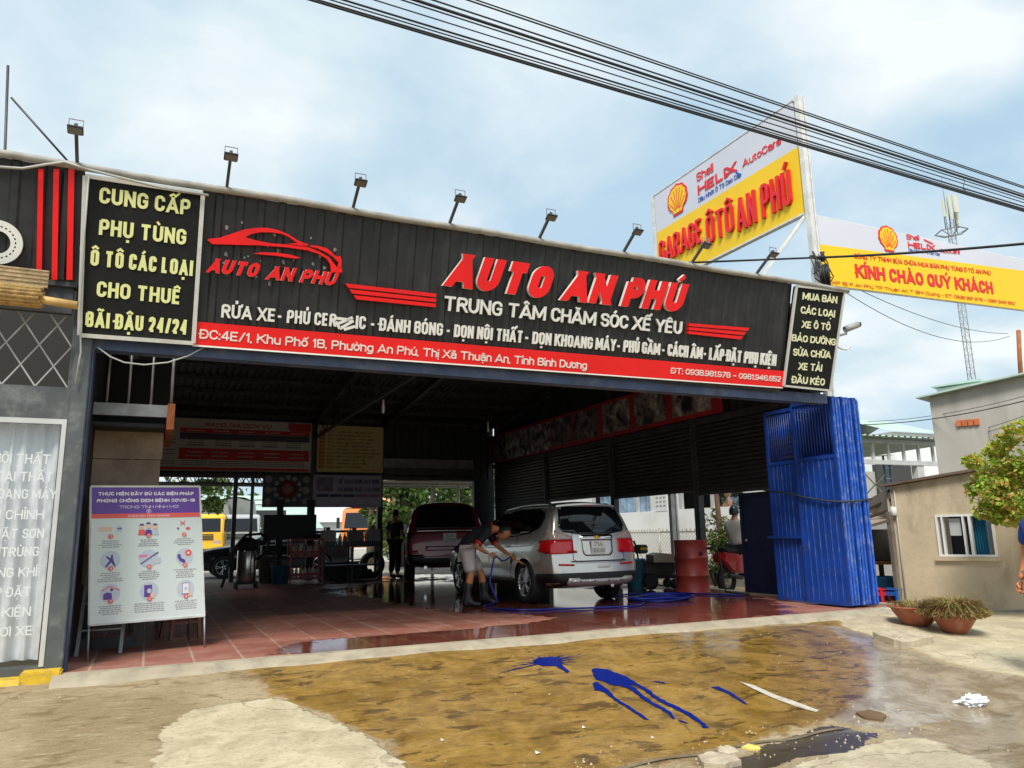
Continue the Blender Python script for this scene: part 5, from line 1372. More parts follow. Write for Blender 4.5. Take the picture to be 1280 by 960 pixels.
f_=lambda u:h0+gs*(u-gl)
mb.add([qp(ra,f_(ra)+.01,.22),qp(rb,f_(rb)+.01,.22),qp(rb,f_(rb)+.05,.22),qp(ra,f_(ra)+.05,.22),qp(ra,f_(ra)+.01,-6.2),qp(rb,f_(rb)+.01,-6.2),qp(rb,f_(rb)+.05,-6.2),qp(ra,f_(ra)+.05,-6.2)],[(0,1,2,3),(5,4,7,6),(4,0,3,7),(1,5,6,2),(3,2,6,7),(4,5,1,0)]);mb.build('roof',mat('pale green roof edge',(.42,.56,.50),.6,var=.1),gbd)
VO=mat('orange clay vent',(.52,.15,.05),.8,var=.25,vscale=6)
for k in range(4):
 a=quv(1194.5+k*7.4,525);
 box_uv(qp,a[0]+.02,a[0]+.125,a[1]-.17+k*.012,a[1]-.02+k*.012,a[1]-.02+k*.012,.0,.05,VO,'vent_tile',gbd)
hut=thing('roof_hatch','pale green stair hatch on top of the grey building','hatch',qp(gl+1,h0))
c0_=quv(1160,497);c1_=quv(1216,483)
mb=MB();zt1=quv(1195,478)[1]
ua_,ub2=quv(1166,488)[0],quv(1216,484)[0];zt1=quv(1190,481)[1]
box_uv(lambda u,z,d:qp(u,z,d-.3),ua_,ub2,h0+.06,zt1,zt1+.03,-1.6,0,mat('hatch wall',(.60,.62,.56),.8,var=.1),'wall',hut)
box_uv(lambda u,z,d:qp(u,z,d-.3),ua_-.1,ub2+.1,zt1+.035,zt1+.07,zt1+.10,-1.7,.1,MATS['pale green roof edge'],'roof',hut)
FRP=mat('pale grey steel paint',(.56,.58,.57),.5,var=.12,vscale=4)
FY=17.0
fs=thing('steel_frame_shed','open steel framed shed with white truss between the gate and grey building','shed',(at_y(1110,600,FY).x,FY,-.2))
xL=at_y(1050,560,FY).x;xR=at_y(1200,560,FY).x;zT=at_y(1110,552,FY).z;zB=at_y(1110,578,FY).z
mb=MB();mb.bar((xL,FY,zT),(xR,FY,zT),.09,.12);mb.bar((xL,FY,zB),(xR,FY,zB),.09,.14)
for k in range(9):
 x=xL+(xR-xL)*k/8;mb.bar((x,FY,zB),(x,FY,zT),.09,.07)
mb.build('truss',FRP,fs)
xc=at_y(1152,600,FY).x;MB().bb((xc-.16,FY-.02,-.3),(xc+.16,FY+.2,zB)).build('column',FRP,fs)
xc=at_y(1074,600,FY).x;MB().bb((xc-.14,FY,-.3),(xc+.14,FY+.2,zB)).build('column',STEEL_G,fs)
GRO=mat('pale green roofing',(.40,.52,.46),.6,var=.15,vscale=1)
corrugated(xL,xR,.28,.05,lambda x,r,d:(x,(FY-.4,FY+9)[r],(zT+.10,zT-.2)[r]+d),2,'roof',GRO,fs)
zw=at_y(1110,590,FY+6).z
MB().bb((xL,FY+6,-.3),(at_y(1138,600,FY+6).x,FY+6.2,zw)).build('wall',GP,fs)
MB().bb((at_y(1138,600,FY+6).x,FY+5.9,-.3),(xR+3,FY+6.1,zw+.3)).build('wall',mat('dark sheet',(.05,.05,.048),.7),fs)
MB().bb((xL,FY+6.05,zw),(xR,FY+6.1,zw+.9)).build('clerestory',mat('pale green translucent sheet',(.45,.60,.52),.4),fs)
mb=MB();
for k in range(8):x=xL+(xR-xL)*k/7;mb.bar((x,FY+5.95,zw-.1),(x,FY+5.95,zw+.95),.10)
mb.build('mullion',STEEL_D,fs)
sc_=thing('scaffold_frame','light blue and white scaffold frame standing inside the steel shed','scaffold',(at_y(1100,640,FY+2).x,FY+2,-.2))
SBL=mat('light blue tube',(.16,.32,.50),.5,var=.2)
for(px,m_)in((1074,POLEW),(1081,SBL),(1107,SBL),(1114,SBL)):
 a=at_y(px,600,FY+2);MB().cyl((a.x,FY+2,-.2),(a.x,FY+2,at_y(px,570,FY+2).z),.04,6).build('upright',m_,sc_)
mb=MB()
for(a,b)in(((1074,598),(1081,598)),((1074,585),(1081,585)),((1107,598),(1114,598)),((1107,585),(1114,585)),((1081,592),(1107,620)),((1081,620),(1107,592)),((1074,612),(1081,612)),((1107,612),(1114,612)),((1074,571),(1114,569))):mb.bar(at_y(*a,FY+2),at_y(*b,FY+2),.035)
mb.build('brace',POLEW,sc_)
rr=thing('far_house','distant house with a grey tiled hip roof just right of the gate','house',(at_y(1075,600,40).x,42,-.3))
a=at_y(1040,560,40);b=at_y(1125,560,40);zz_=at_y(1080,548,40).z;zr_=at_y(1070,525,40).z
MB().bb((a.x,40,-.3),(b.x,48,zz_)).build('wall',GP,rr)
mb=MB();xm=(a.x+b.x)/2-.8
mb.add([(a.x-.5,39.5,zz_),(b.x+.5,39.5,zz_),(b.x+.5,48.5,zz_),(a.x-.5,48.5,zz_),(xm-1,44,zr_),(xm+1,44,zr_)],[(0,1,5,4),(1,2,5),(2,3,4,5),(3,0,4)]);mb.build('roof',mat('grey tile roof',(.24,.23,.22),.8,var=.3,vscale=4),rr)
rr=thing('far_house','distant low house with a pale green roof behind the steel shed','house',(at_y(1140,560,34).x,36,-.3))
a=at_y(1116,545,34);b=at_y(1175,545,34);MB().bb((a.x,34,-.3),(b.x,40,at_y(1140,541,34).z)).build('wall',HWHITE,rr)
mb=MB();z_=at_y(1140,541,34).z;z2=at_y(1140,529,38).z;mb.add([(a.x-.4,33.7,z_),(b.x+.4,33.7,z_),(b.x+.4,38,z2),(a.x-.4,38,z2),(a.x-.4,42,z_),(b.x+.4,42,z_)],[(0,1,2,3),(3,2,5,4)]);mb.build('roof',GRO,rr)
MY=48.0
mast=thing('cell_mast','slim lattice telecom mast with white panel antennas on top','mast',(at_y(1215,475,MY).x,MY,-.3))
b_=at_y(1214,480,MY);tp=at_y(1187,264,MY);mx_=(b_.x+tp.x)/2;zt_m=tp.z
LAT=mat('galvanised lattice',(.20,.21,.22),.5,metal=.2,var=.15)
mb=MB();w=.38
cs=[(mx_+w*math.cos(a),MY+w*math.sin(a))for a in(R(90),R(210),R(330))]
for(x,y)in cs:mb.cyl((x,y,-.3),(x,y,zt_m-.5),.04,6)
z=-.3;k=0
while z<zt_m-1.2:
 for i in range(3):
  a=cs[i];c=cs[(i+1)%3]
  if k%2:a,c=c,a
  mb.bar((*a,z),(*c,z+.65),.022);mb.bar((*cs[i],z),(*cs[(i+1)%3],z),.02)
 z+=.65;k+=1
mb.build('lattice',LAT,mast)
zp=at_y(1193,291,MY).z
mb=MB();
for a in range(6):mb.bar((mx_+1.5*math.cos(R(a*60)),MY+1.5*math.sin(R(a*60)),zp),(mx_+1.5*math.cos(R(a*60+60)),MY+1.5*math.sin(R(a*60+60)),zp),.09);mb.bar((mx_,MY,zp-.5),(mx_+1.5*math.cos(R(a*60)),MY+1.5*math.sin(R(a*60)),zp),.06)
mb.build('platform',LAT,mast)
ANT=mat('cream antenna panel',(.62,.61,.50),.5)
for(dx,dy,z0,z1,wd)in((-1.15,-.3,1.4,3.3,.28),(-.75,-.7,1.0,3.7,.26),(-.1,-.9,1.8,3.7,.7),(.45,-.5,.8,3.2,.26),(.95,-.2,.6,4.2,.30)):
 MB().box((mx_+dx,MY+dy,zp+(z0+z1)/2),(wd,.16,z1-z0),M=Matrix.Rotation(R(rg.uniform(-4,4)),3,'Y')).build('antenna',ANT,mast)
 MB().cyl((mx_+dx*.9,MY+dy*.8+.1,zp),(mx_+dx*.9,MY+dy*.8+.1,zp+z1-.2),.05,6).build('mount',LAT,mast)
MB().cyl((mx_-.4,MY,zp+2),(mx_-.4,MY,zp+6.2),.03,6).build('lightning_rod',LAT,mast)
tag(MB().tube([at_y(1276,470,11),at_y(1274.5,445,11),at_y(1273,413,11)],.05,8).build('rusty_post',RUST),'rust coloured steel post at the right edge carrying thin wires','post')
for i,(a,b)in enumerate((((1085,527),(1285,494)),((1075,531),(1285,500)),((1150,548),(1285,518)),((1150,552),(1285,524)))):
 cable([at_y(*a,15.5),at_y(b[0],b[1],10)],.012 if i==1 else .007,('top thin line sloping across the grey building','thick black line sloping across the top of the grey building','third line across the grey building, below the vent tiles','lowest line across the grey building')[i],sag=.12)
LT=[leafmat('fresh green leaf',(.19,.34,.03)),leafmat('bright green leaf',(.42,.54,.06)),leafmat('orange leaf tip',(.55,.36,.09))]
TD=1.1
cc=W(1262,590,TD);base=W(1345,765,TD+.1)
tree((base.x,base.y,-.3),2.6,[tuple(W(1254,588,TD)-Vector((base.x,base.y,-.3)))+(.42,),tuple(W(1240,612,TD)-Vector((base.x,base.y,-.3)))+(.33,),tuple(W(1285,572,TD)-Vector((base.x,base.y,-.3)))+(.45,),tuple(W(1290,620,TD)-Vector((base.x,base.y,-.3)))+(.5,),tuple(W(1256,640,TD)-Vector((base.x,base.y,-.3)))+(.22,),tuple(W(1320,592,TD)-Vector((base.x,base.y,-.3)))+(.6,)],8600,.038,'small bright green tree with orange leaf tips overhanging the shed window',LT,seed=11,trunk_r=.07)
TERR=mat('terracotta bowl',(.33,.10,.055),.75,var=.25,vscale=5,dirt=(.42,.30,.22),dscale=6,damt=.5)
SOIL=mat('soil',(.05,.035,.025),.95)
def pot(loc,r,h,label,n,col,ph,seed,spread):
 rg=random.Random(seed);t=thing('potted_plant',label,'potted plant',loc)
 MB().lathe([(r*.45,0),(r*.62,h*.25),(r*.86,h*.7),(r*.93,h*.9),(r*1.02,h*.92),(r*1.02,h),(r*.92,h),(r*.85,h*.86),(0,h*.86)],n=26).build('bowl',TERR,t,True)
 MB().lathe([(0,h*.9),(r*.87,h*.88)],n=20,cap=False).build('soil',SOIL,t,True)
 mb=MB();mb.m=9
 for k in range(n):
  a=rg.uniform(0,6.28);q=r*.8*math.sqrt(rg.random());b=Vector((q*math.cos(a),q*math.sin(a),h*.88));e=b+Vector((math.cos(a)*spread*rg.uniform(.2,1.1),math.sin(a)*spread*rg.uniform(.2,1.1),ph*rg.uniform(.35,1.1)));m_=(b+e)/2+Vector((0,0,ph*.22))
  e.z-=spread*rg.uniform(0,.5);s=Vector((-math.sin(a),math.cos(a),0))*.006;c=rg.randrange(3)
  i0=len(mb.v);mb.v+=[b-s,b+s,m_+s,m_-s,e];mb.f+=[[i0,i0+1,i0+2,i0+3],[i0+3,i0+2,i0+4]];mb.mi+=[c,c];mb.sm+=[False,False]
 leafmesh(mb,[(Vector((0,0,h+ph*.15)),(r+spread*.5,r+spread*.5,ph*.3))],n*2,.018,rg,.4)
 mb.build('plant',col,t,True)
DRYG=[leafmat('dry grass',(.34,.25,.09)),leafmat('olive grass',(.22,.24,.06)),leafmat('reddish stem',(.30,.12,.06))]
LITG=[leafmat('sprout green',(.20,.30,.06)),leafmat('dry red tuft',(.36,.15,.08)),leafmat('dry grass',(.34,.25,.09))]
p=at_g(1147,781);pot((p.x,p.y,p.z),.30,.22,'terracotta bowl with sparse sprouts, left of the pair by the shed',90,LITG,.11,3,.06)
p=at_g(1195,791);pot((p.x,p.y,p.z),.24,.19,'overgrown bowl of dry bushy grass, right of the pair by the shed',1300,DRYG,.27,4,.30)
# boards and banners inside the garage
def rect_y(px0,py0,px1,py1,Y,th,m,name,parent):
 a=at_y(px0,py0,Y);b=at_y(px1,py1,Y)
 return MB().bb((min(a.x,b.x),Y-th,min(a.z,b.z)),(max(a.x,b.x),Y,max(a.z,b.z))).build(name,m,parent)
def rect_w(x0,x1,z0,z1,Y,th,m,name,parent):
 return MB().bb((x0,Y-th,z0),(x1,Y,z1)).build(name,m,parent)
def wtext(s_,x0,x1,z,cap,Y,m,parent,bold=.02):
 return lettering(s_,(x0,Y,z),(x1,Y,z),cap,UPZ,.003,m,parent,bold=bold)
IV=20.22
PRW=mat('price board vinyl',(.76,.72,.68),.6,var=.06)
PRR=mat('price board red',(.66,.03,.025),.55)
PRN=mat('price board dark band',(.09,.07,.11),.55)
PRG=mat('price board grey print',(.20,.18,.18),.6)
t=thing('price_board','wide pale price list board with red and dark bands on the back wall','board',(1.8,IV,2.7))
X0,X1,ZB,ZT=-.02,3.63,2.70,4.0
rect_w(X0,X1,ZB,ZT,IV,.03,PRW,'panel',t)
f=IV-.032
mb=MB()
for(a,b)in(((X0,f-.01,ZB),(X1,f+.002,ZB+.02)),((X0,f-.01,ZT-.02),(X1,f+.002,ZT)),((X0,f-.01,ZB+.02),(X0+.02,f+.002,ZT-.02)),((X1-.02,f-.01,ZB+.02),(X1,f+.002,ZT-.02))):mb.bb(a,b)
mb.build('frame',mat('board rim',(.42,.41,.40),.5),t)
def pv(y):return ZT-(y-70)/420*(ZT-ZB)
def pu(x):return X0+.03+(x-100)/1135*(X1-X0-.06)
for(a,b,c,d,m)in((240,150,1225,185,PRR),(240,187,1225,240,PRN),(240,310,1225,400,PRR),(100,462,1225,486,PRR)):
 rect_w(pu(a),pu(c),pv(d),pv(b),f,.002,m,'band',t)
mb=MB();mb.prism([(pu(1050),pv(80)),(pu(1235),pv(80)),(pu(1235),pv(148)),(pu(1075),pv(148)),(pu(1055),pv(130))],frame_m(Vector((0,f-.003,0)),(1,0,0),(0,0,1)),.002);mb.build('badge',PRR,t)
wtext('BẢNG GIÁ DỊCH VỤ',pu(420),pu(920),pv(136),.11,f-.001,PRR,t,.03)
def strokes(rows,Y,m,parent,h,rg,name='fine_print',ymin=.05,ymax=.14):
 mb=MB()
 for(x0,x1,z)in rows:
  x=x0
  while x<x1:
   w=min(rg.uniform(ymin,ymax),x1-x)
   if w>.012:mb.bb((x,Y-.002,z),(x+w,Y,z+h))
   x+=w+h*.8
 return tag(mb.build(name,m,parent),kind='stuff')
rg=random.Random(21);rows=[]
for c0 in(300,500,680,850,1040):
 for y in(250,268,283,290):rows.append((pu(c0),pu(c0+120),pv(y)))
 for y in(415,430,445):rows.append((pu(c0-40),pu(c0+150),pv(y)))
for y in(160,250,275,330,360,420,440):rows.append((pu(110),pu(215),pv(y)))
strokes(rows,f-.0005,PRG,t,.018,rg)
rows=[]
for c0 in(290,480,670,870,1070):
 for y in(172,345,375):rows.append((pu(c0),pu(c0+120),pv(y)))
strokes(rows,f-.003,PRW,t,.02,rg)
LY=mat('yellow service board',(.80,.66,.30),.6,var=.06);LTX=mat('dark print',(.035,.03,.03),.6);LOR=mat('orange print',(.62,.12,.03),.55)
t=thing('service_board','yellow board listing numbered services on the back wall','board',(4.55,IV,2.7))
a=at_y(397,531,IV);b=at_y(478,592,IV);X0,X1,ZB,ZT=a.x,b.x,b.z+.02,a.z
rect_w(X0,X1,ZB,ZT,IV,.03,LY,'panel',t)
W_,H_=X1-X0,ZT-ZB
lines=['RỬA - CHĂM SÓC XE CAO CẤP','BẢO DƯỠNG ĐỊNH KỲ XE HƠI','SƠN - ĐỒNG MÁY - THAY NHỚT','SỬA CHỮA XE TẢI, ĐẦU KÉO','THAY VÁ VỎ - BƠM KHÍ NITƠ','ĐỌC HỘP ĐEN - CÂN CHỈNH XE','DÁN PHIM CÁCH NHIỆT CHÍNH HÃNG','PHỤ KIỆN - ĐỒ CHƠI XE HƠI','ĐỊNH VỊ - GIÁM SÁT XE','DVD - CAMERA HÀNH TRÌNH','CÁC DỊCH VỤ KHÁC...']
for i,s_ in enumerate(lines):
 z=ZT-H_*(.16+i*.075)
 wtext(s_,X0+W_*.15,X0+W_*min(.94,.15+len(s_)*.0275),z,H_*.036,IV-.031,LTX,t,.025)
 rect_w(X0+W_*.03,X0+W_*.11,z-H_*.012,z+H_*.05,IV-.031,.003,LOR,'number_tile',t)
 lettering(str((i+1)%10),(X0+W_*.055,IV-.0345,z),(X0+W_*.085,IV-.0345,z),H_*.036,UPZ,.002,LY,t,bold=.01)
wtext('0938 981 978',X0+W_*.68,X0+W_*.98,ZB+H_*.03,H_*.03,IV-.031,LOR,t,.02)
PV=mat('lilac board',(.50,.47,.60),.6,var=.06);PVB=mat('navy print',(.03,.05,.16),.6);PVP=mat('faded pink print',(.40,.17,.24),.6)
t=thing('slogan_board','lilac board with navy slogan below the yellow service list','board',(4.5,IV,1.8))
a=at_y(392,593,IV);b=at_y(476,634,IV);X0,X1,ZB,ZT=a.x,b.x,b.z,a.z-.01;W_,H_=X1-X0,ZT-ZB
rect_w(X0,X1,ZB,ZT,IV,.03,PV,'panel',t)
wtext('ĐỂ SẠCH HƠN, ĐẸP HƠN',X0+W_*.36,X0+W_*.96,ZT-H_*.26,H_*.13,IV-.031,PVB,t)
wtext('VÀ NĂNG SUẤT CAO HƠN',X0+W_*.35,X0+W_*.97,ZT-H_*.51,H_*.13,IV-.031,PVB,t)
for k in range(5):
 x=X0+W_*(.05+k*.19);rect_w(x,x+W_*.17,ZT-H_*.68,ZT-H_*.60,IV-.031,.002,PVB if k<3 else PVP,'price_tag',t)
 rect_w(x,x+W_*.17,ZT-H_*.92,ZT-H_*.70,IV-.031,.001,mat('pale lilac',(.60,.58,.70),.6),'price_tag',t)
MB().bb((X0+W_*.05,IV-.034,ZT-H_*.5),(X0+W_*.28,IV-.031,ZT-H_*.08)).build('picture',mat('lilac picture',(.24,.22,.32),.6,var=.5,vscale=6),t)
DB=mat('dark blue green board',(.03,.05,.07),.5);DBR=mat('badge ring',(.5,.5,.5),.5);DRD=mat('badge red',(.42,.05,.06),.5);DGN=mat('badge green',(.03,.22,.12),.5)
t=thing('badge_board','dark board with a ring of round pale badges around a red centre','board',(3,IV,1.8))
a=at_y(329,593,IV);b=at_y(388,634,IV);X0,X1,ZB,ZT=a.x,b.x,b.z,a.z-.01;W_,H_=X1-X0,ZT-ZB
rect_w(X0,X1,ZB,ZT,IV,.03,DB,'panel',t)
def disc_y(x,z,r,Y,th,m,name,parent):return MB().lathe([(r,0),(r,th),(0,th)],(x,Y,z),20,M=Matrix.Rotation(R(90),3,'X')).build(name,m,parent)
cx,cz=X0+W_*.51,ZB+H_*.56
disc_y(cx,cz,H_*.30,IV-.03,.002,DGN,'ring',t);disc_y(cx,cz,H_*.27,IV-.032,.002,DRD,'ring',t);disc_y(cx,cz,H_*.17,IV-.034,.003,mat('badge pink',(.55,.25,.22),.5),'centre',t)
for k in range(12):disc_y(cx+H_*.40*math.cos(R(k*30)),cz+H_*.36*math.sin(R(k*30)),H_*.075,IV-.032,.003,DBR,'badge',t)
for k in range(3):
 for x in(X0+W_*.11,X1-W_*.11):disc_y(x,ZB+H_*(.18+k*.34),H_*.115,IV-.03,.003,DBR,'badge',t)
PXW=8.84
BR_=mat('dark red banner',(.50,.02,.035),.5)
def photomat(name,lo,hi,sc,seed):
 m=mat(name,hi,.5);nt=m.node_tree;b=nt.nodes['Principled BSDF']
 tcn=nt.nodes.new('ShaderNodeTexCoord');mp=nt.nodes.new('ShaderNodeMapping');mp.inputs['Location'].default_value=(seed,seed*1.7,seed*.3);nt.links.new(tcn.outputs['Object'],mp.inputs[0])
 n=nt.nodes.new('ShaderNodeTexNoise');n.inputs['Scale'].default_value=sc;n.inputs['Detail'].default_value=7;n.inputs['Roughness'].default_value=.65;n.inputs['Distortion'].default_value=.5;nt.links.new(mp.outputs[0],n.inputs['Vector'])
 r=nt.nodes.new('ShaderNodeValToRGB');r.color_ramp.interpolation='EASE';r.color_ramp.elements[0].position=.40;r.color_ramp.elements[1].position=.64;r.color_ramp.elements[0].color=(*lo,1);r.color_ramp.elements[1].color=(*hi,1)
 e=r.color_ramp.elements.new(.5);e.color=((lo[0]+hi[0])*.4,(lo[1]+hi[1])*.35,(lo[2]+hi[2])*.35,1)
 nt.links.new(n.outputs['Fac'],r.inputs['Fac']);nt.links.new(r.outputs[0],b.inputs['Base Color']);return m
t=thing('photo_banner','long dark red banner of workshop photographs high on the right side wall','banner',(PXW,15,3.06))
Ys=[at_x(px,540,PXW).y for px in(896,838,791,751,714,688,632,613)]
Ys=sorted(Ys)
MB().bb((PXW,Ys[0]-.15,3.06),(PXW+.04,Ys[-1]+.1,3.86)).build('backing',BR_,t)
for i in range(7):
 lo,hi=((.02,.02,.025),(.78,.74,.74))if i in(0,1,2,5)else((.02,.02,.03),(.42,.38,.38))
 fr_=.10 if i<4 else .02
 MB().bb((PXW-.006,Ys[i]+fr_,3.14 if i<5 else 3.09),(PXW,Ys[i+1]-fr_,3.80)).build('photo_print',photomat('photograph %s'%'abcdefg'[i],lo,hi,2.6+.4*i,3.1*i),t)
# health notice board on a stand
NW=mat('notice white',(.66,.76,.74),.5);NP=mat('notice purple',(.13,.055,.34),.45,var=.12,vscale=3);NR=mat('notice coral',(.80,.12,.10),.5);NG=mat('notice grey print',(.30,.30,.33),.6);NWT=mat('notice lettering',(.85,.82,.86),.5)
NPL=mat('notice pale lilac',(.52,.60,.70),.5);NDK=mat('notice indigo',(.10,.06,.28),.5);NPK=mat('notice pink',(.75,.25,.40),.5);NSK=mat('notice peach',(.80,.55,.42),.5)
bl_=Vector((-.462,8.04,.30));tl_=Vector((-.545,8.06,1.535));tr_=Vector((.405,8.40,1.565));br_=Vector((.520,8.38,.295))
nb=thing('notice_board','white and purple health notice board on a thin metal stand, left of the opening','notice board',(0,8.2,0))
nn=(tr_-tl_).cross(tl_-bl_).normalized()
if nn.y>0:nn=-nn
def B_(u,v,d=0.0):
 """u to the right, v down from the top edge"""
 return(tl_*(1-u)+tr_*u)*(1-v)+(bl_*(1-u)+br_*u)*v+nn*d
def bquad(u0,v0,u1,v1,d,m,name,parent=nb,th=.0015):
 mb=MB();q=[B_(u0,v1,d),B_(u1,v1,d),B_(u1,v0,d),B_(u0,v0,d)];mb.add(q+[p-nn*th for p in q],[(0,1,2,3),(7,6,5,4),(0,4,5,1),(1,5,6,2),(2,6,7,3),(3,7,4,0)]);return mb.build(name,m,parent)
bquad(0,0,1,1,0,NW,'panel',th=.012)
bquad(0,0,1,.205,.003,NP,'header');bquad(0,.2052,1,.238,.003,NR,'strip')
def btext(s_,u0,u1,v,cap,m,bold=.02,d=.0035):
 a=B_(u0,v,d);b=B_(u1,v,d);lettering(s_,a,b,cap,tl_-bl_,.001,m,nb,bold=bold)
btext('THỰC HIỆN ĐẦY ĐỦ CÁC BIỆN PHÁP',.06,.935,.068,.032,NWT,.06)
btext('PHÒNG CHỐNG DỊCH BỆNH COVID-19',.05,.945,.120,.032,NWT,.06)
btext('TRONG TÌNH HÌNH MỚI',.24,.78,.166,.026,NWT,.0)
btext('ĐƯỜNG DÂY NÓNG: 19009095',.32,.70,.231,.016,NWT,.01)
def bdisc(u,v,r,d,m,name='icon',n=18,sx=1.0):
 mb=MB();c=B_(u,v,d);rt=(tr_-tl_).normalized();up=(tl_-bl_).normalized();M=frame_m(c,rt,up)
 mb.prism([(r*sx*math.cos(2*math.pi*i/n),r*math.sin(2*math.pi*i/n))for i in range(n)],M,.001);return mb.build(name,m,nb)
def bpoly(u,v,pts,d,m,s=1.0,name='icon'):
 c=B_(u,v,d);rt=(tr_-tl_).normalized();up=(tl_-bl_).normalized();return MB().prism([(x*s,y*s)for x,y in pts],frame_m(c,rt,up),.001).build(name,m,nb)
bdisc(.505,.188,.021,.0045,NWT);bdisc(.505,.188,.017,.0055,NP);bpoly(.505,.188,[(-.005,-.009),(.005,-.009),(.005,.009),(-.005,.009)],.0065,NWT)
cols,rowv=(.17,.5,.83),(.315,.545,.785)
rg=random.Random(8)
for r_ in range(3):
 for c_ in range(3):
  u,v=cols[c_],rowv[r_]
  if r_:bdisc(u,v,.085,.0015,NPL,'icon')
  vb_=v+(.058 if r_!=1 else .062)
  if(r_,c_)==(0,0):bpoly(u-.04,v,[(-.06,-.02),(.05,-.025),(.06,.015),(-.05,.02)],.003,NSK);bpoly(u+.075,v,[(-.02,-.03),(.02,-.03),(.022,.01),(0,.03),(-.022,.01)],.003,NPL);bpoly(u+.075,v+.0,[(-.02,-.005),(.02,-.005),(.02,.005),(-.02,.005)],.0045,NDK)
  if(r_,c_)==(0,1):
   for dx,mm in((-.06,NR),(.06,NPL),(0,NP)):
    bpoly(u+dx,v+.03,[(-.035,-.03),(.035,-.03),(.025,.02),(-.025,.02)],.003+.001*(dx==0),mm);bdisc(u+dx,v-.005-.01*(dx==0),.022,.0055,NSK);bpoly(u+dx,v-.02-.01*(dx==0),[(-.023,-.004),(.023,-.004),(.015,.014),(-.015,.014)],.0068,NDK)
  if(r_,c_)==(0,2):
   for s in(-1,1):bpoly(u-.01,v-.03,[(-.024,-.018*s-.004),(.024,.018*s-.004),(.024,.018*s+.006),(-.024,-.018*s+.006)],.003+.001*(s>0),NR)
   bdisc(u+.04,v+.012,.014,.003,NR,sx=1.6);bdisc(u-.055,v+.01,.010,.003,NDK)
  if(r_,c_)==(1,0):bpoly(u,v,[(-.05,-.06),(-.01,-.005),(-.04,.03),(-.035,.04),(0,.015),(.005,.045),(.02,.05),(.02,.01),(.045,-.06),(.03,-.06),(.005,-.02),(-.035,-.065)],.003,NDK)
  if(r_,c_)==(1,1):bpoly(u-.05,v-.02,[(-.035,-.015),(.04,-.01),(.035,.015),(-.04,.01)],.003,NPK);bpoly(u,v,[(-.08,-.045),(-.07,-.05),(.09,.05),(.085,.06)],.004,NDK);bpoly(u+.06,v+.02,[(-.06,-.035),(.05,-.02),(.05,.03),(-.03,.02)],.003,NPL)
  if(r_,c_)==(1,2):bpoly(u-.02,v+.005,[(-.045,.04),(-.02,.03),(-.02,.012),(-.005,-.01),(.015,-.015),(.03,-.04),(.012,-.055),(-.03,-.03),(-.05,.01)],.003,NDK);bdisc(u+.035,v-.03,.032,.003,NR);bpoly(u+.035,v-.03,[(-.014,-.004),(.014,-.004),(.014,.004),(-.014,.004)],.0045,NWT);bpoly(u+.035,v-.03,[(-.004,-.014),(.004,-.014),(.004,.014),(-.004,.014)],.0055,NWT)
  if(r_,c_)==(2,0):bpoly(u-.02,v+.012,[(-.04,-.04),(.035,-.04),(.03,.015),(-.01,.025),(-.04,.01)],.003,NP);bpoly(u,v-.03,[(-.075,-.01),(-.01,.03),(.08,-.015),(.075,-.022),(-.01,.02),(-.072,-.018)],.003,NR);bdisc(u+.01,v-.025,.012,.0045,NDK)
  if(r_,c_)==(2,1):bpoly(u-.01,v,[(-.036,-.055),(.036,-.055),(.036,.055),(-.036,.055)],.003,NP);bdisc(u,v,.022,.0045,NPL);bpoly(u+.02,v+.03,[(-.02,-.03),(.03,-.03),(.02,.03),(-.005,.02)],.0055,NSK)
  if(r_,c_)==(2,2):bpoly(u,v,[(-.034,-.055),(.034,-.055),(.034,.055),(-.034,.055)],.003,NDK);bpoly(u,v,[(-.030,-.046),(.030,-.046),(.030,.05),(-.030,.05)],.0045,NWT);bdisc(u,v,.017,.0055,NPL);bpoly(u+.04,v+.04,[(-.02,-.02),(.02,-.02),(.015,.03),(-.008,.02)],.0065,NSK)
  bdisc(u,vb_,.021,.0075,NR,'number');lettering(str(r_*3+c_+1),B_(u-.008,vb_+.009,.0085),B_(u+.008,vb_+.009,.0085),.022,tl_-bl_,.0008,NWT,nb,bold=.01)
  mb=MB()
  for l_ in range(5 if r_ else 4):
   vv=vb_+.03+l_*.0145;half=rg.uniform(.06,.105)if c_!=1 or r_!=2 else .13
   x=u-half
   while x<u+half:
    w_=min(rg.uniform(.012,.034),u+half-x);q=[B_(x,vv+.0065,.0008),B_(x+w_,vv+.0065,.0008),B_(x+w_,vv,.0008),B_(x,vv,.0008)];mb.add(q,[(0,1,2,3)]);x+=w_+.006
  tag(mb.build('fine_print',NG,nb),kind='stuff')
mb=MB();e=.014
for(a,b)in((B_(0,0),B_(1,0)),(B_(1,0),B_(1,1)),(B_(1,1),B_(0,1)),(B_(0,1),B_(0,0))):mb.bar(a,b,.016,.018)
mb.build('frame',POLEW,nb)
for(p,q)in((bl_,Vector((-.448,8.0,0))),(br_,Vector((.535,8.36,0)))):MB().cyl(p,q,.009,8).build('leg',STEEL_G,nb)
for(p,q)in((B_(.02,.05,-.02),Vector((-.45,8.75,0))),(B_(.98,.05,-.02),Vector((.42,9.0,0)))):MB().cyl(p,q,.009,8).build('leg',STEEL_G,nb)
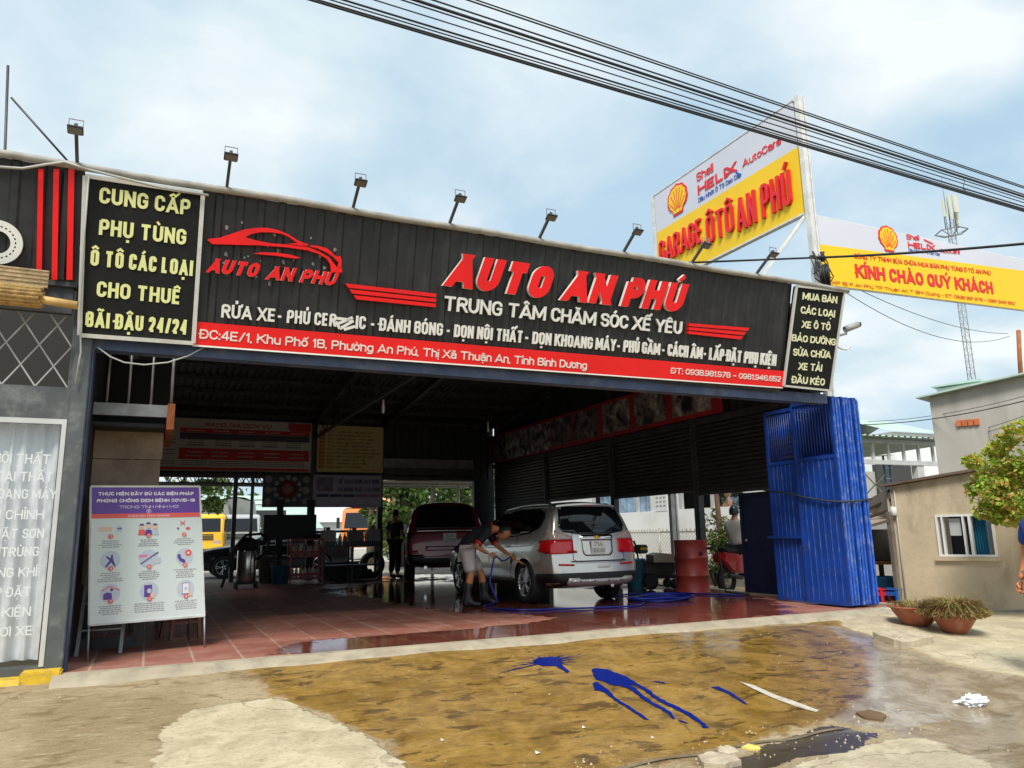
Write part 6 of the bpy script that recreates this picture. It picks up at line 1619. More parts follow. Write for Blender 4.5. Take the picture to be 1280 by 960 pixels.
# equipment row along the back of the garage
def lathe_thing(name,label,cat,loc,prof,m,part,n=18,group=None):
 t=thing(name,label,cat,loc,0,group);MB().lathe(prof,n=n).build(part,m,t,True);return t
STN=mat('stainless steel',(.55,.53,.48),.22,metal=.95,var=.08)
RUBB=mat('black rubber',(.018,.018,.019),.7)
RACKR=mat('red rack paint',(.34,.028,.03),.5,var=.2)
JUGM=mat('milky plastic',(.36,.36,.33),.45,var=.2)
Yq=18.4
def gx(px,Y):return at_y(px,690,Y).x
v=thing('vacuum_cleaner','stainless wet vacuum cleaner with black head and hose at the back left','vacuum cleaner',(gx(309,17.6),17.6,0))
MB().lathe([(.19,.14),(.20,.16),(.20,.78),(.19,.80)],n=20).build('tank',STN,v,True)
MB().lathe([(.20,.80),(.22,.84),(.22,.95),(.17,1.02),(.10,1.06),(0,1.07)],n=20).build('motor_head',RUBB,v,True)
mb=MB();mb.box((0,0,.12),(.46,.46,.05));mb.build('base',RUBB,v,True)
for sx in(-1,1):
 for sy in(-1,1):MB().cyl((sx*.2-.02,sy*.2,.05),(sx*.2+.02,sy*.2,.05),.05,10).build('caster',RUBB,v,True)
MB().tube([(.2,-.05,.6),(.38,-.1,.75),(.44,-.1,1.0),(.25,-.12,1.14),(-.05,-.1,1.12),(-.32,-.12,.8),(-.42,-.15,.3),(-.5,-.2,.05)],.03,8).build('hose',RUBB,v,True)
bn=thing('tool_cabinet','black wall hung tool cabinet seen against the light below the badge board','cabinet',(gx(360,20.1),20.1,0))
a=at_y(328,644,20.1);b=at_y(392,674,20.1)
MB().bb((a.x,19.8,b.z),(b.x,20.2,a.z)).build('cabinet',BLACK,bn)
for px in(348,354):
 c=at_y(px,600,20.1);
MB().bb((at_y(346,640,20.1).x,20.05,b.z-.9),(at_y(354,640,20.1).x,20.15,2.0)).build('post',BLACK,bn)
a2=at_y(326,682,20.1);b2=at_y(392,692,20.1);MB().bb((a2.x,19.8,b2.z),(b2.x,20.2,a2.z)).build('shelf',BLACK,bn)
MB().bb((at_y(384,640,20.1).x,20.05,0),(at_y(393,640,20.1).x,20.15,2.0)).build('post',BLACK,bn)
MB().cyl((b.x-.1,19.75,(a.z+b.z)/2-.25),(b.x+.22,19.75,(a.z+b.z)/2-.25),.07,12).build('knob',BLACK,bn)
br=thing('hand_rail','thin dark rail across the back opening below the slogan board','rail',(gx(430,20.3),20.3,0))
MB().cyl(at_y(393,665,20.3),at_y(478,663,20.3),.03,8).build('rail',BLACK,br);MB().cyl((gx(478,20.3)-.02,20.3,0),(gx(478,20.3)-.02,20.3,at_y(478,663,20.3).z),.03,8).build('post',BLACK,br)
def bottle(loc,h,r,m,label,group,name='bottle'):
 t=thing(name,label,'bottle',loc,0,group);MB().lathe([(r*.9,0),(r,.02),(r,h*.62),(r*.45,h*.8),(r*.36,h*.84)],n=12).build('body',m,t,True)
 MB().lathe([(r*.4,h*.84),(r*.4,h*.95),(0,h*.96)],n=10).build('cap',RACKR,t,True);return t
xr0,xr1=gx(362,Yq),gx(401,Yq)
rk=thing('bottle_rack','red steel rack of cleaning bottles in the middle of the back row','rack',((xr0+xr1)/2,Yq,0));rw=(xr1-xr0)/2
for z in(.13,.62,1.0):MB().box((0,0,z),(rw*2,.4,.04)).build('shelf',RACKR,rk,True);
for z in(.22,.72):MB().box((0,-.2,z),(rw*2,.015,.05)).build('guard',RACKR,rk,True)
for sx in(-1,1):
 for sy in(-1,1):MB().bar((sx*rw,sy*.19,.03),(sx*rw,sy*.19,1.02),.035).build('leg',RACKR,rk,True)
rg=random.Random(31)
BM=[mat('pale bottle',(.55,.52,.46),.35),mat('amber bottle',(.45,.20,.05),.3),mat('grey bottle',(.25,.26,.27),.35),mat('pinkish bottle',(.5,.3,.27),.35)]
for zi,(z,n)in enumerate(((.15,7),(.64,8))):
 for k in range(n):bottle((xr0+.07+(xr1-xr0-.14)*k/(n-1),Yq-.05+.04*(k%2),z),rg.uniform(.26,.34),rg.uniform(.035,.045),BM[rg.randrange(4)],'small cleaning bottle standing on the %s shelf of the red rack'%('lower','middle')[zi],'cleaning bottles on the red rack %s shelf'%('lower','middle')[zi])
xb0,xb1=gx(402,19.2),gx(473,19.2)
be=thing('work_bench','dark work bench along the back opening carrying pale jugs','bench',((xb0+xb1)/2,19.2,0));bw=(xb1-xb0)/2
MB().box((0,0,.82),(bw*2,.5,.05)).build('top',STEEL_D,be,True)
for sx in(-1,0,1):
 for sy in(-1,1):MB().bar((sx*bw*.97,sy*.22,0),(sx*bw*.97,sy*.22,.8),.05).build('leg',STEEL_D,be,True)
MB().box((0,.1,.35),(bw*2,.35,.04)).build('shelf',STEEL_D,be,True)
mb=MB()
for k in range(26):mb.box((-bw+.05+k*(2*bw-.1)/25,-.22,.89),(.03,.02,.09))
mb.build('tool_strip',STEEL_D,be,True)
def jug(px,w,h,m,label,Y=19.2,z=.845):
 t=thing('plastic_jug',label,'jug',(gx(px,Y),Y,z),0)
 MB().box((0,0,h*.42),(w,w*.7,h*.84)).build('body',m,t,True,bevel=.03);MB().lathe([(.04,h*.84),(.04,h),(0,h)],n=10).build('cap',RACKR,t,True);MB().tube([(-w*.3,0,h*.84),(-w*.3,0,h*1.0),(-.06,0,h*.98),(-.05,0,h*.84)],.018,6).build('handle',m,t,True)
JK=mat('brownish jug',(.20,.17,.13),.5,var=.2)
jug(410,.34,.44,JUGM,'milky plastic jug at the left end of the back bench');jug(443,.36,.42,JK,'brownish jug in the middle of the back bench');jug(466,.34,.46,JUGM,'milky jug at the right end of the back bench, near the post')
for k,(px,l_)in enumerate(((424,'small pale bottle left on the back bench'),(430,'second pale bottle from left on the back bench'),(452,'slim pale bottle between the jugs on the back bench'),(457,'pale bottle just left of the rightmost jug'))):bottle((gx(px,19.1),19.05,.845),.3,.045,BM[k%4],l_,None)
def bucket(px,py,r,h,m,label):
 p=at_z(px,py);t=thing('bucket',label,'bucket',(p.x,p.y,0));MB().lathe([(r*.78,0),(r,h),(r*1.05,h),(r*1.05,h-.03),(r*.97,h-.02),(r*.74,.02),(0,.02)],n=18).build('tub',m,t,True)
 MB().tube([(r*math.cos(a),.02,h+r*.0+.12*math.sin(a))for a in[math.pi*i/10 for i in range(11)]],.006,6).build('handle',STEEL_G,t,True)
BKB=mat('blue bucket plastic',(.03,.19,.29),.45);GRB=mat('grey bin plastic',(.14,.15,.14),.5)
bucket(350,730,.23,.42,BKB,'blue bucket at the foot of the red bottle rack');bucket(333,729,.22,.62,GRB,'tall grey bin between vacuum cleaner and blue bucket');bucket(795,737,.19,.55,mat('sky blue bucket',(.10,.33,.50),.45),'sky blue bucket between the silver car and the pressure washer')
def tyre_at(loc,r,w,M,label,name='spare_tyre',group=None):
 t=thing(name,label,'tyre',loc,0,group);MB().lathe([(r*.6,-w*.5),(r*.92,-w*.5),(r,-w*.32),(r,w*.32),(r*.92,w*.5),(r*.6,w*.5),(r*.58,0),(r*.6,-w*.5)],n=26,M=M,cap=False).build('tyre',RUBB,t,True);return t
p=at_z(465,722);tyre_at((p.x,p.y,.33),.33,.22,Matrix.Rotation(R(90),3,'X')@Matrix.Rotation(R(12),3,'Y'),'spare tyre standing at the right end of the back bench')
p=at_z(452,722);tyre_at((p.x-.1,p.y-.2,.11),.32,.22,Matrix.Identity(3),'spare tyre lying flat in front of the back bench')
p=at_z(425,724);tb=thing('storage_crate','dark crate on the floor below the back bench','crate',(p.x,p.y,0));MB().box((0,0,.2),(.9,.4,.4)).build('box',RUBB,tb,True,bevel=.02);MB().box((0,-.19,.42),(.95,.06,.04)).build('rim',STEEL_D,tb,True)
DRUM=mat('red drum paint',(.36,.045,.035),.42,var=.2,vscale=4,dirt=(.16,.05,.035),dscale=6,damt=.8,rvar=.1)
pd=at_z(868,743)
dr=thing('oil_drum','red steel oil drum standing on the wet floor before the column','drum',(pd.x+.2,pd.y+.28,0))
MB().lathe([(.27,0),(.29,.0),(.29,.02),(.28,.03),(.28,.27),(.295,.285),(.295,.30),(.28,.315),(.28,.56),(.295,.575),(.295,.59),(.28,.605),(.28,.85),(.29,.865),(.29,.88),(.27,.88),(.265,.85),(0,.845)],n=32).build('shell',DRUM,dr,True)
MB().lathe([(.035,.845),(.035,.87),(0,.87)],(.15,.05,0),10).build('bung',STEEL_D,dr,True);MB().lathe([(.03,0),(.03,.015),(0,.015)],(-.02,-.281,.66),10,M=Matrix.Rotation(R(90),3,'X')).build('plug',RUBB,dr,True)
q=at_z(886,752);
tag(MB().tube([(pd.x+.30,pd.y+.12,.72),(pd.x+.4,pd.y-.05,.75),(pd.x+.48,pd.y-.06,.70),(pd.x+.52,pd.y-.1,.45),(pd.x+.52,pd.y-.12,.2),(pd.x+.53,pd.y-.16,.025),(pd.x+.54,pd.y-.7,.018)],.018,8).build('drum_hose',RUBB),'black hose hanging over the right side of the red drum','hose')
pw0=at_z(822,737)
pw=thing('pressure_washer','dark pressure washer cart with a tall loop handle beside the red drum','pressure washer',(pw0.x+.1,pw0.y+.2,0),R(-15))
GRYP=mat('dark grey cowl',(.05,.055,.055),.45,var=.2);BEI=mat('beige cowl top',(.45,.40,.30),.5)
MB().box((.02,0,.38),(.62,.42,.26)).build('cowl',GRYP,pw,True,bevel=.04);mb=MB();mb.prism([(-.25,0),(.35,-.02),(.22,.12),(-.12,.16),(-.25,.12)],frame_m(Vector((.02,-.2,.50)),(1,0,0),(0,0,1)),-.40);mb.build('cowl_top',BEI,pw,True)
MB().box((.03,0,.22),(.7,.36,.06)).build('chassis',RUBB,pw,True);MB().box((-.25,0,.72),(.16,.36,.16)).build('control_box',GRYP,pw,True,bevel=.02);MB().box((-.25,-.183,.73),(.14,.004,.04)).build('decal',BYEL,pw,True)
for s in(-1,1):
 MB().tube([(-.1,s*.2,.2),(-.33,s*.2,.3),(-.42,s*.2,.8),(-.44,s*.2,.86)],.018,8).build('handle',RUBB,pw,True)
 MB().lathe([(.05,-.035),(.13,-.035),(.145,-.02),(.145,.02),(.13,.035),(.05,.035)],(-.18,s*.25,.145),18,M=Matrix.Rotation(R(90),3,'X')).build('wheel',RUBB,pw,True)
 MB().lathe([(.03,-.025),(.08,-.025),(.09,0),(.08,.025),(.03,.025)],(.3,s*.18,.09),14,M=Matrix.Rotation(R(90),3,'X')).build('wheel',RUBB,pw,True)
MB().cyl((-.44,-.2,.86),(-.44,.2,.86),.018,8).build('handle',RUBB,pw,True)
MB().lathe([(.05,0),(.05,.05),(.03,.06),(0,.06)],(.36,-.1,.38),12,M=Matrix.Rotation(R(90),3,'Y')).build('gauge',RACKR,pw,True)
HOSE=mat('blue hose',(.006,.018,.26),.35)
def spline(pts,n=10):
 out=[];P=[Vector(p)for p in pts]
 for i in range(len(P)-1):
  p0=P[max(0,i-1)];p1=P[i];p2=P[i+1];p3=P[min(len(P)-1,i+2)]
  for k in range(n):
   t_=k/n;out.append(.5*((2*p1)+(p2-p0)*t_+(2*p0-5*p1+4*p2-p3)*t_**2+(3*p1-p0-3*p2+p3)*t_**3))
 out.append(P[-1]);return out
def fl(px,py,z=.016):p=at_z(px,py,z);return p
HR=.0125
coil=[fl(868,744)]
rgc=random.Random(2)
cx_,cy_=fl(826,749).x,fl(826,749).y
for k in range(26):
 a=k*1.05+.4;coil.append(Vector((cx_+.55*math.cos(a)*(1+.2*rgc.uniform(-1,1))+.06*math.sin(k),cy_+.30*math.sin(a)*(1+.25*rgc.uniform(-1,1)),.016+.011*(k%5))))
hose_floor=[fl(800,756),fl(760,759),fl(700,761),fl(650,762.5),fl(618,760.5)]
# vehicles
def paint(name,col,metal,rough,coat=1.0):
 m=mat(name,col,rough,metal=metal,coat=coat,var=.04,vscale=30);return m
CGLASS=mat('dark tinted glass',(.006,.007,.009),.03,spec=.6)
CBLK=mat('black car trim',(.013,.013,.014),.45)
CRUB=mat('tyre rubber',(.016,.016,.017),.75,var=.2,vscale=20)
CHROME=mat('chrome',(.75,.76,.77),.08,metal=1.0)
ALLOY=mat('alloy wheel',(.55,.55,.56),.25,metal=.9)
TLR=mat('red lamp lens',(.60,.008,.012),.12,coat=.6)
TLC=mat('clear lamp lens',(.42,.33,.30),.1,coat=.6)
PLATE=mat('number plate',(.72,.72,.68),.4)
PTXT=mat('plate digits',(.02,.02,.02),.5)
CSEAM=mat('panel gap',(.008,.008,.008),.7)
def lerp1(tab,z):
 if z<=tab[0][0]:return tab[0][1]
 for(a,b),(c,d)in zip(tab,tab[1:]):
  if z<=c:return b+(d-b)*(z-a)/(c-a)
 return tab[-1][1]
def eval_mesh(o):
 dg=bpy.context.evaluated_depsgraph_get();return bpy.data.meshes.new_from_object(o.evaluated_get(dg))
class Car:
 def __init__(s,t,st,tail,wheels,wr,paintm,y_rear,arch=.04,nose=.10):
  """t: the car's Empty; st: stations (y, half width, underside, belt, top, roof half width); tail: lean of the rear face by height"""
  s.t=t
  def prof(y,hw,zb,zbelt,zt,rh):
   z1=zb+(zbelt-zb)*.16;z2=zb+(zbelt-zb)*.5;z3=zb+(zbelt-zb)*.82
   return[(0,zb),(hw*.86,zb),(hw*.975,z1),(hw,z2),(hw*.99,z3),(hw*.95,zbelt),(hw*.95+(rh-hw*.95)*.52,zbelt+(zt-zbelt)*.55),(rh,zbelt+(zt-zbelt)*.87),(rh*.62,zt-(zt-zbelt)*.02),(0,zt)]
  rows=[]
  n=len(st)
  for i,a in enumerate(st):
   k={n-1:1.0,n-2:.85,n-3:.45}.get(i,0.0)
   rows.append([(x,a[0]+k*lerp1(tail,z),z)for x,z in prof(*a)])
  bm=bmesh.new();NP_=10
  V=[[bm.verts.new(p)for p in r]for r in rows];W_=[[bm.verts.new((-p[0],p[1],p[2]))for p in r]for r in rows]
  for i in range(n-1):
   for j in range(NP_-1):
    bm.faces.new((V[i][j],V[i][j+1],V[i+1][j+1],V[i+1][j]));bm.faces.new((W_[i][j+1],W_[i][j],W_[i+1][j],W_[i+1][j+1]))
  for(r,rv,wv,sg)in((rows[-1],V[-1],W_[-1],-1),(rows[0],V[0],W_[0],1)):
   bow=(.035 if sg<0 else nose)
   mid=[bm.verts.new((p[0]*.55,p[1]+sg*bow*.7,p[2]))for p in r];midm=[bm.verts.new((-p[0]*.55,p[1]+sg*bow*.7,p[2]))for p in r];cen=[bm.verts.new((0,p[1]+sg*bow,p[2]))for p in r]
   for j in range(NP_-1):
    for(a,b)in((rv,mid),(mid,cen),(cen,midm),(midm,wv)):
     bm.faces.new((a[j],a[j+1],b[j+1],b[j]))
  bmesh.ops.remove_doubles(bm,verts=bm.verts,dist=2e-3)
  bmesh.ops.dissolve_degenerate(bm,edges=bm.edges,dist=1e-4)
  bmesh.ops.recalc_face_normals(bm,faces=bm.faces)
  me=bpy.data.meshes.new('body');bm.to_mesh(me);bm.free()
  o=bpy.data.objects.new('body',me);COL.objects.link(o)
  sb=o.modifiers.new('s','SUBSURF');sb.levels=3;sb.render_levels=3
  me2=eval_mesh(o);bpy.data.objects.remove(o)
  o=bpy.data.objects.new('body',me2);COL.objects.link(o)
  cut=MB();hw=max(a[1]for a in st)
  for y in wheels:
   for sx in(-1,1):cut.cyl((sx*(hw+.2),y,wr+.01),(sx*(hw-.34),y,wr+.01),wr+arch,40)
  cm=cut.mesh('cut',CBLK);c=bpy.data.objects.new('cut',cm);COL.objects.link(c)
  b=o.modifiers.new('b','BOOLEAN');b.operation='DIFFERENCE';b.object=c;b.solver='EXACT'
  me3=eval_mesh(o);bpy.data.objects.remove(o);bpy.data.objects.remove(c)
  me3.materials.clear();me3.materials.append(paintm);me3.materials.append(CBLK)
  s.low=None
  for p in me3.polygons:
   cy,cx,cz=p.center.y,abs(p.center.x),p.center.z
   inw=any(math.hypot(cy-y,cz-wr-.01)<wr+arch-.003 and cx>hw-.36 for y in wheels)or any(abs(math.hypot(cy-y,cz-wr-.01)-wr-arch)<.004 and cx<hw-.004 and abs(p.normal.x)<.5 for y in wheels)
   p.material_index=1 if inw or cz<st[3][2]+.03 else 0
   p.use_smooth=True
  me3.set_sharp_from_angle(angle=R(32))
  me3.name='body';s.body=link('body',me3,t,True)
  vs=[v.co.copy()for v in me3.vertices];s.bvh=BVHTree.FromPolygons(vs,[list(p.vertices)for p in me3.polygons])
  s.hw=hw
 def patch(s,name,poly,axis,m,lift=.006,th=.012,step=.05,parent=None,side=1):
  """an outline laid on the body: axis 'x' uses (y, z) from one side, 'y' uses (x, z) from behind, 'f' from the front, 'z' (x, y) from above"""
  P=[]
  k=len(poly)
  for i in range(k):
   a=Vector(poly[i]);b=Vector(poly[(i+1)%k]);q=max(1,int((b-a).length/step))
   P+=[a.lerp(b,j/q)for j in range(q)]
  ne=len(P);edges=[(i,(i+1)%ne)for i in range(ne)]
  x0,x1=min(p.x for p in P),max(p.x for p in P);y0,y1=min(p.y for p in P),max(p.y for p in P)
  Pt=[p.to_2d()for p in P];pl=[tuple(p)for p in Pt]
  y=y0+step*.5
  while y<y1:
   x=x0+step*.5
   while x<x1:
    if inside_dist((x,y),pl)>step*.35:Pt.append(Vector((x,y)))
    x+=step
   y+=step
  ov,oe,of,orv,_,_=delaunay_2d_cdt(Pt,edges,[],1,1e-6)
  top=[]
  for v in ov:
   if axis=='x':o,d=Vector((side*3,v.x,v.y)),Vector((-side,0,0))
   elif axis=='y':o,d=Vector((v.x,-6,v.y)),Vector((0,1,0))
   elif axis=='f':o,d=Vector((v.x,9,v.y)),Vector((0,-1,0))
   else:o,d=Vector((v.x,v.y,5)),Vector((0,0,-1))
   h=s.bvh.ray_cast(o,d)
   if h[0]is None:
    near=s.bvh.find_nearest(o+d*(3-.9 if axis=='x' else 5));p=near[0]
   else:p=h[0]
   top.append((p-d*lift,p+d*(th-lift)))
  mb=MB();n=len(ov);mb.v=[a for a,b in top]+[b for a,b in top]
  cnt=set()
  for f in of:
   for i in range(len(f)):cnt.add((f[i],f[(i+1)%len(f)]))
  for f in of:mb.f.append(list(f));mb.mi.append(0);mb.sm.append(True)
  for(a,b)in cnt:
   if(b,a)not in cnt:mb.f.append([b,a,n+a,n+b]);mb.mi.append(0);mb.sm.append(False)
  me=mb.mesh(name,m);bm=bmesh.new();bm.from_mesh(me);bmesh.ops.recalc_face_normals(bm,faces=bm.faces);bm.to_mesh(me);bm.free()
  return link(name,me,parent or s.t,True)
 def sides(s,name,poly,m,**k):
  for sd in(-1,1):s.patch(name,poly,'x',m,side=sd,**k)
 def hit_y(s,x,z):
  h=s.bvh.ray_cast(Vector((x,-6,z)),Vector((0,1,0)));return h[0]
def wheel(t,x,y,r,w,spokes=5,rimr=.68,alloy=None):
 sd=1 if x>0 else-1;M=Matrix.Rotation(R(90)*sd,3,'Y')
 g=bpy.data.objects.new('wheel',None)
 tyre=MB().lathe([(r*rimr,-w/2),(r*.93,-w/2),(r*.985,-w*.40),(r,-w*.22),(r,w*.22),(r*.985,w*.40),(r*.93,w/2),(r*rimr,w/2-.005),(r*rimr,-w/2)],(x,y,r),34,M=M,cap=False).build('wheel',CRUB,t,True)
 rm=MB();rr=r*rimr
 rm.lathe([(rr,w/2-.01),(rr*.97,w/2+.004),(rr*.90,w/2-.012),(rr*.88,0),(rr*.88,-w/2)],(x,y,r),34,M=M,cap=False)
 rm.lathe([(rr*.24,w/2-.03),(rr*.22,w/2-.008),(0,w/2-.004)],(x,y,r),16,M=M)
 for k in range(spokes):
  for da in(-.16,.16):
   a=2*math.pi*k/spokes+.3;p0=Vector((rr*.18*math.cos(a),rr*.18*math.sin(a),w/2-.022));a2=a+da;p1=Vector((rr*.92*math.cos(a2),rr*.92*math.sin(a2),w/2-.012))
   rm.bar(Vector((x,y,r))+M@p0,Vector((x,y,r))+M@p1,rr*.12,.03,up=M@Vector((0,0,1)))
 o=rm.build('rim',alloy or ALLOY,tyre,True)
 bk=MB().lathe([(rr*.86,-.01),(0,-.01)],(x,y,r),24,M=M,cap=False).build('brake',CBLK,tyre,True)
 return tyre
def plate(car,x,z,w,h,l1,l2,txt=PTXT):
 p=car.hit_y(x,z);q0=car.hit_y(x,z-h*.4);q1=car.hit_y(x,z+h*.4)
 y=min(p.y,q0.y,q1.y)-.012
 o=MB().box((x,y,z),(w,.012,h)).build('number_plate',PLATE,car.t,True,bevel=.002)
 for(s_,zz,k)in((l1,z+h*.07,.62),(l2,z-h*.42,.86)):
  a=lettering(s_,(x-w*k/2,y-.0065,zz),(x+w*k/2,y-.0065,zz),h*.33,UPZ,.001,txt,None,bold=.0,name='plate_digits');a.parent=o
 return y
# silver people carrier
sv=thing('people_carrier','silver people carrier being washed, its tailgate facing the street','car',(5.97,10.78,0),R(1.5))
sv.scale=(.87,.93,.93)
SILV=paint('silver paint',(.68,.645,.58),.7,.27)
car=Car(sv,[(3.70,.66,.34,.66,.74,.52),(3.58,.80,.26,.76,.86,.60),(3.2,.885,.22,.86,.97,.66),(2.7,.905,.22,.93,1.05,.70),(2.25,.912,.22,.965,1.13,.70),(1.75,.915,.22,.985,1.44,.64),(1.3,.915,.22,.995,1.57,.66),(.6,.915,.22,1.01,1.63,.68),(-.1,.915,.22,1.03,1.63,.68),(-.42,.910,.23,1.05,1.615,.67),(-.66,.895,.25,1.06,1.60,.665),(-.84,.865,.28,1.06,1.585,.65),(-.915,.82,.31,1.06,1.57,.625)],
[(.2,.06),(.40,.0),(.55,-.01),(.64,.03),(.9,.06),(1.1,.085),(1.35,.19),(1.6,.31)],(0,2.76),.335,SILV,-.93)
for y in(0,2.76):
 for sx in(-1,1):wheel(sv,sx*.80,y,.335,.225)
car.sides('side_window',[(2.10,1.03),(1.62,1.42),(1.25,1.50),(.55,1.535),(-.15,1.525),(-.46,1.45),(-.52,1.33),(-.42,1.20),(-.1,1.11),(.6,1.06),(1.3,1.035)],CGLASS,lift=.004,th=.010)
car.patch('rear_window',[(-.60,1.13),(-.30,1.09),(.30,1.09),(.60,1.13),(.67,1.20),(.585,1.50),(.54,1.535),(-.54,1.535),(-.585,1.50),(-.67,1.20)],'y',CGLASS,lift=.008,th=.014)
car.patch('windscreen',[(-.72,1.12),(.72,1.12),(.58,1.47),(-.58,1.47)],'f',CGLASS,lift=.006)
for sx in(-1,1):
 q=[(.45,.80),(.88,.79)]
 tl_o=car.patch('tail_light',[(sx*x,z)for x,z in q+[(.88,1.01),(.45,1.01)]],'y',TLR,lift=.018,th=.03)
 car.patch('clear_lens',[(sx*.45,1.013),(sx*.88,1.013),(sx*.82,1.12),(sx*.74,1.16),(sx*.45,1.06)],'y',TLC,lift=.018,th=.03,parent=tl_o)
 side=car.patch('tail_light',[(-.85,.79),(-.50,.83),(-.51,.995),(-.85,1.01)],'x',TLR,lift=.012,th=.02,side=sx)
 car.patch('clear_lens',[(-.85,1.013),(-.51,.998),(-.66,1.12),(-.80,1.15)],'x',TLC,lift=.012,th=.02,side=sx,parent=side)
 car.patch('reflector',[(sx*.46,.605),(sx*.74,.615),(sx*.74,.645),(sx*.46,.635)],'y',TLR,lift=.012,th=.02)
 car.patch('headlight',[(sx*.42,.68),(sx*.72,.70),(sx*.74,.80),(sx*.5,.78)],'f',TLC,lift=.01)
car.patch('chrome_strip',[(-.28,1.003),(.34,1.003),(.36,1.04),(.33,1.085),(-.28,1.085),(-.30,1.04)],'y',CHROME,lift=.022,th=.03)
pb=car.patch('plate_recess',[(-.26,.80),(-.22,.755),(.28,.755),(.33,.80),(.34,1.0),(-.27,1.0)],'y',SILV,lift=.003,th=.006)
mbq=MB()
def recess_line(pts):
 return[car.hit_y(x,z)+Vector((0,-.0055,0))for x,z in pts]
mbq.tube(recess_line([(-.27,1.0),(-.265,.82),(-.25,.78),(-.21,.755),(0,.753),(.27,.755),(.31,.78),(.33,.82),(.34,1.0)]),.005,6);mbq.build('recess_line',CSEAM,sv,True)
plate(car,.035,.885,.28,.20,'71A','058.66')
car.patch('badge',[(-.03,1.03),(.09,1.03),(.10,1.045),(.09,1.06),(-.03,1.06),(-.04,1.045)],'y',mat('gold badge',(.75,.42,.04),.25,metal=.6),lift=.03,th=.01,step=.02)
car.patch('badge',[(.01,1.018),(.05,1.018),(.05,1.073),(.01,1.073)],'y',MATS['gold badge'],lift=.0305,th=.01,step=.02)
car.patch('brake_light',[(-.12,1.55),(.14,1.55),(.13,1.575),(-.11,1.575)],'y',TLR,lift=.022,th=.05,step=.03)
car.patch('bumper_trim',[(-.84,.30),(.84,.30),(.86,.50),(-.86,.50)],'y',CBLK,lift=.012,th=.03)
car.sides('bumper_trim',[(-.88,.30),(-.40,.28),(-.385,.48),(-.88,.50)],CBLK,lift=.008,th=.02)
car.sides('sill_trim',[(.40,.235),(2.36,.235),(2.36,.36),(.40,.36)],CBLK,lift=.006,th=.02)
SKID=mat('satin skid plate',(.58,.54,.50),.38,metal=.5)
car.patch('skid_plate',[(-.62,.285),(.66,.285),(.72,.32),(.68,.425),(.52,.425),(.48,.40),(-.36,.40),(-.40,.425),(-.58,.425)],'y',SKID,lift=.035,th=.05)
for x in(-.42,-.14,.14,.42):car.patch('skid_plate',[(x-.07,.36),(x+.07,.36),(x+.06,.378),(x-.06,.378)],'y',CHROME,lift=.038,th=.01,step=.04)
car.patch('bumper_step',[(-.52,.662),(.60,.662),(.58,.682),(-.50,.682)],'y',CBLK,lift=.006,th=.02)
car.patch('bumper_step',[(-.44,.645),(.52,.645),(.50,.655),(-.42,.655)],'y',CHROME,lift=.012,th=.02)
car.patch('sticker',[(.00,.565),(.24,.565),(.26,.625),(.00,.625)],'y',PLATE,lift=.004,th=.006)
car.patch('chrome_strip',[(.46,.79),(.60,.79),(.60,.803),(.46,.803)],'y',CHROME,lift=.004,th=.006,step=.03)
car.patch('sticker',[(-.46,.80),(-.38,.80),(-.38,.84),(-.46,.84)],'y',mat('red sticker',(.4,.05,.06),.5),lift=.003,th=.006,step=.03)
mbq=MB();zs=[.26,.5,.8,1.0,1.15,1.3,1.5]
def sline(pts,sd):return[car.bvh.ray_cast(Vector((sd*3,y,z)),Vector((-sd,0,0)))[0]+Vector((sd*.003,0,0))for y,z in pts]
for sd in(-1,1):
 for path in([(1.35,.37),(1.36,.7),(1.34,1.02)],[(.52,.37),(.48,.55),(.36,.75),(.30,1.0),(.30,1.06)],[(2.3,.4),(2.26,.7),(2.15,1.0)],[(2.2,.86),(1.3,.88),(.3,.90),(-.3,.93)]):
  mbq.tube(sline(path,sd),.005,5)
mbq.tube([car.hit_y(x,z)+Vector((0,-.003,0))for x,z in[(-.44,1.1),(-.455,.9),(-.46,.70),(-.4,.675),(.5,.675),(.56,.70),(.55,.9),(.54,1.1)]],.005,5)
mbq.build('panel_gap',CSEAM,sv,True)
for sd in(-1,1):
 for y in(.62,1.62):
  p=sline([(y,.92)],sd)[0];MB().box(p+Vector((sd*.02,0,0)),(.03,.18,.028)).build('door_handle',SILV,sv,True,bevel=.008)
 mo=MB();p=sline([(1.95,1.06)],sd)[0];mo.box(p+Vector((sd*.11,0,.04)),(.18,.10,.13));mo.bar(p,p+Vector((sd*.06,0,.01)),.04);mo.build('wing_mirror',SILV,sv,True,bevel=.02)
 rp=MB();pts=[]
 for y in(1.25,1.1,.5,-.1,-.40,-.52):
  h=car.bvh.ray_cast(Vector((sd*.60,y,4)),Vector((0,0,-1)))[0];pts.append(h+Vector((0,0,.035 if-.45<y<1.2 else .005)))
 rp.tube(pts,.017,8);rp.build('roof_rail',CHROME,sv,True)
sp_=car.bvh.ray_cast(Vector((0,-.45,4)),Vector((0,0,-1)))[0]
mb=MB()
def spoil(u,v):
 x=-.60+1.2*u;e=1-(2*u-1)**2*.25
 y=-.36-.30*v*(1-.15*(2*u-1)**2);zt=1.612-.035*v-.035*(2*u-1)**2;return(x,y,zt+.012)
mb.grid(spoil,16,4,True);mb.grid(lambda u,v:Vector(spoil(u,v))-Vector((0,0,.028))if True else 0,16,4,True)
mb.grid(lambda u,v:Vector(spoil(u,1))-Vector((0,0,.028*v)),16,1);mb.build('roof_spoiler',SILV,sv,True)
p=car.hit_y(0,1.10);mb=MB();mb.bar(p+Vector((-.02,-.02,-.01)),p+Vector((.33,-.028,.03)),.018,.02);mb.lathe([(.03,0),(.03,.03),(0,.035)],p+Vector((0,0,-.01)),10,M=Matrix.Rotation(R(90),3,'X'));mb.build('rear_wiper',CBLK,sv,True)
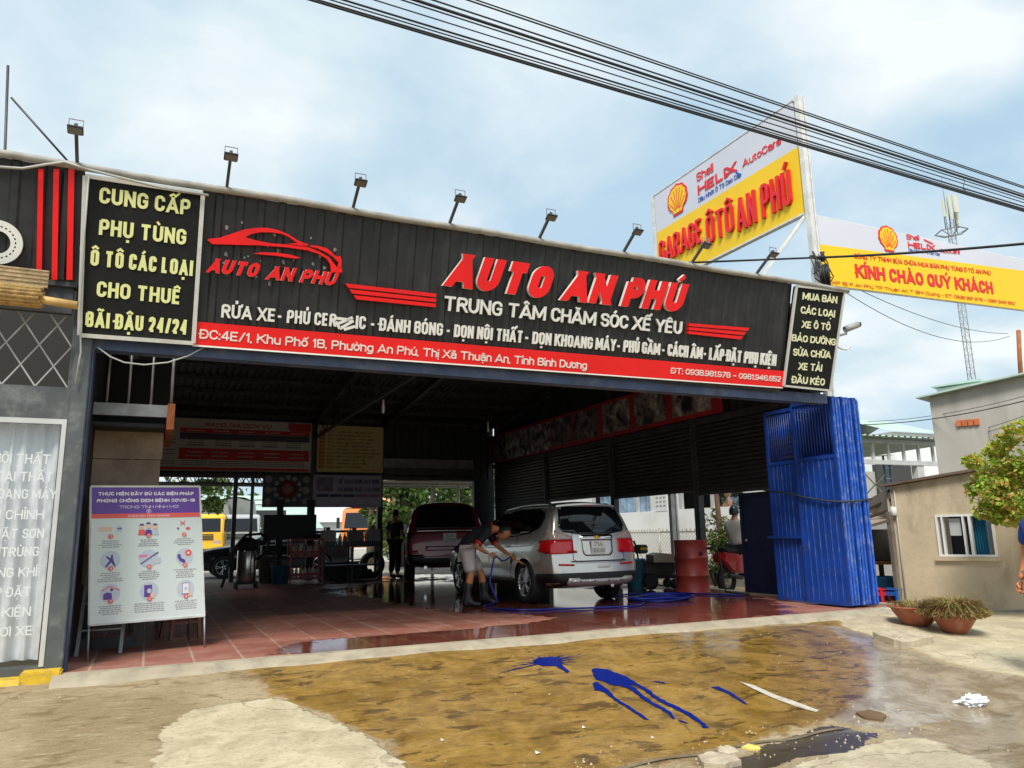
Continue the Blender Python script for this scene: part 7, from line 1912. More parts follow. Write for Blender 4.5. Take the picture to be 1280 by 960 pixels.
MB().tube([(.30,-.7,.30),(.30,-.9,.285)],.03,10).build('exhaust',CHROME,sv,True)
# dark red off roader
su=thing('off_roader','dark red off roader parked nose out at the back of the garage','car',(6.38,17.7,0),R(-17))
DRED=paint('dark red paint',(.19,.010,.016),.3,.28)
c2=Car(su,[(3.72,.72,.38,.86,.96,.60),(3.58,.85,.32,.96,1.06,.68),(3.2,.915,.28,1.03,1.13,.72),(2.6,.93,.28,1.07,1.19,.74),(2.2,.93,.28,1.09,1.26,.74),(1.65,.93,.28,1.11,1.62,.68),(1.2,.93,.28,1.12,1.76,.70),(.5,.93,.28,1.13,1.82,.71),(-.2,.93,.28,1.14,1.82,.71),(-.6,.925,.30,1.15,1.80,.70),(-.86,.915,.33,1.15,1.79,.69),(-1.0,.89,.36,1.15,1.77,.675),(-1.06,.855,.38,1.15,1.75,.65)],
[(.3,.06),(.5,.0),(.7,.0),(.8,.04),(1.1,.05),(1.3,.12),(1.75,.28)],(0,2.85),.385,DRED,-1.06)
for y in(0,2.85):
 for sx in(-1,1):wheel(su,sx*.80,y,.385,.25,6)
c2.sides('side_window',[(2.05,1.17),(1.55,1.58),(1.2,1.68),(.5,1.72),(-.4,1.71),(-.78,1.64),(-.82,1.24),(.3,1.19)],CGLASS,lift=.004,th=.01)
c2.patch('rear_window',[(-.70,1.19),(.70,1.19),(.66,1.45),(.58,1.70),(.5,1.72),(-.5,1.72),(-.58,1.70),(-.66,1.45)],'y',CGLASS,lift=.008,th=.014)
c2.patch('windscreen',[(-.74,1.25),(.74,1.25),(.62,1.66),(-.62,1.66)],'f',CGLASS)
c2.patch('chrome_strip',[(-.68,1.125),(.68,1.125),(.68,1.165),(-.68,1.165)],'y',CHROME,lift=.025,th=.03)
c2.patch('bumper_trim',[(-.84,.40),(.84,.40),(.86,.62),(.50,.62),(.46,.56),(-.46,.56),(-.50,.62),(-.86,.62)],'y',CBLK,lift=.014,th=.03)
c2.patch('bumper_step',[(-.50,.565),(-.47,.53),(.47,.53),(.50,.565),(.56,.63),(.52,.63),(.45,.58),(-.45,.58),(-.52,.63),(-.56,.63)],'y',SKID,lift=.02,th=.03)
c2.sides('arch_trim',[(-.50,.38),(-.46,.62),(-.32,.80),(0,.88),(.32,.80),(.46,.62),(.50,.38),(.425,.38),(.40,.58),(.28,.73),(0,.80),(-.28,.73),(-.40,.58),(-.425,.38)],CBLK,lift=.01,th=.02,step=.04)
for sx in(-1,1):
 c2.patch('tail_light',[(sx*.70,.98),(sx*.88,.98),(sx*.88,1.12),(sx*.70,1.11)],'y',mat('smoked lamp',(.05,.006,.008),.1,coat=.5),lift=.016,th=.03)
 c2.patch('reflector',[(sx*.62,.64),(sx*.82,.64),(sx*.82,.71),(sx*.62,.71)],'y',TLR,lift=.014,th=.03)
 c2.patch('tail_light',[(-1.0,.97),(-.75,1.0),(-.72,1.09),(-1.0,1.12)],'x',MATS['smoked lamp'],side=sx,lift=.012,th=.02)
 pts=[c2.bvh.ray_cast(Vector((sx*3,y,z)),Vector((-sx,0,0)))[0]for y,z in((-.92,1.22),(-.84,1.45),(-.78,1.66),(-.3,1.735),(.6,1.745),(1.25,1.70))]
 MB().tube([p+Vector((sx*.006,0,0))for p in pts],.013,6).build('chrome_moulding',CHROME,su,True)
 h=c2.bvh.ray_cast(Vector((sx*3,1.9,1.2)),Vector((-sx,0,0)))[0];mo=MB();mo.box(h+Vector((sx*.13,0,.06)),(.22,.11,.18));mo.bar(h,h+Vector((sx*.08,0,.02)),.05);mo.build('wing_mirror',DRED,su,True,bevel=.025)
plate(c2,.10,.985,.30,.20,'51A','29',PTXT)
c2.patch('tailgate_crease',[(-.46,.70),(.42,.70),(.44,.80),(-.44,.80)],'y',DRED,lift=.010,th=.012)
MB().tube([(-.45,-.7,.34),(-.45,-1.0,.33)],.035,10).build('exhaust',CHROME,su,True)
# black saloon in the yard
fw_=at_y(276,716,24.0)
sd_=thing('saloon_car','black saloon car parked in the yard behind the vacuum cleaner','car',(fw_.x+2.65,24.0,-.04),R(90))
BLKP=paint('black paint',(.012,.012,.014),.2,.25)
c3=Car(sd_,[(3.52,.60,.30,.58,.64,.5),(3.38,.80,.22,.66,.74,.58),(2.9,.86,.2,.74,.86,.62),(2.3,.87,.2,.80,.92,.62),(1.9,.87,.2,.83,1.02,.60),(1.35,.87,.2,.86,1.32,.55),(.8,.87,.2,.87,1.42,.56),(.2,.87,.2,.88,1.40,.55),(-.3,.87,.2,.89,1.22,.55),(-.6,.86,.22,.90,1.04,.58),(-.85,.83,.26,.89,1.0,.58),(-.95,.76,.3,.88,.97,.56)],[(.2,.05),(.5,0),(1.0,.05)],(0,2.65),.31,BLKP,-.95)
for y in(0,2.65):
 for sx in(-1,1):wheel(sd_,sx*.76,y,.31,.2)
c3.sides('side_window',[(1.75,.90),(1.25,1.22),(.8,1.32),(.2,1.30),(-.25,1.12),(-.4,.96)],CGLASS,lift=.004)
c3.patch('windscreen',[(-.66,.98),(.66,.98),(.5,1.30),(-.5,1.30)],'f',CGLASS)
c3.patch('rear_window',[(-.6,1.04),(.6,1.04),(.48,1.28),(-.48,1.28)],'y',CGLASS)
for sx in(-1,1):
 c3.patch('headlight',[(sx*.45,.58),(sx*.70,.60),(sx*.72,.68),(sx*.5,.66)],'f',TLC);c3.patch('tail_light',[(sx*.45,.78),(sx*.72,.78),(sx*.72,.88),(sx*.45,.88)],'y',TLR)
# trucks in the yard
TARP=mat('grey tarpaulin',(.20,.21,.20),.7,var=.25,vscale=1.5,bump=.4,bscale=4)
def truck(name,label,loc,rz,cabm,L,tall,seed,deflector=None):
 t=thing(name,label,'truck',loc,rz)
 b=MB()
 rg_=random.Random(seed)
 def load(u,v):
  y=-L+L*u;a=v*math.pi
  prof_=[(-1.2,1.0),(-1.22,tall*.75),(-1.1,tall*.95),(-.5,tall+.08),(0,tall+.12),(.5,tall+.08),(1.1,tall*.95),(1.22,tall*.75),(1.2,1.0)]
  k=min(7,int(v*8));f=v*8-k;A,B=prof_[k],prof_[k+1]
  s_=.03*math.sin(y*4.2+seed)
  return(A[0]+(B[0]-A[0])*f,y,A[1]+(B[1]-A[1])*f+(s_ if 0<k<7 else 0))
 b.grid(load,24,16);
 for y in(-L,0):b.add([(-1.2,y,1.0),(1.2,y,1.0),(1.22,y,tall*.75),(1.1,y,tall*.95),(0,y,tall+.1),(-1.1,y,tall*.95),(-1.22,y,tall*.75)],[(0,1,2,3,4,5,6)])
 b.build('covered_load',TARP,t,True)
 MB().box((0,-L/2+.6,.85),(1.0,L+2.2,.25)).build('chassis',CBLK,t,True)
 cab=MB();pr_=[(.25,.7),(2.05,.7),(2.12,1.45),(1.95,2.3),(1.8,2.45),(.3,2.5),(.25,2.4)]
 cab.prism(pr_,Matrix(((0,0,1,1.15),(1,0,0,0),(0,1,0,0),(0,0,0,1))),2.3);cab.build('cab',cabm,t,True,bevel=.06)
 MB().add([(-1.02,2.115,1.5),(1.02,2.115,1.5),(.98,1.985,2.22),(-.98,1.985,2.22)],[(0,1,2,3)])
 w=MB();w.add([(-1.0,2.135,1.5),(1.0,2.135,1.5),(.96,1.99,2.22),(-.96,1.99,2.22),(-1.0,2.10,1.5),(1.0,2.10,1.5),(.96,1.95,2.22),(-.96,1.95,2.22)],[(0,1,2,3),(0,4,5,1),(1,5,6,2),(2,6,7,3),(3,7,4,0)]);w.build('windscreen',CGLASS,t,True)
 for sx in(-1,1):
  w=MB();w.box((sx*1.153,1.35,1.85),(.012,.85,.6));w.build('side_window',CGLASS,t,True)
  MB().box((sx*1.3,2.1,1.75),(.12,.14,.5)).build('mirror',CBLK,t,True)
  MB().box((sx*.82,2.11,.95),(.34,.06,.2)).build('headlight',TLC,t,True)
  for y in(1.2,-L+1.2,-L+2.3):MB().lathe([(.2,-.14),(.46,-.14),(.5,-.08),(.5,.08),(.46,.14),(.2,.14),(.15,0),(0,0)],(sx*1.0,y,.5),22,M=Matrix.Rotation(R(90)*sx,3,'Y')).build('wheel',CRUB,t,True)
 g=MB()
 for k in range(4):g.box((0,2.10+.012,1.1+k*.085),(1.3,.03,.045))
 g.build('grille',CBLK,t,True);MB().box((0,2.12,.72),(2.3,.16,.26)).build('bumper',cabm,t,True,bevel=.03)
 if deflector:
  d=MB();d.add([(-1.05,1.9,2.5),(1.05,1.9,2.5),(1.0,.9,3.25),(-1.0,.9,3.25),(-1.05,.5,2.5),(1.05,.5,2.5),(1.0,.5,3.25),(-1.0,.5,3.25)],[(0,1,2,3),(5,4,7,6),(1,5,6,2),(4,0,3,7),(3,2,6,7),(4,5,1,0)]);d.build('roof_deflector',deflector,t,True)
 return t
YTR=paint('yellow truck paint',(.78,.46,.02),.0,.4,.5);OTR=paint('orange truck paint',(.72,.22,.05),.0,.45,.4);ODE=mat('pale orange deflector',(.80,.38,.18),.5);WTR=paint('dull grey truck paint',(.4,.42,.43),.0,.5,.2)
p=at_y(255,700,47);truck('cargo_truck','yellow truck facing the garage, left of the grey one in the yard',(p.x,47,-.04),R(170),YTR,6,3.2,1)
p=at_y(302,700,43);truck('cargo_truck','grey truck with a tarpaulin load, right of the yellow one in the yard',(p.x,48,-.04),R(182),WTR,7,3.4,2)
p=at_y(447,700,37);truck('cargo_truck','orange truck with a tall grey tarpaulin load behind the back bench',(p.x+1.1,38,-.04),R(152),OTR,8,3.6,3,ODE)
# people
SKIN=mat('skin',(.50,.25,.15),.55,var=.08,vscale=10)
SKINT=mat('tanned skin',(.52,.21,.09),.5,var=.08,vscale=10)
HAIR=mat('black hair',(.012,.010,.009),.5)
def skin_mesh(J,E,root,lv=2):
 """one continuous surface grown round a skeleton: J name -> (point, radius or (rx, ry)), E pairs of names"""
 bm=bmesh.new();lay=bm.verts.layers.skin.verify();V={}
 for k,(p,r)in J.items():
  v=bm.verts.new(p);V[k]=v;v[lay].radius=r if isinstance(r,tuple)else(r,r);v[lay].use_root=(k==root)
 for a,b in E:bm.edges.new((V[a],V[b]))
 me=bpy.data.meshes.new('skeleton');bm.to_mesh(me);bm.free()
 o=bpy.data.objects.new('skeleton',me);COL.objects.link(o)
 m=o.modifiers.new('skin','SKIN');m.use_smooth_shade=True;m.branch_smoothing=.4
 s=o.modifiers.new('sub','SUBSURF');s.levels=lv;s.render_levels=lv
 r=eval_mesh(o);bpy.data.objects.remove(o);return r
def join_meshes(name,meshes,m,parent):
 bm=bmesh.new()
 for me in meshes:bm.from_mesh(me)
 me=bpy.data.meshes.new(name);bm.to_mesh(me);bm.free();me.materials.append(m)
 for p in me.polygons:p.use_smooth=True;p.material_index=0
 return link(name,me,parent,True)
def chain(*names):return list(zip(names,names[1:]))
def hand(w,d,side_v,curl,s=1.0):
 """palm, four unequal bent fingers and a thumb; w wrist, d pointing direction, side_v towards the thumb, curl towards the palm"""
 w=Vector(w);d=Vector(d).normalized();sv_=Vector(side_v);sv_=(sv_-d*sv_.dot(d)).normalized();c=Vector(curl);c=(c-d*c.dot(d)-sv_*c.dot(sv_)).normalized()
 out=[]
 J={'w':(w,.024*s),'p1':(w+d*.045*s,(.026*s,.018*s)),'p2':(w+d*.085*s,(.022*s,.015*s))}
 out.append(skin_mesh(J,chain('w','p1','p2'),'w'))
 for i,L in enumerate((.072,.080,.074,.058)):
  o=sv_*(.028-.019*i)*s;b=w+d*.075*s+o
  k1=(d*.75+c*.65).normalized();k2=(d*.05+c).normalized();k3=(c*.6-d*.8).normalized()
  J={'a':(b-d*.02*s,.0095*s),'b':(b+d*.012*s,.0092*s),'c':(b+d*.012*s+k1*L*.45*s,.0085*s),'d':(b+d*.012*s+(k1*L*.45+k2*L*.35)*s,.0078*s),'e':(b+d*.012*s+(k1*L*.45+k2*L*.35+k3*L*.25)*s,.006*s)}
  out.append(skin_mesh(J,chain('a','b','c','d','e'),'a',1))
 b=w+d*.03*s+sv_*.022*s;t1=(d*.55+sv_*.7+c*.4).normalized();t2=(d*.8+c*.7).normalized()
 out.append(skin_mesh({'a':(b-sv_*.01*s,.0115*s),'b':(b+t1*.032*s,.0105*s),'c':(b+t1*.032*s+t2*.03*s,.009*s),'d':(b+t1*.032*s+t2*.05*s,.007*s)},chain('a','b','c','d'),'a',1))
 return out
def head_mesh(c,fwd,up,s=1.0):
 """a skull with brow, nose, mouth, chin and ears; fwd the way the face looks"""
 f=Vector(fwd).normalized();u=Vector(up);u=(u-f*u.dot(f)).normalized();r=f.cross(u)
 me=bpy.data.meshes.new('head');bm=bmesh.new();bmesh.ops.create_uvsphere(bm,u_segments=24,v_segments=18,radius=1.0)
 for v in bm.verts:
  x,y,z=v.co
  w=.076;dp=.096;h=.118
  if z<-.1:k=1-.30*min(1,(-z-.1)/.9);x*=k;y*=(k*.92 if y<0 else .98-.06*(-z))
  X,Y,Z_=x*w,y*dp,z*h
  if y>.3:
   Y+=.020*math.exp(-((x/.16)**2+((z+.12)/.22)**2))-.008*math.exp(-(((abs(x)-.38)/.2)**2+((z-.08)/.13)**2))+.006*math.exp(-((x/.3)**2+((z+.48)/.07)**2))+.008*math.exp(-((x/.3)**2+((z+.85)/.15)**2))
  v.co=Vector(c)+(r*X+f*Y+u*Z_)*s
 for sd in(-1,1):
  e=bmesh.ops.create_uvsphere(bm,u_segments=10,v_segments=8,radius=1.0)['verts']
  for v in e:v.co=Vector(c)+(r*(sd*.078+v.co.x*.010)+f*(-.008+v.co.y*.018)+u*(-.005+v.co.z*.032))*s
 bm.to_mesh(me);bm.free();return me
def hair_mesh(c,fwd,up,s=1.0,low=-.2,front=.55,k=1.07):
 f=Vector(fwd).normalized();u=Vector(up);u=(u-f*u.dot(f)).normalized();r=f.cross(u)
 me=bpy.data.meshes.new('hair');bm=bmesh.new();bmesh.ops.create_uvsphere(bm,u_segments=24,v_segments=16,radius=1.0)
 kill=[v for v in bm.verts if(v.co.y>.15 and v.co.z<front)or v.co.z<low-.35*max(0,-v.co.y)]
 bmesh.ops.delete(bm,geom=kill,context='VERTS')
 for v in bm.verts:
  q=v.co.copy();j=1+.02*math.sin(q.x*17)*math.sin(q.y*13+q.z*11);v.co=Vector(c)+(r*q.x*.078*k*j+f*q.y*.098*k*j+u*q.z*.120*k*j)*s
 bm.to_mesh(me);bm.free();return me
def eyes(c,fwd,up,parent,s=1.0):
 f=Vector(fwd).normalized();u=Vector(up);u=(u-f*u.dot(f)).normalized();r=f.cross(u)
 for sd in(-1,1):
  p=Vector(c)+(r*sd*.03+f*.079+u*.008)*s
  MB().lathe([(.0,-.009*s),(.008*s,-.004*s),(.009*s,0),(.008*s,.004*s),(0,.009*s)],p,10).build('eye',mat('eye dark',(.03,.02,.015),.2),parent,True)
 mb=MB();mb.bar(Vector(c)+(f*.091-u*.057-r*.022)*s,Vector(c)+(f*.091-u*.057+r*.022)*s,.008*s,.006*s);mb.build('mouth',mat('lips',(.35,.11,.09),.5),parent,True)
def cloth(name,J,E,root,m,parent,lv=2):return join_meshes(name,[skin_mesh(J,E,root,lv)],m,parent)
# the car washer, bending to the rear wheel
TSH=mat('black shirt',(.014,.015,.019),.8,var=.2,vscale=8);TRIM=mat('red shirt trim',(.55,.012,.02),.7);SHORT=mat('pale grey shorts',(.50,.46,.44),.85,var=.12,vscale=9);BOOT=mat('black rubber boots',(.016,.016,.017),.28,var=.2)
fp=at_z(598,755)
wk=thing('person','man in black shirt, pale shorts and rubber boots bending to hose the rear wheel','person',(4.27,10.80,0),R(-106))
RS,LS=Vector((.185,.30,1.09)),Vector((-.185,.33,1.12))
RE,LE=Vector((.25,.10,.87)),Vector((-.20,.47,.87));RW,LW=Vector((.17,.30,.76)),Vector((-.06,.64,.73))
HC=Vector((0,.565,1.06));HF=Vector((0,.55,-.80));HU=Vector((0,.82,.55))
JB={'pel':(Vector((0,-.02,.86)),.11),'spn':(Vector((0,.12,1.0)),.11),'chs':(Vector((0,.28,1.11)),.115),'nk':(Vector((0,.42,1.13)),.058),'hd':(Vector((0,.50,1.10)),.06),
'rs':(RS,.055),'re':(RE,.042),'rw':(RW,.026),'ls':(LS,.055),'le':(LE,.042),'lw':(LW,.026),
'rh':(Vector((.10,-.01,.80)),.09),'rk':(Vector((.13,.04,.46)),.058),'rc':(Vector((.135,.01,.32)),.058),'ra':(Vector((.14,-.03,.09)),.042),'rt':(Vector((.16,.12,.04)),.035),
'lh':(Vector((-.10,.0,.80)),.09),'lk':(Vector((-.13,.22,.46)),.058),'lc':(Vector((-.135,.25,.32)),.058),'la':(Vector((-.14,.27,.09)),.042),'lt':(Vector((-.16,.42,.04)),.035)}
EB=chain('pel','spn','chs','nk','hd')+chain('chs','rs','re','rw')+chain('chs','ls','le','lw')+chain('pel','rh','rk','rc','ra','rt')+chain('pel','lh','lk','lc','la','lt')
parts=[skin_mesh(JB,EB,'pel'),head_mesh(HC,HF,HU)]
parts+=hand(RW,(RW-RE),(0,.3,1),(0.2,.4,-1))+hand(LW,Vector((.1,.6,-.45)),(0,.4,.8),(.9,0,-.3))
join_meshes('body',parts,SKINT,wk)
def inflate(names,d,over={}):return{k:(over.get(k,JB[k])[0],(over.get(k,JB[k])[1]if not isinstance(JB[k][1],tuple)else JB[k][1])+d)for k in names}
JS=inflate(['spn','chs','rs','ls'],.028);JS['pel']=(Vector((0,-.02,.875)),.142);JS['nk0']=(Vector((0,.36,1.13)),.085);JS['hem']=(Vector((0,-.06,.80)),.150)
JS['r1']=(RS.lerp(RE,.55),.068);JS['r2']=(RS.lerp(RE,.80),.064);JS['l1']=(LS.lerp(LE,.55),.068);JS['l2']=(LS.lerp(LE,.80),.064)
cloth('shirt',JS,chain('hem','pel','spn','chs','nk0')+chain('chs','rs','r1','r2')+chain('chs','ls','l1','l2'),'pel',TSH,wk)
for S_,E_ in((RS,RE),(LS,LE)):MB().tube([S_.lerp(E_,.74),S_.lerp(E_,.86)],.0665,14,cap=False).build('sleeve_trim',TRIM,wk,True)
MB().tube(ring(Vector((0,.355,1.125)),.078,0,(Vector((0,1,-.1))).to_track_quat('Z','Y').to_matrix(),20),.017,8,cap=False).build('collar',TRIM,wk,True)
JSH={'pel':(Vector((0,-.03,.83)),.135),'rh':(Vector((.10,-.01,.78)),.112),'r1':(Vector((.125,.02,.58)),.098),'r2':(Vector((.13,.035,.47)),.098),'lh':(Vector((-.10,.0,.78)),.112),'l1':(Vector((-.125,.15,.60)),.098),'l2':(Vector((-.13,.205,.49)),.098)}
cloth('shorts',JSH,chain('pel','rh','r1','r2')+chain('pel','lh','l1','l2'),'pel',SHORT,wk)
for(c,a,t_)in(('rc','ra','rt'),('lc','la','lt')):
 P_,A_,T_=JB[c][0],JB[a][0],JB[t_][0]
 J={'t':(P_+Vector((0,0,.04)),.078),'m':(P_.lerp(A_,.5),.066),'a':(A_,.056),'h':(A_+Vector((0,-.05,-.045)),.045),'b':(T_+Vector((0,-.02,.005)),.047),'e':(T_+Vector((0,.07,.0)),.036)}
 cloth('boot',J,chain('t','m','a','b','e')+[('a','h')],'a',BOOT,wk)
hm=hair_mesh(HC,HF,HU,low=-.5,front=.5);hm.materials.append(HAIR)
for p_ in hm.polygons:p_.use_smooth=True
link('hair',hm,wk,True);eyes(HC,HF,HU,wk)
wm=Matrix.Translation(wk.location)@Matrix.Rotation(wk.rotation_euler.z,4,'Z')
gun=thing('spray_gun','spray lance held in the left hand of the bending man','spray gun',wm@LW)
hp=LW+Vector((.045,.07,-.06));gd=Vector((.10,.55,-.33)).normalized();G0=wm@hp;Gd=(wm.to_3x3()@gd)
GUNM=mat('orange brown lance',(.50,.20,.06),.5)
MB().cyl(G0-Gd*.06,G0+Gd*.16,.016,10).build('lance',GUNM,gun);MB().cyl(G0+Gd*.16,G0+Gd*.21,.022,10).build('nozzle',CBLK,gun);MB().cyl(G0-Gd*.05,G0-Gd*.06+Vector((0,0,-.10)),.015,8).build('grip',CBLK,gun)
RWw=wm@(RW+Vector((-.02,.10,-.05)))
fx=fl(605,757)
pts=[G0-Gd*.06,(G0-Gd*.06).lerp(RWw,.5)+Vector((0,0,-.06)),RWw,RWw+Vector((-.10,-.10,-.18)),Vector((RWw.x-.16,RWw.y-.18,.35)),Vector((RWw.x-.10,RWw.y-.25,.10)),fx+Vector((0,0,.0))]+hose_floor[::-1]+coil[::-1]
tag(MB().tube(spline(pts,8),HR,8).build('blue_hose',HOSE),'blue hose running from the bending man along the floor to a coil by the drum','hose')
tag(MB().tube(spline([fl(760,745),fl(800,742),fl(840,741),fl(880,742.5),fl(930,744)],10),HR,8).build('blue_hose',HOSE),'second dark blue hose lying behind the coil towards the door','hose')
SPR=bpy.data.materials.new('water spray');SPR.use_nodes=True
_n=SPR.node_tree;_b=_n.nodes['Principled BSDF'];_b.inputs['Base Color'].default_value=(.85,.88,.9,1);_b.inputs['Roughness'].default_value=.4;_b.inputs['Alpha'].default_value=.6
rg=random.Random(17);mb=MB();N0=G0+Gd*.21;tgt=Vector((5.22,10.74,.36));ax=(tgt-N0);Ls=ax.length;ax.normalize();s1=ax.cross(Vector((0,0,1))).normalized();s2=s1.cross(ax)
for k in range(520):
 a=rg.uniform(0,6.28);q=math.sqrt(rg.random())*.27;d_=(ax+(s1*math.cos(a)*.6+s2*math.sin(a))*q).normalized();t0=rg.uniform(0,.5);t1=rg.uniform(.45,1.02)
 mb.tube([N0+d_*Ls*t0,N0+d_*Ls*t1],[.003,.009+.006*t1],4,cap=False)
tag(mb.build('water_spray',SPR),'white fan of water spraying from the lance onto the rear wheel','water spray',kind='stuff')
# standing figures
def stander(name,label,loc,rz,h,top,bottom,skinm,arms=None,shoes=None,headgear=None,hand_lr=(True,True),sit=False):
 t=thing('person',label,'person',loc,rz);k=h/1.70
 P={'pel':(0,0,.93),'spn':(0,.01,1.10),'chs':(0,0,1.30),'nk':(0,.0,1.46),'hd':(0,.015,1.56),'rs':(.18,-.01,1.385),'re':(.245,-.03,1.11),'rw':(.25,.07,.88),'ls':(-.18,-.01,1.385),'le':(-.245,-.03,1.11),'lw':(-.25,.07,.88),
 'rh':(.095,0,.87),'rk':(.105,.02,.48),'ra':(.11,-.02,.08),'rt':(.125,.13,.03),'lh':(-.095,0,.87),'lk':(-.105,.02,.48),'la':(-.11,-.02,.08),'lt':(-.125,.13,.03)}
 if sit:
  P.update({'rk':(.16,.42,.84),'ra':(.17,.36,.42),'rt':(.18,.50,.39),'lk':(-.16,.42,.84),'la':(-.17,.36,.42),'lt':(-.18,.50,.39),'re':(.27,.13,1.10),'rw':(.30,.38,1.05),'le':(-.27,.13,1.10),'lw':(-.30,.38,1.05)})
 if arms:P.update(arms)
 rad={'pel':.115,'spn':.108,'chs':.122,'nk':.055,'hd':.06,'rs':.056,'re':.042,'rw':.027,'ls':.056,'le':.042,'lw':.027,'rh':.088,'rk':.06,'ra':.042,'rt':.034,'lh':.088,'lk':.06,'la':.042,'lt':.034}
 J={a:(Vector(P[a])*k,rad[a]*k)for a in P}
 E=chain('pel','spn','chs','nk','hd')+chain('chs','rs','re','rw')+chain('chs','ls','le','lw')+chain('pel','rh','rk','ra','rt')+chain('pel','lh','lk','la','lt')
 hc=Vector((0,.02,1.585))*k
 ps=[skin_mesh(J,E,'pel'),head_mesh(hc,(0,1,0),(0,0,1),k)]
 for sd,w_,e_ in((1,'rw','re'),(-1,'lw','le')):
  d_=J[w_][0]-J[e_][0];ps+=hand(J[w_][0],d_,(0,1,.2)if not sit else(-sd,0,.3),(-sd,0,0)if not sit else(0,.2,-1),k)
 join_meshes('body',ps,skinm,t)
 if top:
  JT={a:(J[a][0],J[a][1]+.024*k)for a in('spn','chs','rs','ls')};JT['pel']=(J['pel'][0]-Vector((0,0,.05*k)),.148*k);JT['nk']=(J['nk'][0]-Vector((0,0,.03))*k,.075*k)
  JT['r1']=(J['rs'][0].lerp(J['re'][0],.75),.068*k);JT['l1']=(J['ls'][0].lerp(J['le'][0],.75),.068*k)
  cloth('shirt',JT,chain('pel','spn','chs','nk')+chain('chs','rs','r1')+chain('chs','ls','l1'),'pel',top,t)
 if bottom:
  JT={'pel':(J['pel'][0],.135*k)}
  for s_ in 'rl':
   JT[s_+'h']=(J[s_+'h'][0],.105*k);JT[s_+'k']=(J[s_+'k'][0],.082*k);JT[s_+'a']=(J[s_+'a'][0].lerp(J[s_+'k'][0],.12),.068*k)
  cloth('trousers',JT,chain('pel','rh','rk','ra')+chain('pel','lh','lk','la'),'pel',bottom,t)
 for s_ in 'rl':
  A_,T_=J[s_+'a'][0],J[s_+'t'][0]
  cloth('shoe',{'a':(A_-Vector((0,.02,.02)),.052*k),'b':(A_.lerp(T_,.6)+Vector((0,0,.0)),.048*k),'c':(T_+Vector((0,.05,0)),.036*k)},chain('a','b','c'),'a',shoes or BLACK,t)
 if headgear:
  m_=hair_mesh(hc,(0,1,0),(0,0,1),k,low=-.25,front=.25,k=1.28);m_.materials.append(headgear);nm='helmet'
 else:
  m_=hair_mesh(hc,(0,1,0),(0,0,1),k);m_.materials.append(HAIR);nm='hair'
 for p_ in m_.polygons:p_.use_smooth=True
 link(nm,m_,t,True);eyes(hc,(0,1,0),(0,0,1),t,k)
 return t,J,k
DKS=mat('dark work shirt',(.015,.016,.02),.85,var=.2);DKT=mat('dark trousers',(.012,.012,.015),.85)
p=at_z(499,722)
stander('person','man in dark clothes standing beside the dark red car, seen against the light',(5.62,19.2,0),R(-60),1.70,DKS,DKT,SKIN,arms={'rw':(.24,.2,.98),'re':(.25,.0,1.10)})
p=at_x(911,633,14.35)
stander('person','bare chested man leaning out of the long house window',(14.36,p.y,.50),R(75),1.62,None,mat('navy shorts',(.03,.04,.09),.85),SKINT,arms={'rw':(.16,.30,1.20),'re':(.26,.12,1.13),'lw':(-.16,.30,1.20),'le':(-.26,.12,1.13)})
rp_=at_z(934,746,-.12)
mbk=thing('motor_scooter','red and black motor scooter half hidden by the navy door','scooter',(10.35,11.72,-.14),R(-75))
SCR=paint('scooter red',(.50,.02,.03),.1,.3)
for y in(-.62,.62):
 w_=MB().lathe([(.16,-.04),(.25,-.045),(.27,-.02),(.27,.02),(.25,.045),(.16,.04),(.15,0),(.16,-.04)],(0,y,.27),24,M=Matrix.Rotation(R(90),3,'Y'),cap=False).build('wheel',CRUB,mbk,True)
 MB().lathe([(.165,.02),(.15,.03),(.04,.03),(0,.03)],(0,y,.27),20,M=Matrix.Rotation(R(90),3,'Y')).build('rim',ALLOY,w_,True)
b=MB();b.prism([(-.85,.62),(-.55,.40),(.05,.34),(.15,.38),(.05,.55),(-.2,.72),(-.80,.78)],Matrix(((0,0,1,.13),(1,0,0,0),(0,1,0,0),(0,0,0,1))),.26);b.build('tail_fairing',SCR,mbk,True,bevel=.03)
b=MB();b.prism([(.30,.30),(.50,.35),(.52,.9),(.44,1.0),(.36,.95),(.25,.5)],Matrix(((0,0,1,.16),(1,0,0,0),(0,1,0,0),(0,0,0,1))),.32);b.build('front_fairing',SCR,mbk,True,bevel=.04)
MB().box((0,-.36,.80),(.24,.72,.10)).build('saddle',RUBB,mbk,True,bevel=.03);MB().box((0,.15,.32),(.24,.5,.06)).build('footboard',RUBB,mbk,True,bevel=.015)
MB().cyl((0,.58,.3),(0,.42,1.02),.03,8).build('fork',STEEL_D,mbk,True);MB().tube([(-.34,.28,1.06),(-.12,.40,1.04),(.12,.40,1.04),(.34,.28,1.06)],.015,8).build('handlebar',RUBB,mbk,True)
MB().lathe([(.07,0),(.06,.04),(0,.05)],(0,.52,.88),14,M=Matrix.Rotation(R(-90),3,'X')).build('headlight',TLC,mbk,True);MB().box((0,-.86,.70),(.16,.04,.08)).build('tail_light',TLR,mbk,True)
for s_ in(-1,1):MB().cyl((s_*.32,.32,1.06),(s_*.34,.34,1.22),.007,6).build('mirror',RUBB,mbk,True);MB().cyl((s_*.12,-.3,.3),(s_*.15,-.75,.36),.04,8).build('exhaust',STEEL_D,mbk,True)
m_=Matrix.Rotation(R(-75),4,'Z')@Vector((0,-.22,0))
stander('person','scooter rider in a pale shirt and dark helmet, half hidden by the navy door',(10.35+m_.x,11.72+m_.y,-.14-.03),R(-75),1.66,mat('pale shirt',(.55,.52,.50),.85,var=.1),DKT,SKIN,sit=True,headgear=mat('dark helmet',(.02,.022,.03),.25))
hp_=W(1277,742,3.2);d_=8.0
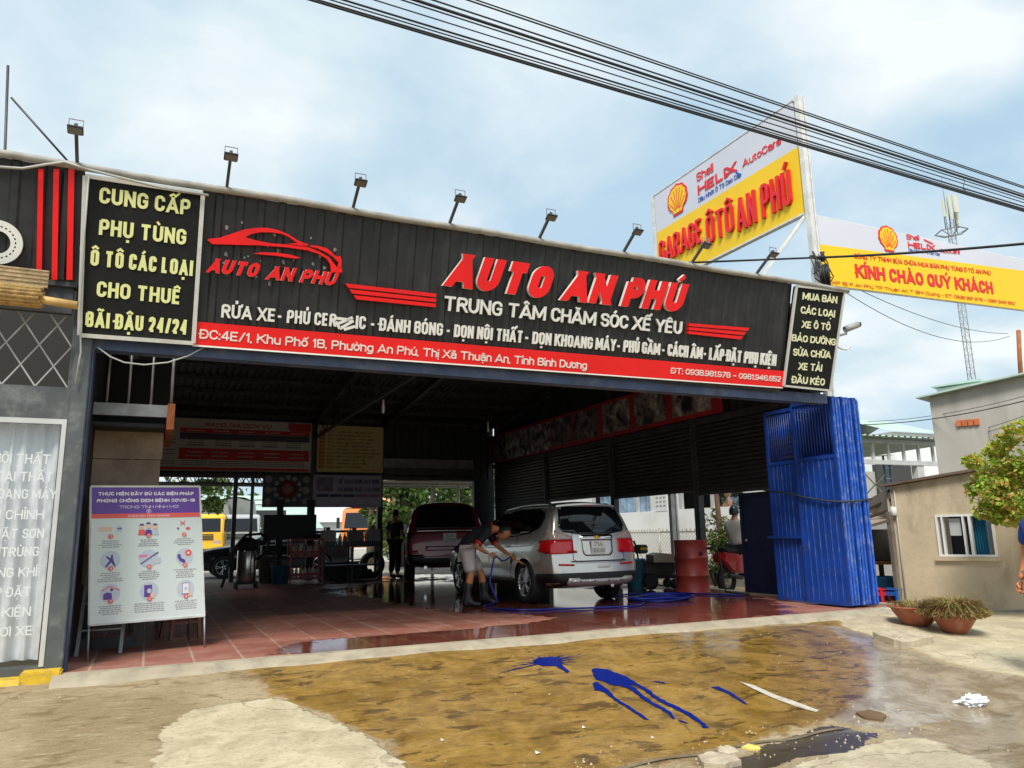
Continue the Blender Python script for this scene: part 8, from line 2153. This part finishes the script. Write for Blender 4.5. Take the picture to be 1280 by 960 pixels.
hpos=CAM+ray(1278,745).normalized()*8.1
gz=ground_z(hpos.x,hpos.y)
pr,J,k=stander('person','man in blue shirt at the right edge holding a black cap',(hpos.x+.42,hpos.y-.02,gz),R(80),1.72,mat('blue shirt',(.02,.06,.30),.85,var=.15),mat('grey trousers',(.08,.08,.09),.85),SKINT,arms={'lw':(-.25,.10,.86)})
cap_=thing('cap','black cap held low by the man at the right edge','cap',hpos)
wpos=Matrix.Translation(pr.location)@Matrix.Rotation(pr.rotation_euler.z,4,'Z')@J['lw'][0]
cc_=wpos+Vector((-.03,0,-.15))
CAPM=mat('black cap cloth',(.014,.014,.016),.8)
MB().lathe([(.085,0),(.095,.02),(.088,.07),(.05,.105),(0,.115)],cc_,18,M=Matrix.Rotation(R(115),3,'Y')).build('crown',CAPM,cap_)
MB().prism([(.08*math.cos(a),.09*math.sin(a))for a in[math.pi*i/10-math.pi/2 for i in range(11)]],Matrix.Translation(cc_+Vector((-.02,-.03,-.09)))@Matrix.Rotation(R(60),4,'Y'),.006).build('peak',CAPM,cap_)
# behind the garage
def far_box(px0,px1,pytop,Y,depth,name,label,cat,wm,rm=None,z0=-.1,roofh=0,parts=()):
 a=at_y(px0,pytop,Y);b=at_y(px1,pytop,Y);z=(a.z+b.z)/2
 t=thing(name,label,cat,((a.x+b.x)/2,Y+depth/2,z0))
 MB().bb((a.x,Y,z0),(b.x,Y+depth,z)).build('wall',wm,t)
 mb=MB();e=.5
 mb.add([(a.x-e,Y-e,z+.02),(b.x+e,Y-e,z+.02),(b.x+e,Y+depth/2,z+roofh),(a.x-e,Y+depth/2,z+roofh),(a.x-e,Y+depth+e,z+.02),(b.x+e,Y+depth+e,z+.02)],[(0,1,2,3),(3,2,5,4)]);mb.build('roof',rm or GRO,t)
 return t,a,b,z
PGW=mat('pale warehouse sheet',(.55,.60,.52),.7,var=.1,vscale=.5)
t,a,b,z=far_box(150,395,662,62,25,'warehouse','long pale green warehouse far behind the garage on the left','warehouse',PGW,GRO,roofh=3.2)
mb=MB()
for px in(250,305):q=at_y(px,680,62);mb.bb((q.x-3,61.9,-.1),(q.x+3,61.98,3.2))
mb.build('doorway',mat('dark doorway',(.03,.03,.035),.8),t)
MB().bb((at_y(262,665,61.8).x,61.7,at_y(262,662,61.8).z-.5),(at_y(282,665,61.8).x,61.85,at_y(262,655,61.8).z-.5)).build('signboard',mat('deep blue board',(.02,.05,.22),.5),t)
mb=MB();q=at_y(345,650,62)
for k in range(6):mb.bb((q.x-1+k*.9,61.93,z-1.6),(q.x-.2+k*.9,61.98,z-.5))
mb.build('window',mat('louvre grey',(.32,.34,.33),.6),t)
far_box(395,640,652,70,20,'warehouse','white warehouse far behind the orange truck','warehouse',mat('white sheet wall',(.66,.67,.66),.7,var=.05),mat('white roof sheet',(.6,.62,.62),.6),roofh=2.2)
far_box(-150,150,655,75,20,'warehouse','pale warehouse at the far left behind the notice board','warehouse',PGW,GRO,roofh=2.5)
LD=[leafmat('leaf deep green',(.045,.095,.02)),leafmat('leaf mid green',(.085,.16,.03)),leafmat('leaf light green',(.15,.22,.045))]
def bgtree(px,Y,crown,h,n,size,label,seed,mats=None):
 p=at_y(px,690,Y);return tree((p.x,Y,-.05),h,crown,n,size,label,mats,seed,group='trees behind the garage')
bgtree(505,27,[(0,0,2.2,1.0),(-.6,0,3.3,1.0),(.7,0,3.4,1.1),(0,.3,4.4,1.1),(-.5,-.3,1.4,.7)],5.2,3600,.11,'dense green tree behind the dark red car, left of the carport posts',41)
bgtree(575,29,[(0,0,2.4,1.2),(-.9,0,3.4,1.1),(1.0,0,3.6,1.2),(0,.3,4.8,1.2)],5.6,3200,.12,'tall green tree behind the right carport post',42)
bgtree(463,30,[(0,0,2.9,.7),(-.5,0,3.6,.8),(.6,0,3.9,.9),(.1,0,2.1,.5)],4.6,1800,.10,'small tree in front of the orange truck, right of the slogan board',43)
bgtree(243,32,[(0,0,3.6,1.1),(.5,0,2.8,.8),(-.8,0,4.4,1.3)],5.2,1800,.12,'tree at the left of the yard above the yellow truck',44)
bgtree(540,38,[(0,0,2.5,1.6),(-2,0,3.2,1.6),(2,0,3.4,1.8),(0,0,5,2)],6.5,3400,.16,'large dark tree furthest back behind the carport',45)
g=at_y(492,715,25);bush((g.x,25,-.05),.7,1.6,900,.08,'bright green bush beside the man in dark clothes',46,[LG[2],LG[1],LB[0]])
tag(MB().bb((at_y(470,700,36).x,36,-.1),(at_y(600,700,36).x,36.2,2.0)).build('yard_wall',HWHITE),'white yard wall behind the trees','wall')
cp=thing('carport','beige sheet carport on two white posts behind the garage','carport',(at_y(556,690,23.5).x,23.5,-.05))
for px in(540.5,573):q=at_y(px,690,23.5);MB().cyl((q.x,23.5,-.05),(q.x,23.5,2.68),.055,10).build('post',POLEW,cp)
x0,x1=at_y(470,600,23.5).x,at_y(610,600,23.5).x
corrugated(x0,x1,.25,.04,lambda x,r,d:(x,(20.8,25.5)[r],(2.66,2.74)[r]+d),2,'roof',mat('beige roof sheet',(.34,.30,.25),.7,var=.15),cp)
mb=MB()
for y in(21.5,23.5,25.3):mb.bar((x0,y,2.62+(y-20.8)*.017),(x1,y,2.62+(y-20.8)*.017),.06)
mb.build('purlin',STEEL_G,cp)
tr=thing('canopy_truss','dark canopy of sheet and lattice trusses outside the back opening on the left','canopy',(0,22.5,2.5))
x0,x1=-.8,at_y(330,600,21.5).x+.4
corrugated(x0,x1,.25,.04,lambda x,r,d:(x,(20.7,26.0)[r],(2.62,3.35)[r]+d),2,'roof',ROOFM,tr)
mb=MB()
for y in(21.6,23.6,25.6):
 zb_=2.45+(y-20.7)*.05;zt_2=zb_+.38
 mb.bar((x0,y,zb_),(x1+1.2,y,zb_),.05);mb.bar((x0,y,zt_2),(x1+1.2,y,zt_2),.05)
 for k in range(14):x=x0+(x1+1.2-x0)*k/14;mb.bar((x,y,zb_),(x+.22,y,zt_2),.025);mb.bar((x+.22,y,zt_2),(x+.44,y,zb_),.025)
mb.build('truss',STEEL_D,tr)
q=at_y(312,690,24);MB().cyl((q.x,24,-.05),(q.x,24,2.9),.05,8).build('post',STEEL_D,tr)
for i,(y0_,y1_)in enumerate(((628,622),(632,630))):cable([at_y(230,y0_,50),at_y(420,y1_,50)],.03,('upper thin power line over the yard','lower thin power line over the yard')[i],'power_line')
rg=random.Random(77);lb=MB();lb.m=9
blobs=[(Vector((-70+k*4.4+rg.uniform(-1,1),105+rg.uniform(-6,6),2.2+rg.uniform(0,2.2))),(3.2,2.5,2.6+rg.uniform(0,1.4)))for k in range(52)]
leafmesh(lb,blobs,9000,.5,rg);tag(lb.build('tree_belt',LD),'distant belt of trees beyond the warehouses','trees',kind='stuff')
# things on the forecourt
PAINT=mat('spilt blue paint',(.006,.018,.20),.22)
def splash(label,polys):
 mb=MB()
 for pts in polys:
  w=[at_g(*p)for p in pts];n=len(w);ed=[];rg_=random.Random(int(pts[0][0]))
  for i in range(n):
   a,b=w[i],w[(i+1)%n];q=max(1,int((b-a).length/.035))
   for j in range(q):c_=a.lerp(b,j/q);ed.append(c_+Vector((rg_.uniform(-.006,.006),rg_.uniform(-.006,.006),0)))
  ov,oe,of,_,_,_=delaunay_2d_cdt([p.to_2d()for p in ed],[(i,(i+1)%len(ed))for i in range(len(ed))],[],1,1e-6)
  b0=len(mb.v);mb.v+=[Vector((p.x,p.y,ground_z(p.x,p.y)+.006))for p in ov]
  for f in of:mb.f.append([b0+i for i in f]);mb.mi.append(0);mb.sm.append(True)
 return tag(mb.build('paint_splash',PAINT),label,'paint splash','blue paint splashes on the wet apron')
def zc(pts,k=3.765,ox=610,oy=800):return[(ox+x/k,oy+y/k)for x,y in pts]
star=[zc([(210,100),(240,86),(300,82),(345,90),(335,104),(384,152),(372,157),(318,124),(262,126),(225,116)])]
for(x,y,w_)in((150,137,5),(20,166,3),(160,95,3),(205,66,3),(290,60,3),(352,70,4),(420,76,4),(415,94,4),(400,122,4),(350,112,4),(232,152,2),(176,80,2),(256,62,2),(440,68,2),(60,134,2),(120,112,2),(310,66,2),(385,66,2),(390,108,3)):
 dx,dy=x-285,y-102;l_=math.hypot(dx,dy*2);nx,ny=-dy*2/l_*w_*2,dx/l_*w_;star.append(zc([(285-nx,102-ny),(285+nx,102+ny),(x,y)]))
splash('leftmost blue paint splash, ragged star shape on the apron',star)
splash('largest blue paint splash running in long drips towards the gutter',[zc([(485,140),(500,135),(560,140),(610,160),(650,175),(700,205),(760,240),(800,270),(830,288),(900,320),(960,350),(1000,380),(1040,415),(1015,418),(990,392),(940,358),(880,328),(820,300),(770,268),(740,243),(700,219),(655,206),(700,235),(730,263),(780,298),(830,323),(860,343),(885,373),(870,374),(842,345),(790,318),(740,289),(700,259),(660,229),(620,218),(570,212),(540,197),(510,190),(495,165)]),zc([(895,378),(915,383),(948,396),(930,396),(905,388)]),zc([(770,197),(800,196),(838,205),(828,208),(800,203)])])
splash('second blue paint drip below and left of the largest splash',[zc([(495,205),(512,200),(550,225),(585,255),(600,275),(650,305),(700,338),(760,380),(735,376),(690,347),(640,314),(595,287),(560,257),(525,242),(500,238)])])
splash('small narrow blue paint streak right of the largest splash',[zc([(1050,223),(1085,222),(1110,234),(1150,253),(1190,281),(1222,308),(1200,300),(1160,274),(1110,246),(1080,236)])])
WL=mat('worn white paint',(.50,.47,.40),.7,var=.2,vscale=12,dirt=(.3,.25,.18),dscale=9,damt=.8)
mb=MB();w=[at_g(*p)for p in((923,852),(944,858),(971,870),(998,879),(1024,889),(1020,891),(995,884),(968,874),(942,862))]
ov,oe,of,_,_,_=delaunay_2d_cdt([p.to_2d()for p in w],[(i,(i+1)%len(w))for i in range(len(w))],[],1,1e-6)
mb.add([Vector((p.x,p.y,ground_z(p.x,p.y)+.006))for p in ov],[list(f)for f in of]);tag(mb.build('painted_line',WL),'short worn white painted line on the apron','painted line')
def flat_stone(pts,h,m,name,label,cat,group=None):
 w=[at_g(*p)for p in pts];c=sum(w,Vector())/len(w);mb=MB();rg_=random.Random(len(label));n=len(w);ring_=[]
 for i in range(n):
  a,b=w[i],w[(i+1)%n]
  for j in range(3):ring_.append(a.lerp(b,j/3)+Vector((rg_.uniform(-.008,.008),rg_.uniform(-.008,.008),0)))
 k=len(ring_);top=[]
 vs=[p+Vector((0,0,-.03))for p in ring_]+[p+Vector((0,0,h*rg_.uniform(.75,1.0)))for p in ring_]+[c.lerp(p,.8)+Vector((0,0,h*rg_.uniform(.95,1.15)))for p in ring_]+[c+Vector((0,0,h*1.1))]
 fs=[]
 for i in range(k):
  j=(i+1)%k;fs+=[(i,j,k+j,k+i),(k+i,k+j,2*k+j,2*k+i),(2*k+i,2*k+j,3*k)]
 mb.add(vs,fs);return tag(mb.build(name,m),label,cat,group)
STONE=mat('broken concrete',(.42,.36,.26),.9,var=.25,vscale=9,bump=.4,bscale=40)
flat_stone([(1092,799),(1112,794),(1140,797),(1168,803),(1165,806),(1130,811),(1118,808)],.08,STONE,'concrete_slab','broken flat concrete slab lying between the apron and the potted plants','slab')
flat_stone([(872,950),(888,945),(905,949),(922,952),(926,957),(905,962),(880,961)],.035,STONE,'rubble_stone','larger pale rubble stone at the gutter','stone')
flat_stone([(897,940),(908,937),(922,941),(924,945),(912,947),(900,945)],.03,STONE,'rubble_stone','smaller pale rubble stone above the larger one at the gutter','stone')
YST=mat('yellow scrap',(.62,.50,.12),.7,var=.2)
flat_stone([(927,935),(936,931),(948,934),(950,938),(938,939)],.012,YST,'yellow_scrap','crumpled yellow scrap lying in the gutter water','litter')
flat_stone([(1070,893),(1086,889),(1108,896),(1104,902),(1082,900)],.02,mat('brown mud',(.14,.085,.04),.8,var=.3),'mud_clod','brown clod of mud in the puddle at the right','mud')
PBAG=bpy.data.materials.new('thin white plastic');PBAG.use_nodes=True
_b=PBAG.node_tree.nodes['Principled BSDF'];_b.inputs['Base Color'].default_value=(.8,.82,.84,1);_b.inputs['Roughness'].default_value=.25;_b.inputs['Alpha'].default_value=.8
p=at_g(1217,880);bm=bmesh.new();bmesh.ops.create_icosphere(bm,subdivisions=4,radius=1.0);rg=random.Random(9)
from mathutils import noise as mnoise
for v in bm.verts:
 q=v.co;d=.75+.5*abs(mnoise.noise(q*2.3+Vector((3,1,7))))+.3*mnoise.noise(q*6);v.co=Vector((q.x*.15*d,q.y*.09*d,max(-.01,q.z*.055*d+.02)))
me=bpy.data.meshes.new('plastic_bag');bm.to_mesh(me);bm.free();me.materials.append(PBAG);o=bpy.data.objects.new('plastic_bag',me);COL.objects.link(o);o.location=(p.x,p.y,p.z);tag(o,'crumpled white plastic bag lying on the wet ground at the right','plastic bag')
LIT=mat('litter white',(.75,.74,.72),.7)
for(px,py,s_,l_)in((730,911,.014,'white scrap of paper on the apron below the middle splash'),(672,943,.016,'white scrap of paper near the bottom edge of the photo'),(816,924,.011,'tiny white scrap of paper below the long paint drips'),(553,927,.011,'tiny pinkish white scrap near the edge of the dry patch')):
 p=at_g(px,py);mb=MB();mb.add([(p.x-s_,p.y-s_*.5,p.z+.007),(p.x+s_,p.y-s_*.7,p.z+.012),(p.x+s_*.9,p.y+s_*.5,p.z+.009),(p.x-s_*.8,p.y+s_*.6,p.z+.022)],[(0,1,2,3)]);tag(mb.build('paper_scrap',LIT),l_,'litter')
rg=random.Random(55);mb=MB()
for k in range(420):
 if k<220:x=rg.uniform(1.8,5.2);y=4.2+rg.gauss(0,.16)
 else:x=rg.uniform(-1.2,7.5);y=rg.uniform(2.6,7.0)
 s_=rg.uniform(.003,.012)*(1.4 if k<60 else 1);z_=ground_z(x,y)
 vs=[Vector((x+s_*rg.uniform(.6,1)*math.cos(a),y+s_*rg.uniform(.6,1)*math.sin(a),z_))for a in(0,1.57,3.14,4.71)]+[Vector((x,y,z_+s_*rg.uniform(.5,.9)))]
 mb.add(vs,[(0,1,4),(1,2,4),(2,3,4),(3,0,4)])
tag(mb.build('grit',STONE),'loose grit and pebbles on the forecourt','grit',kind='stuff')
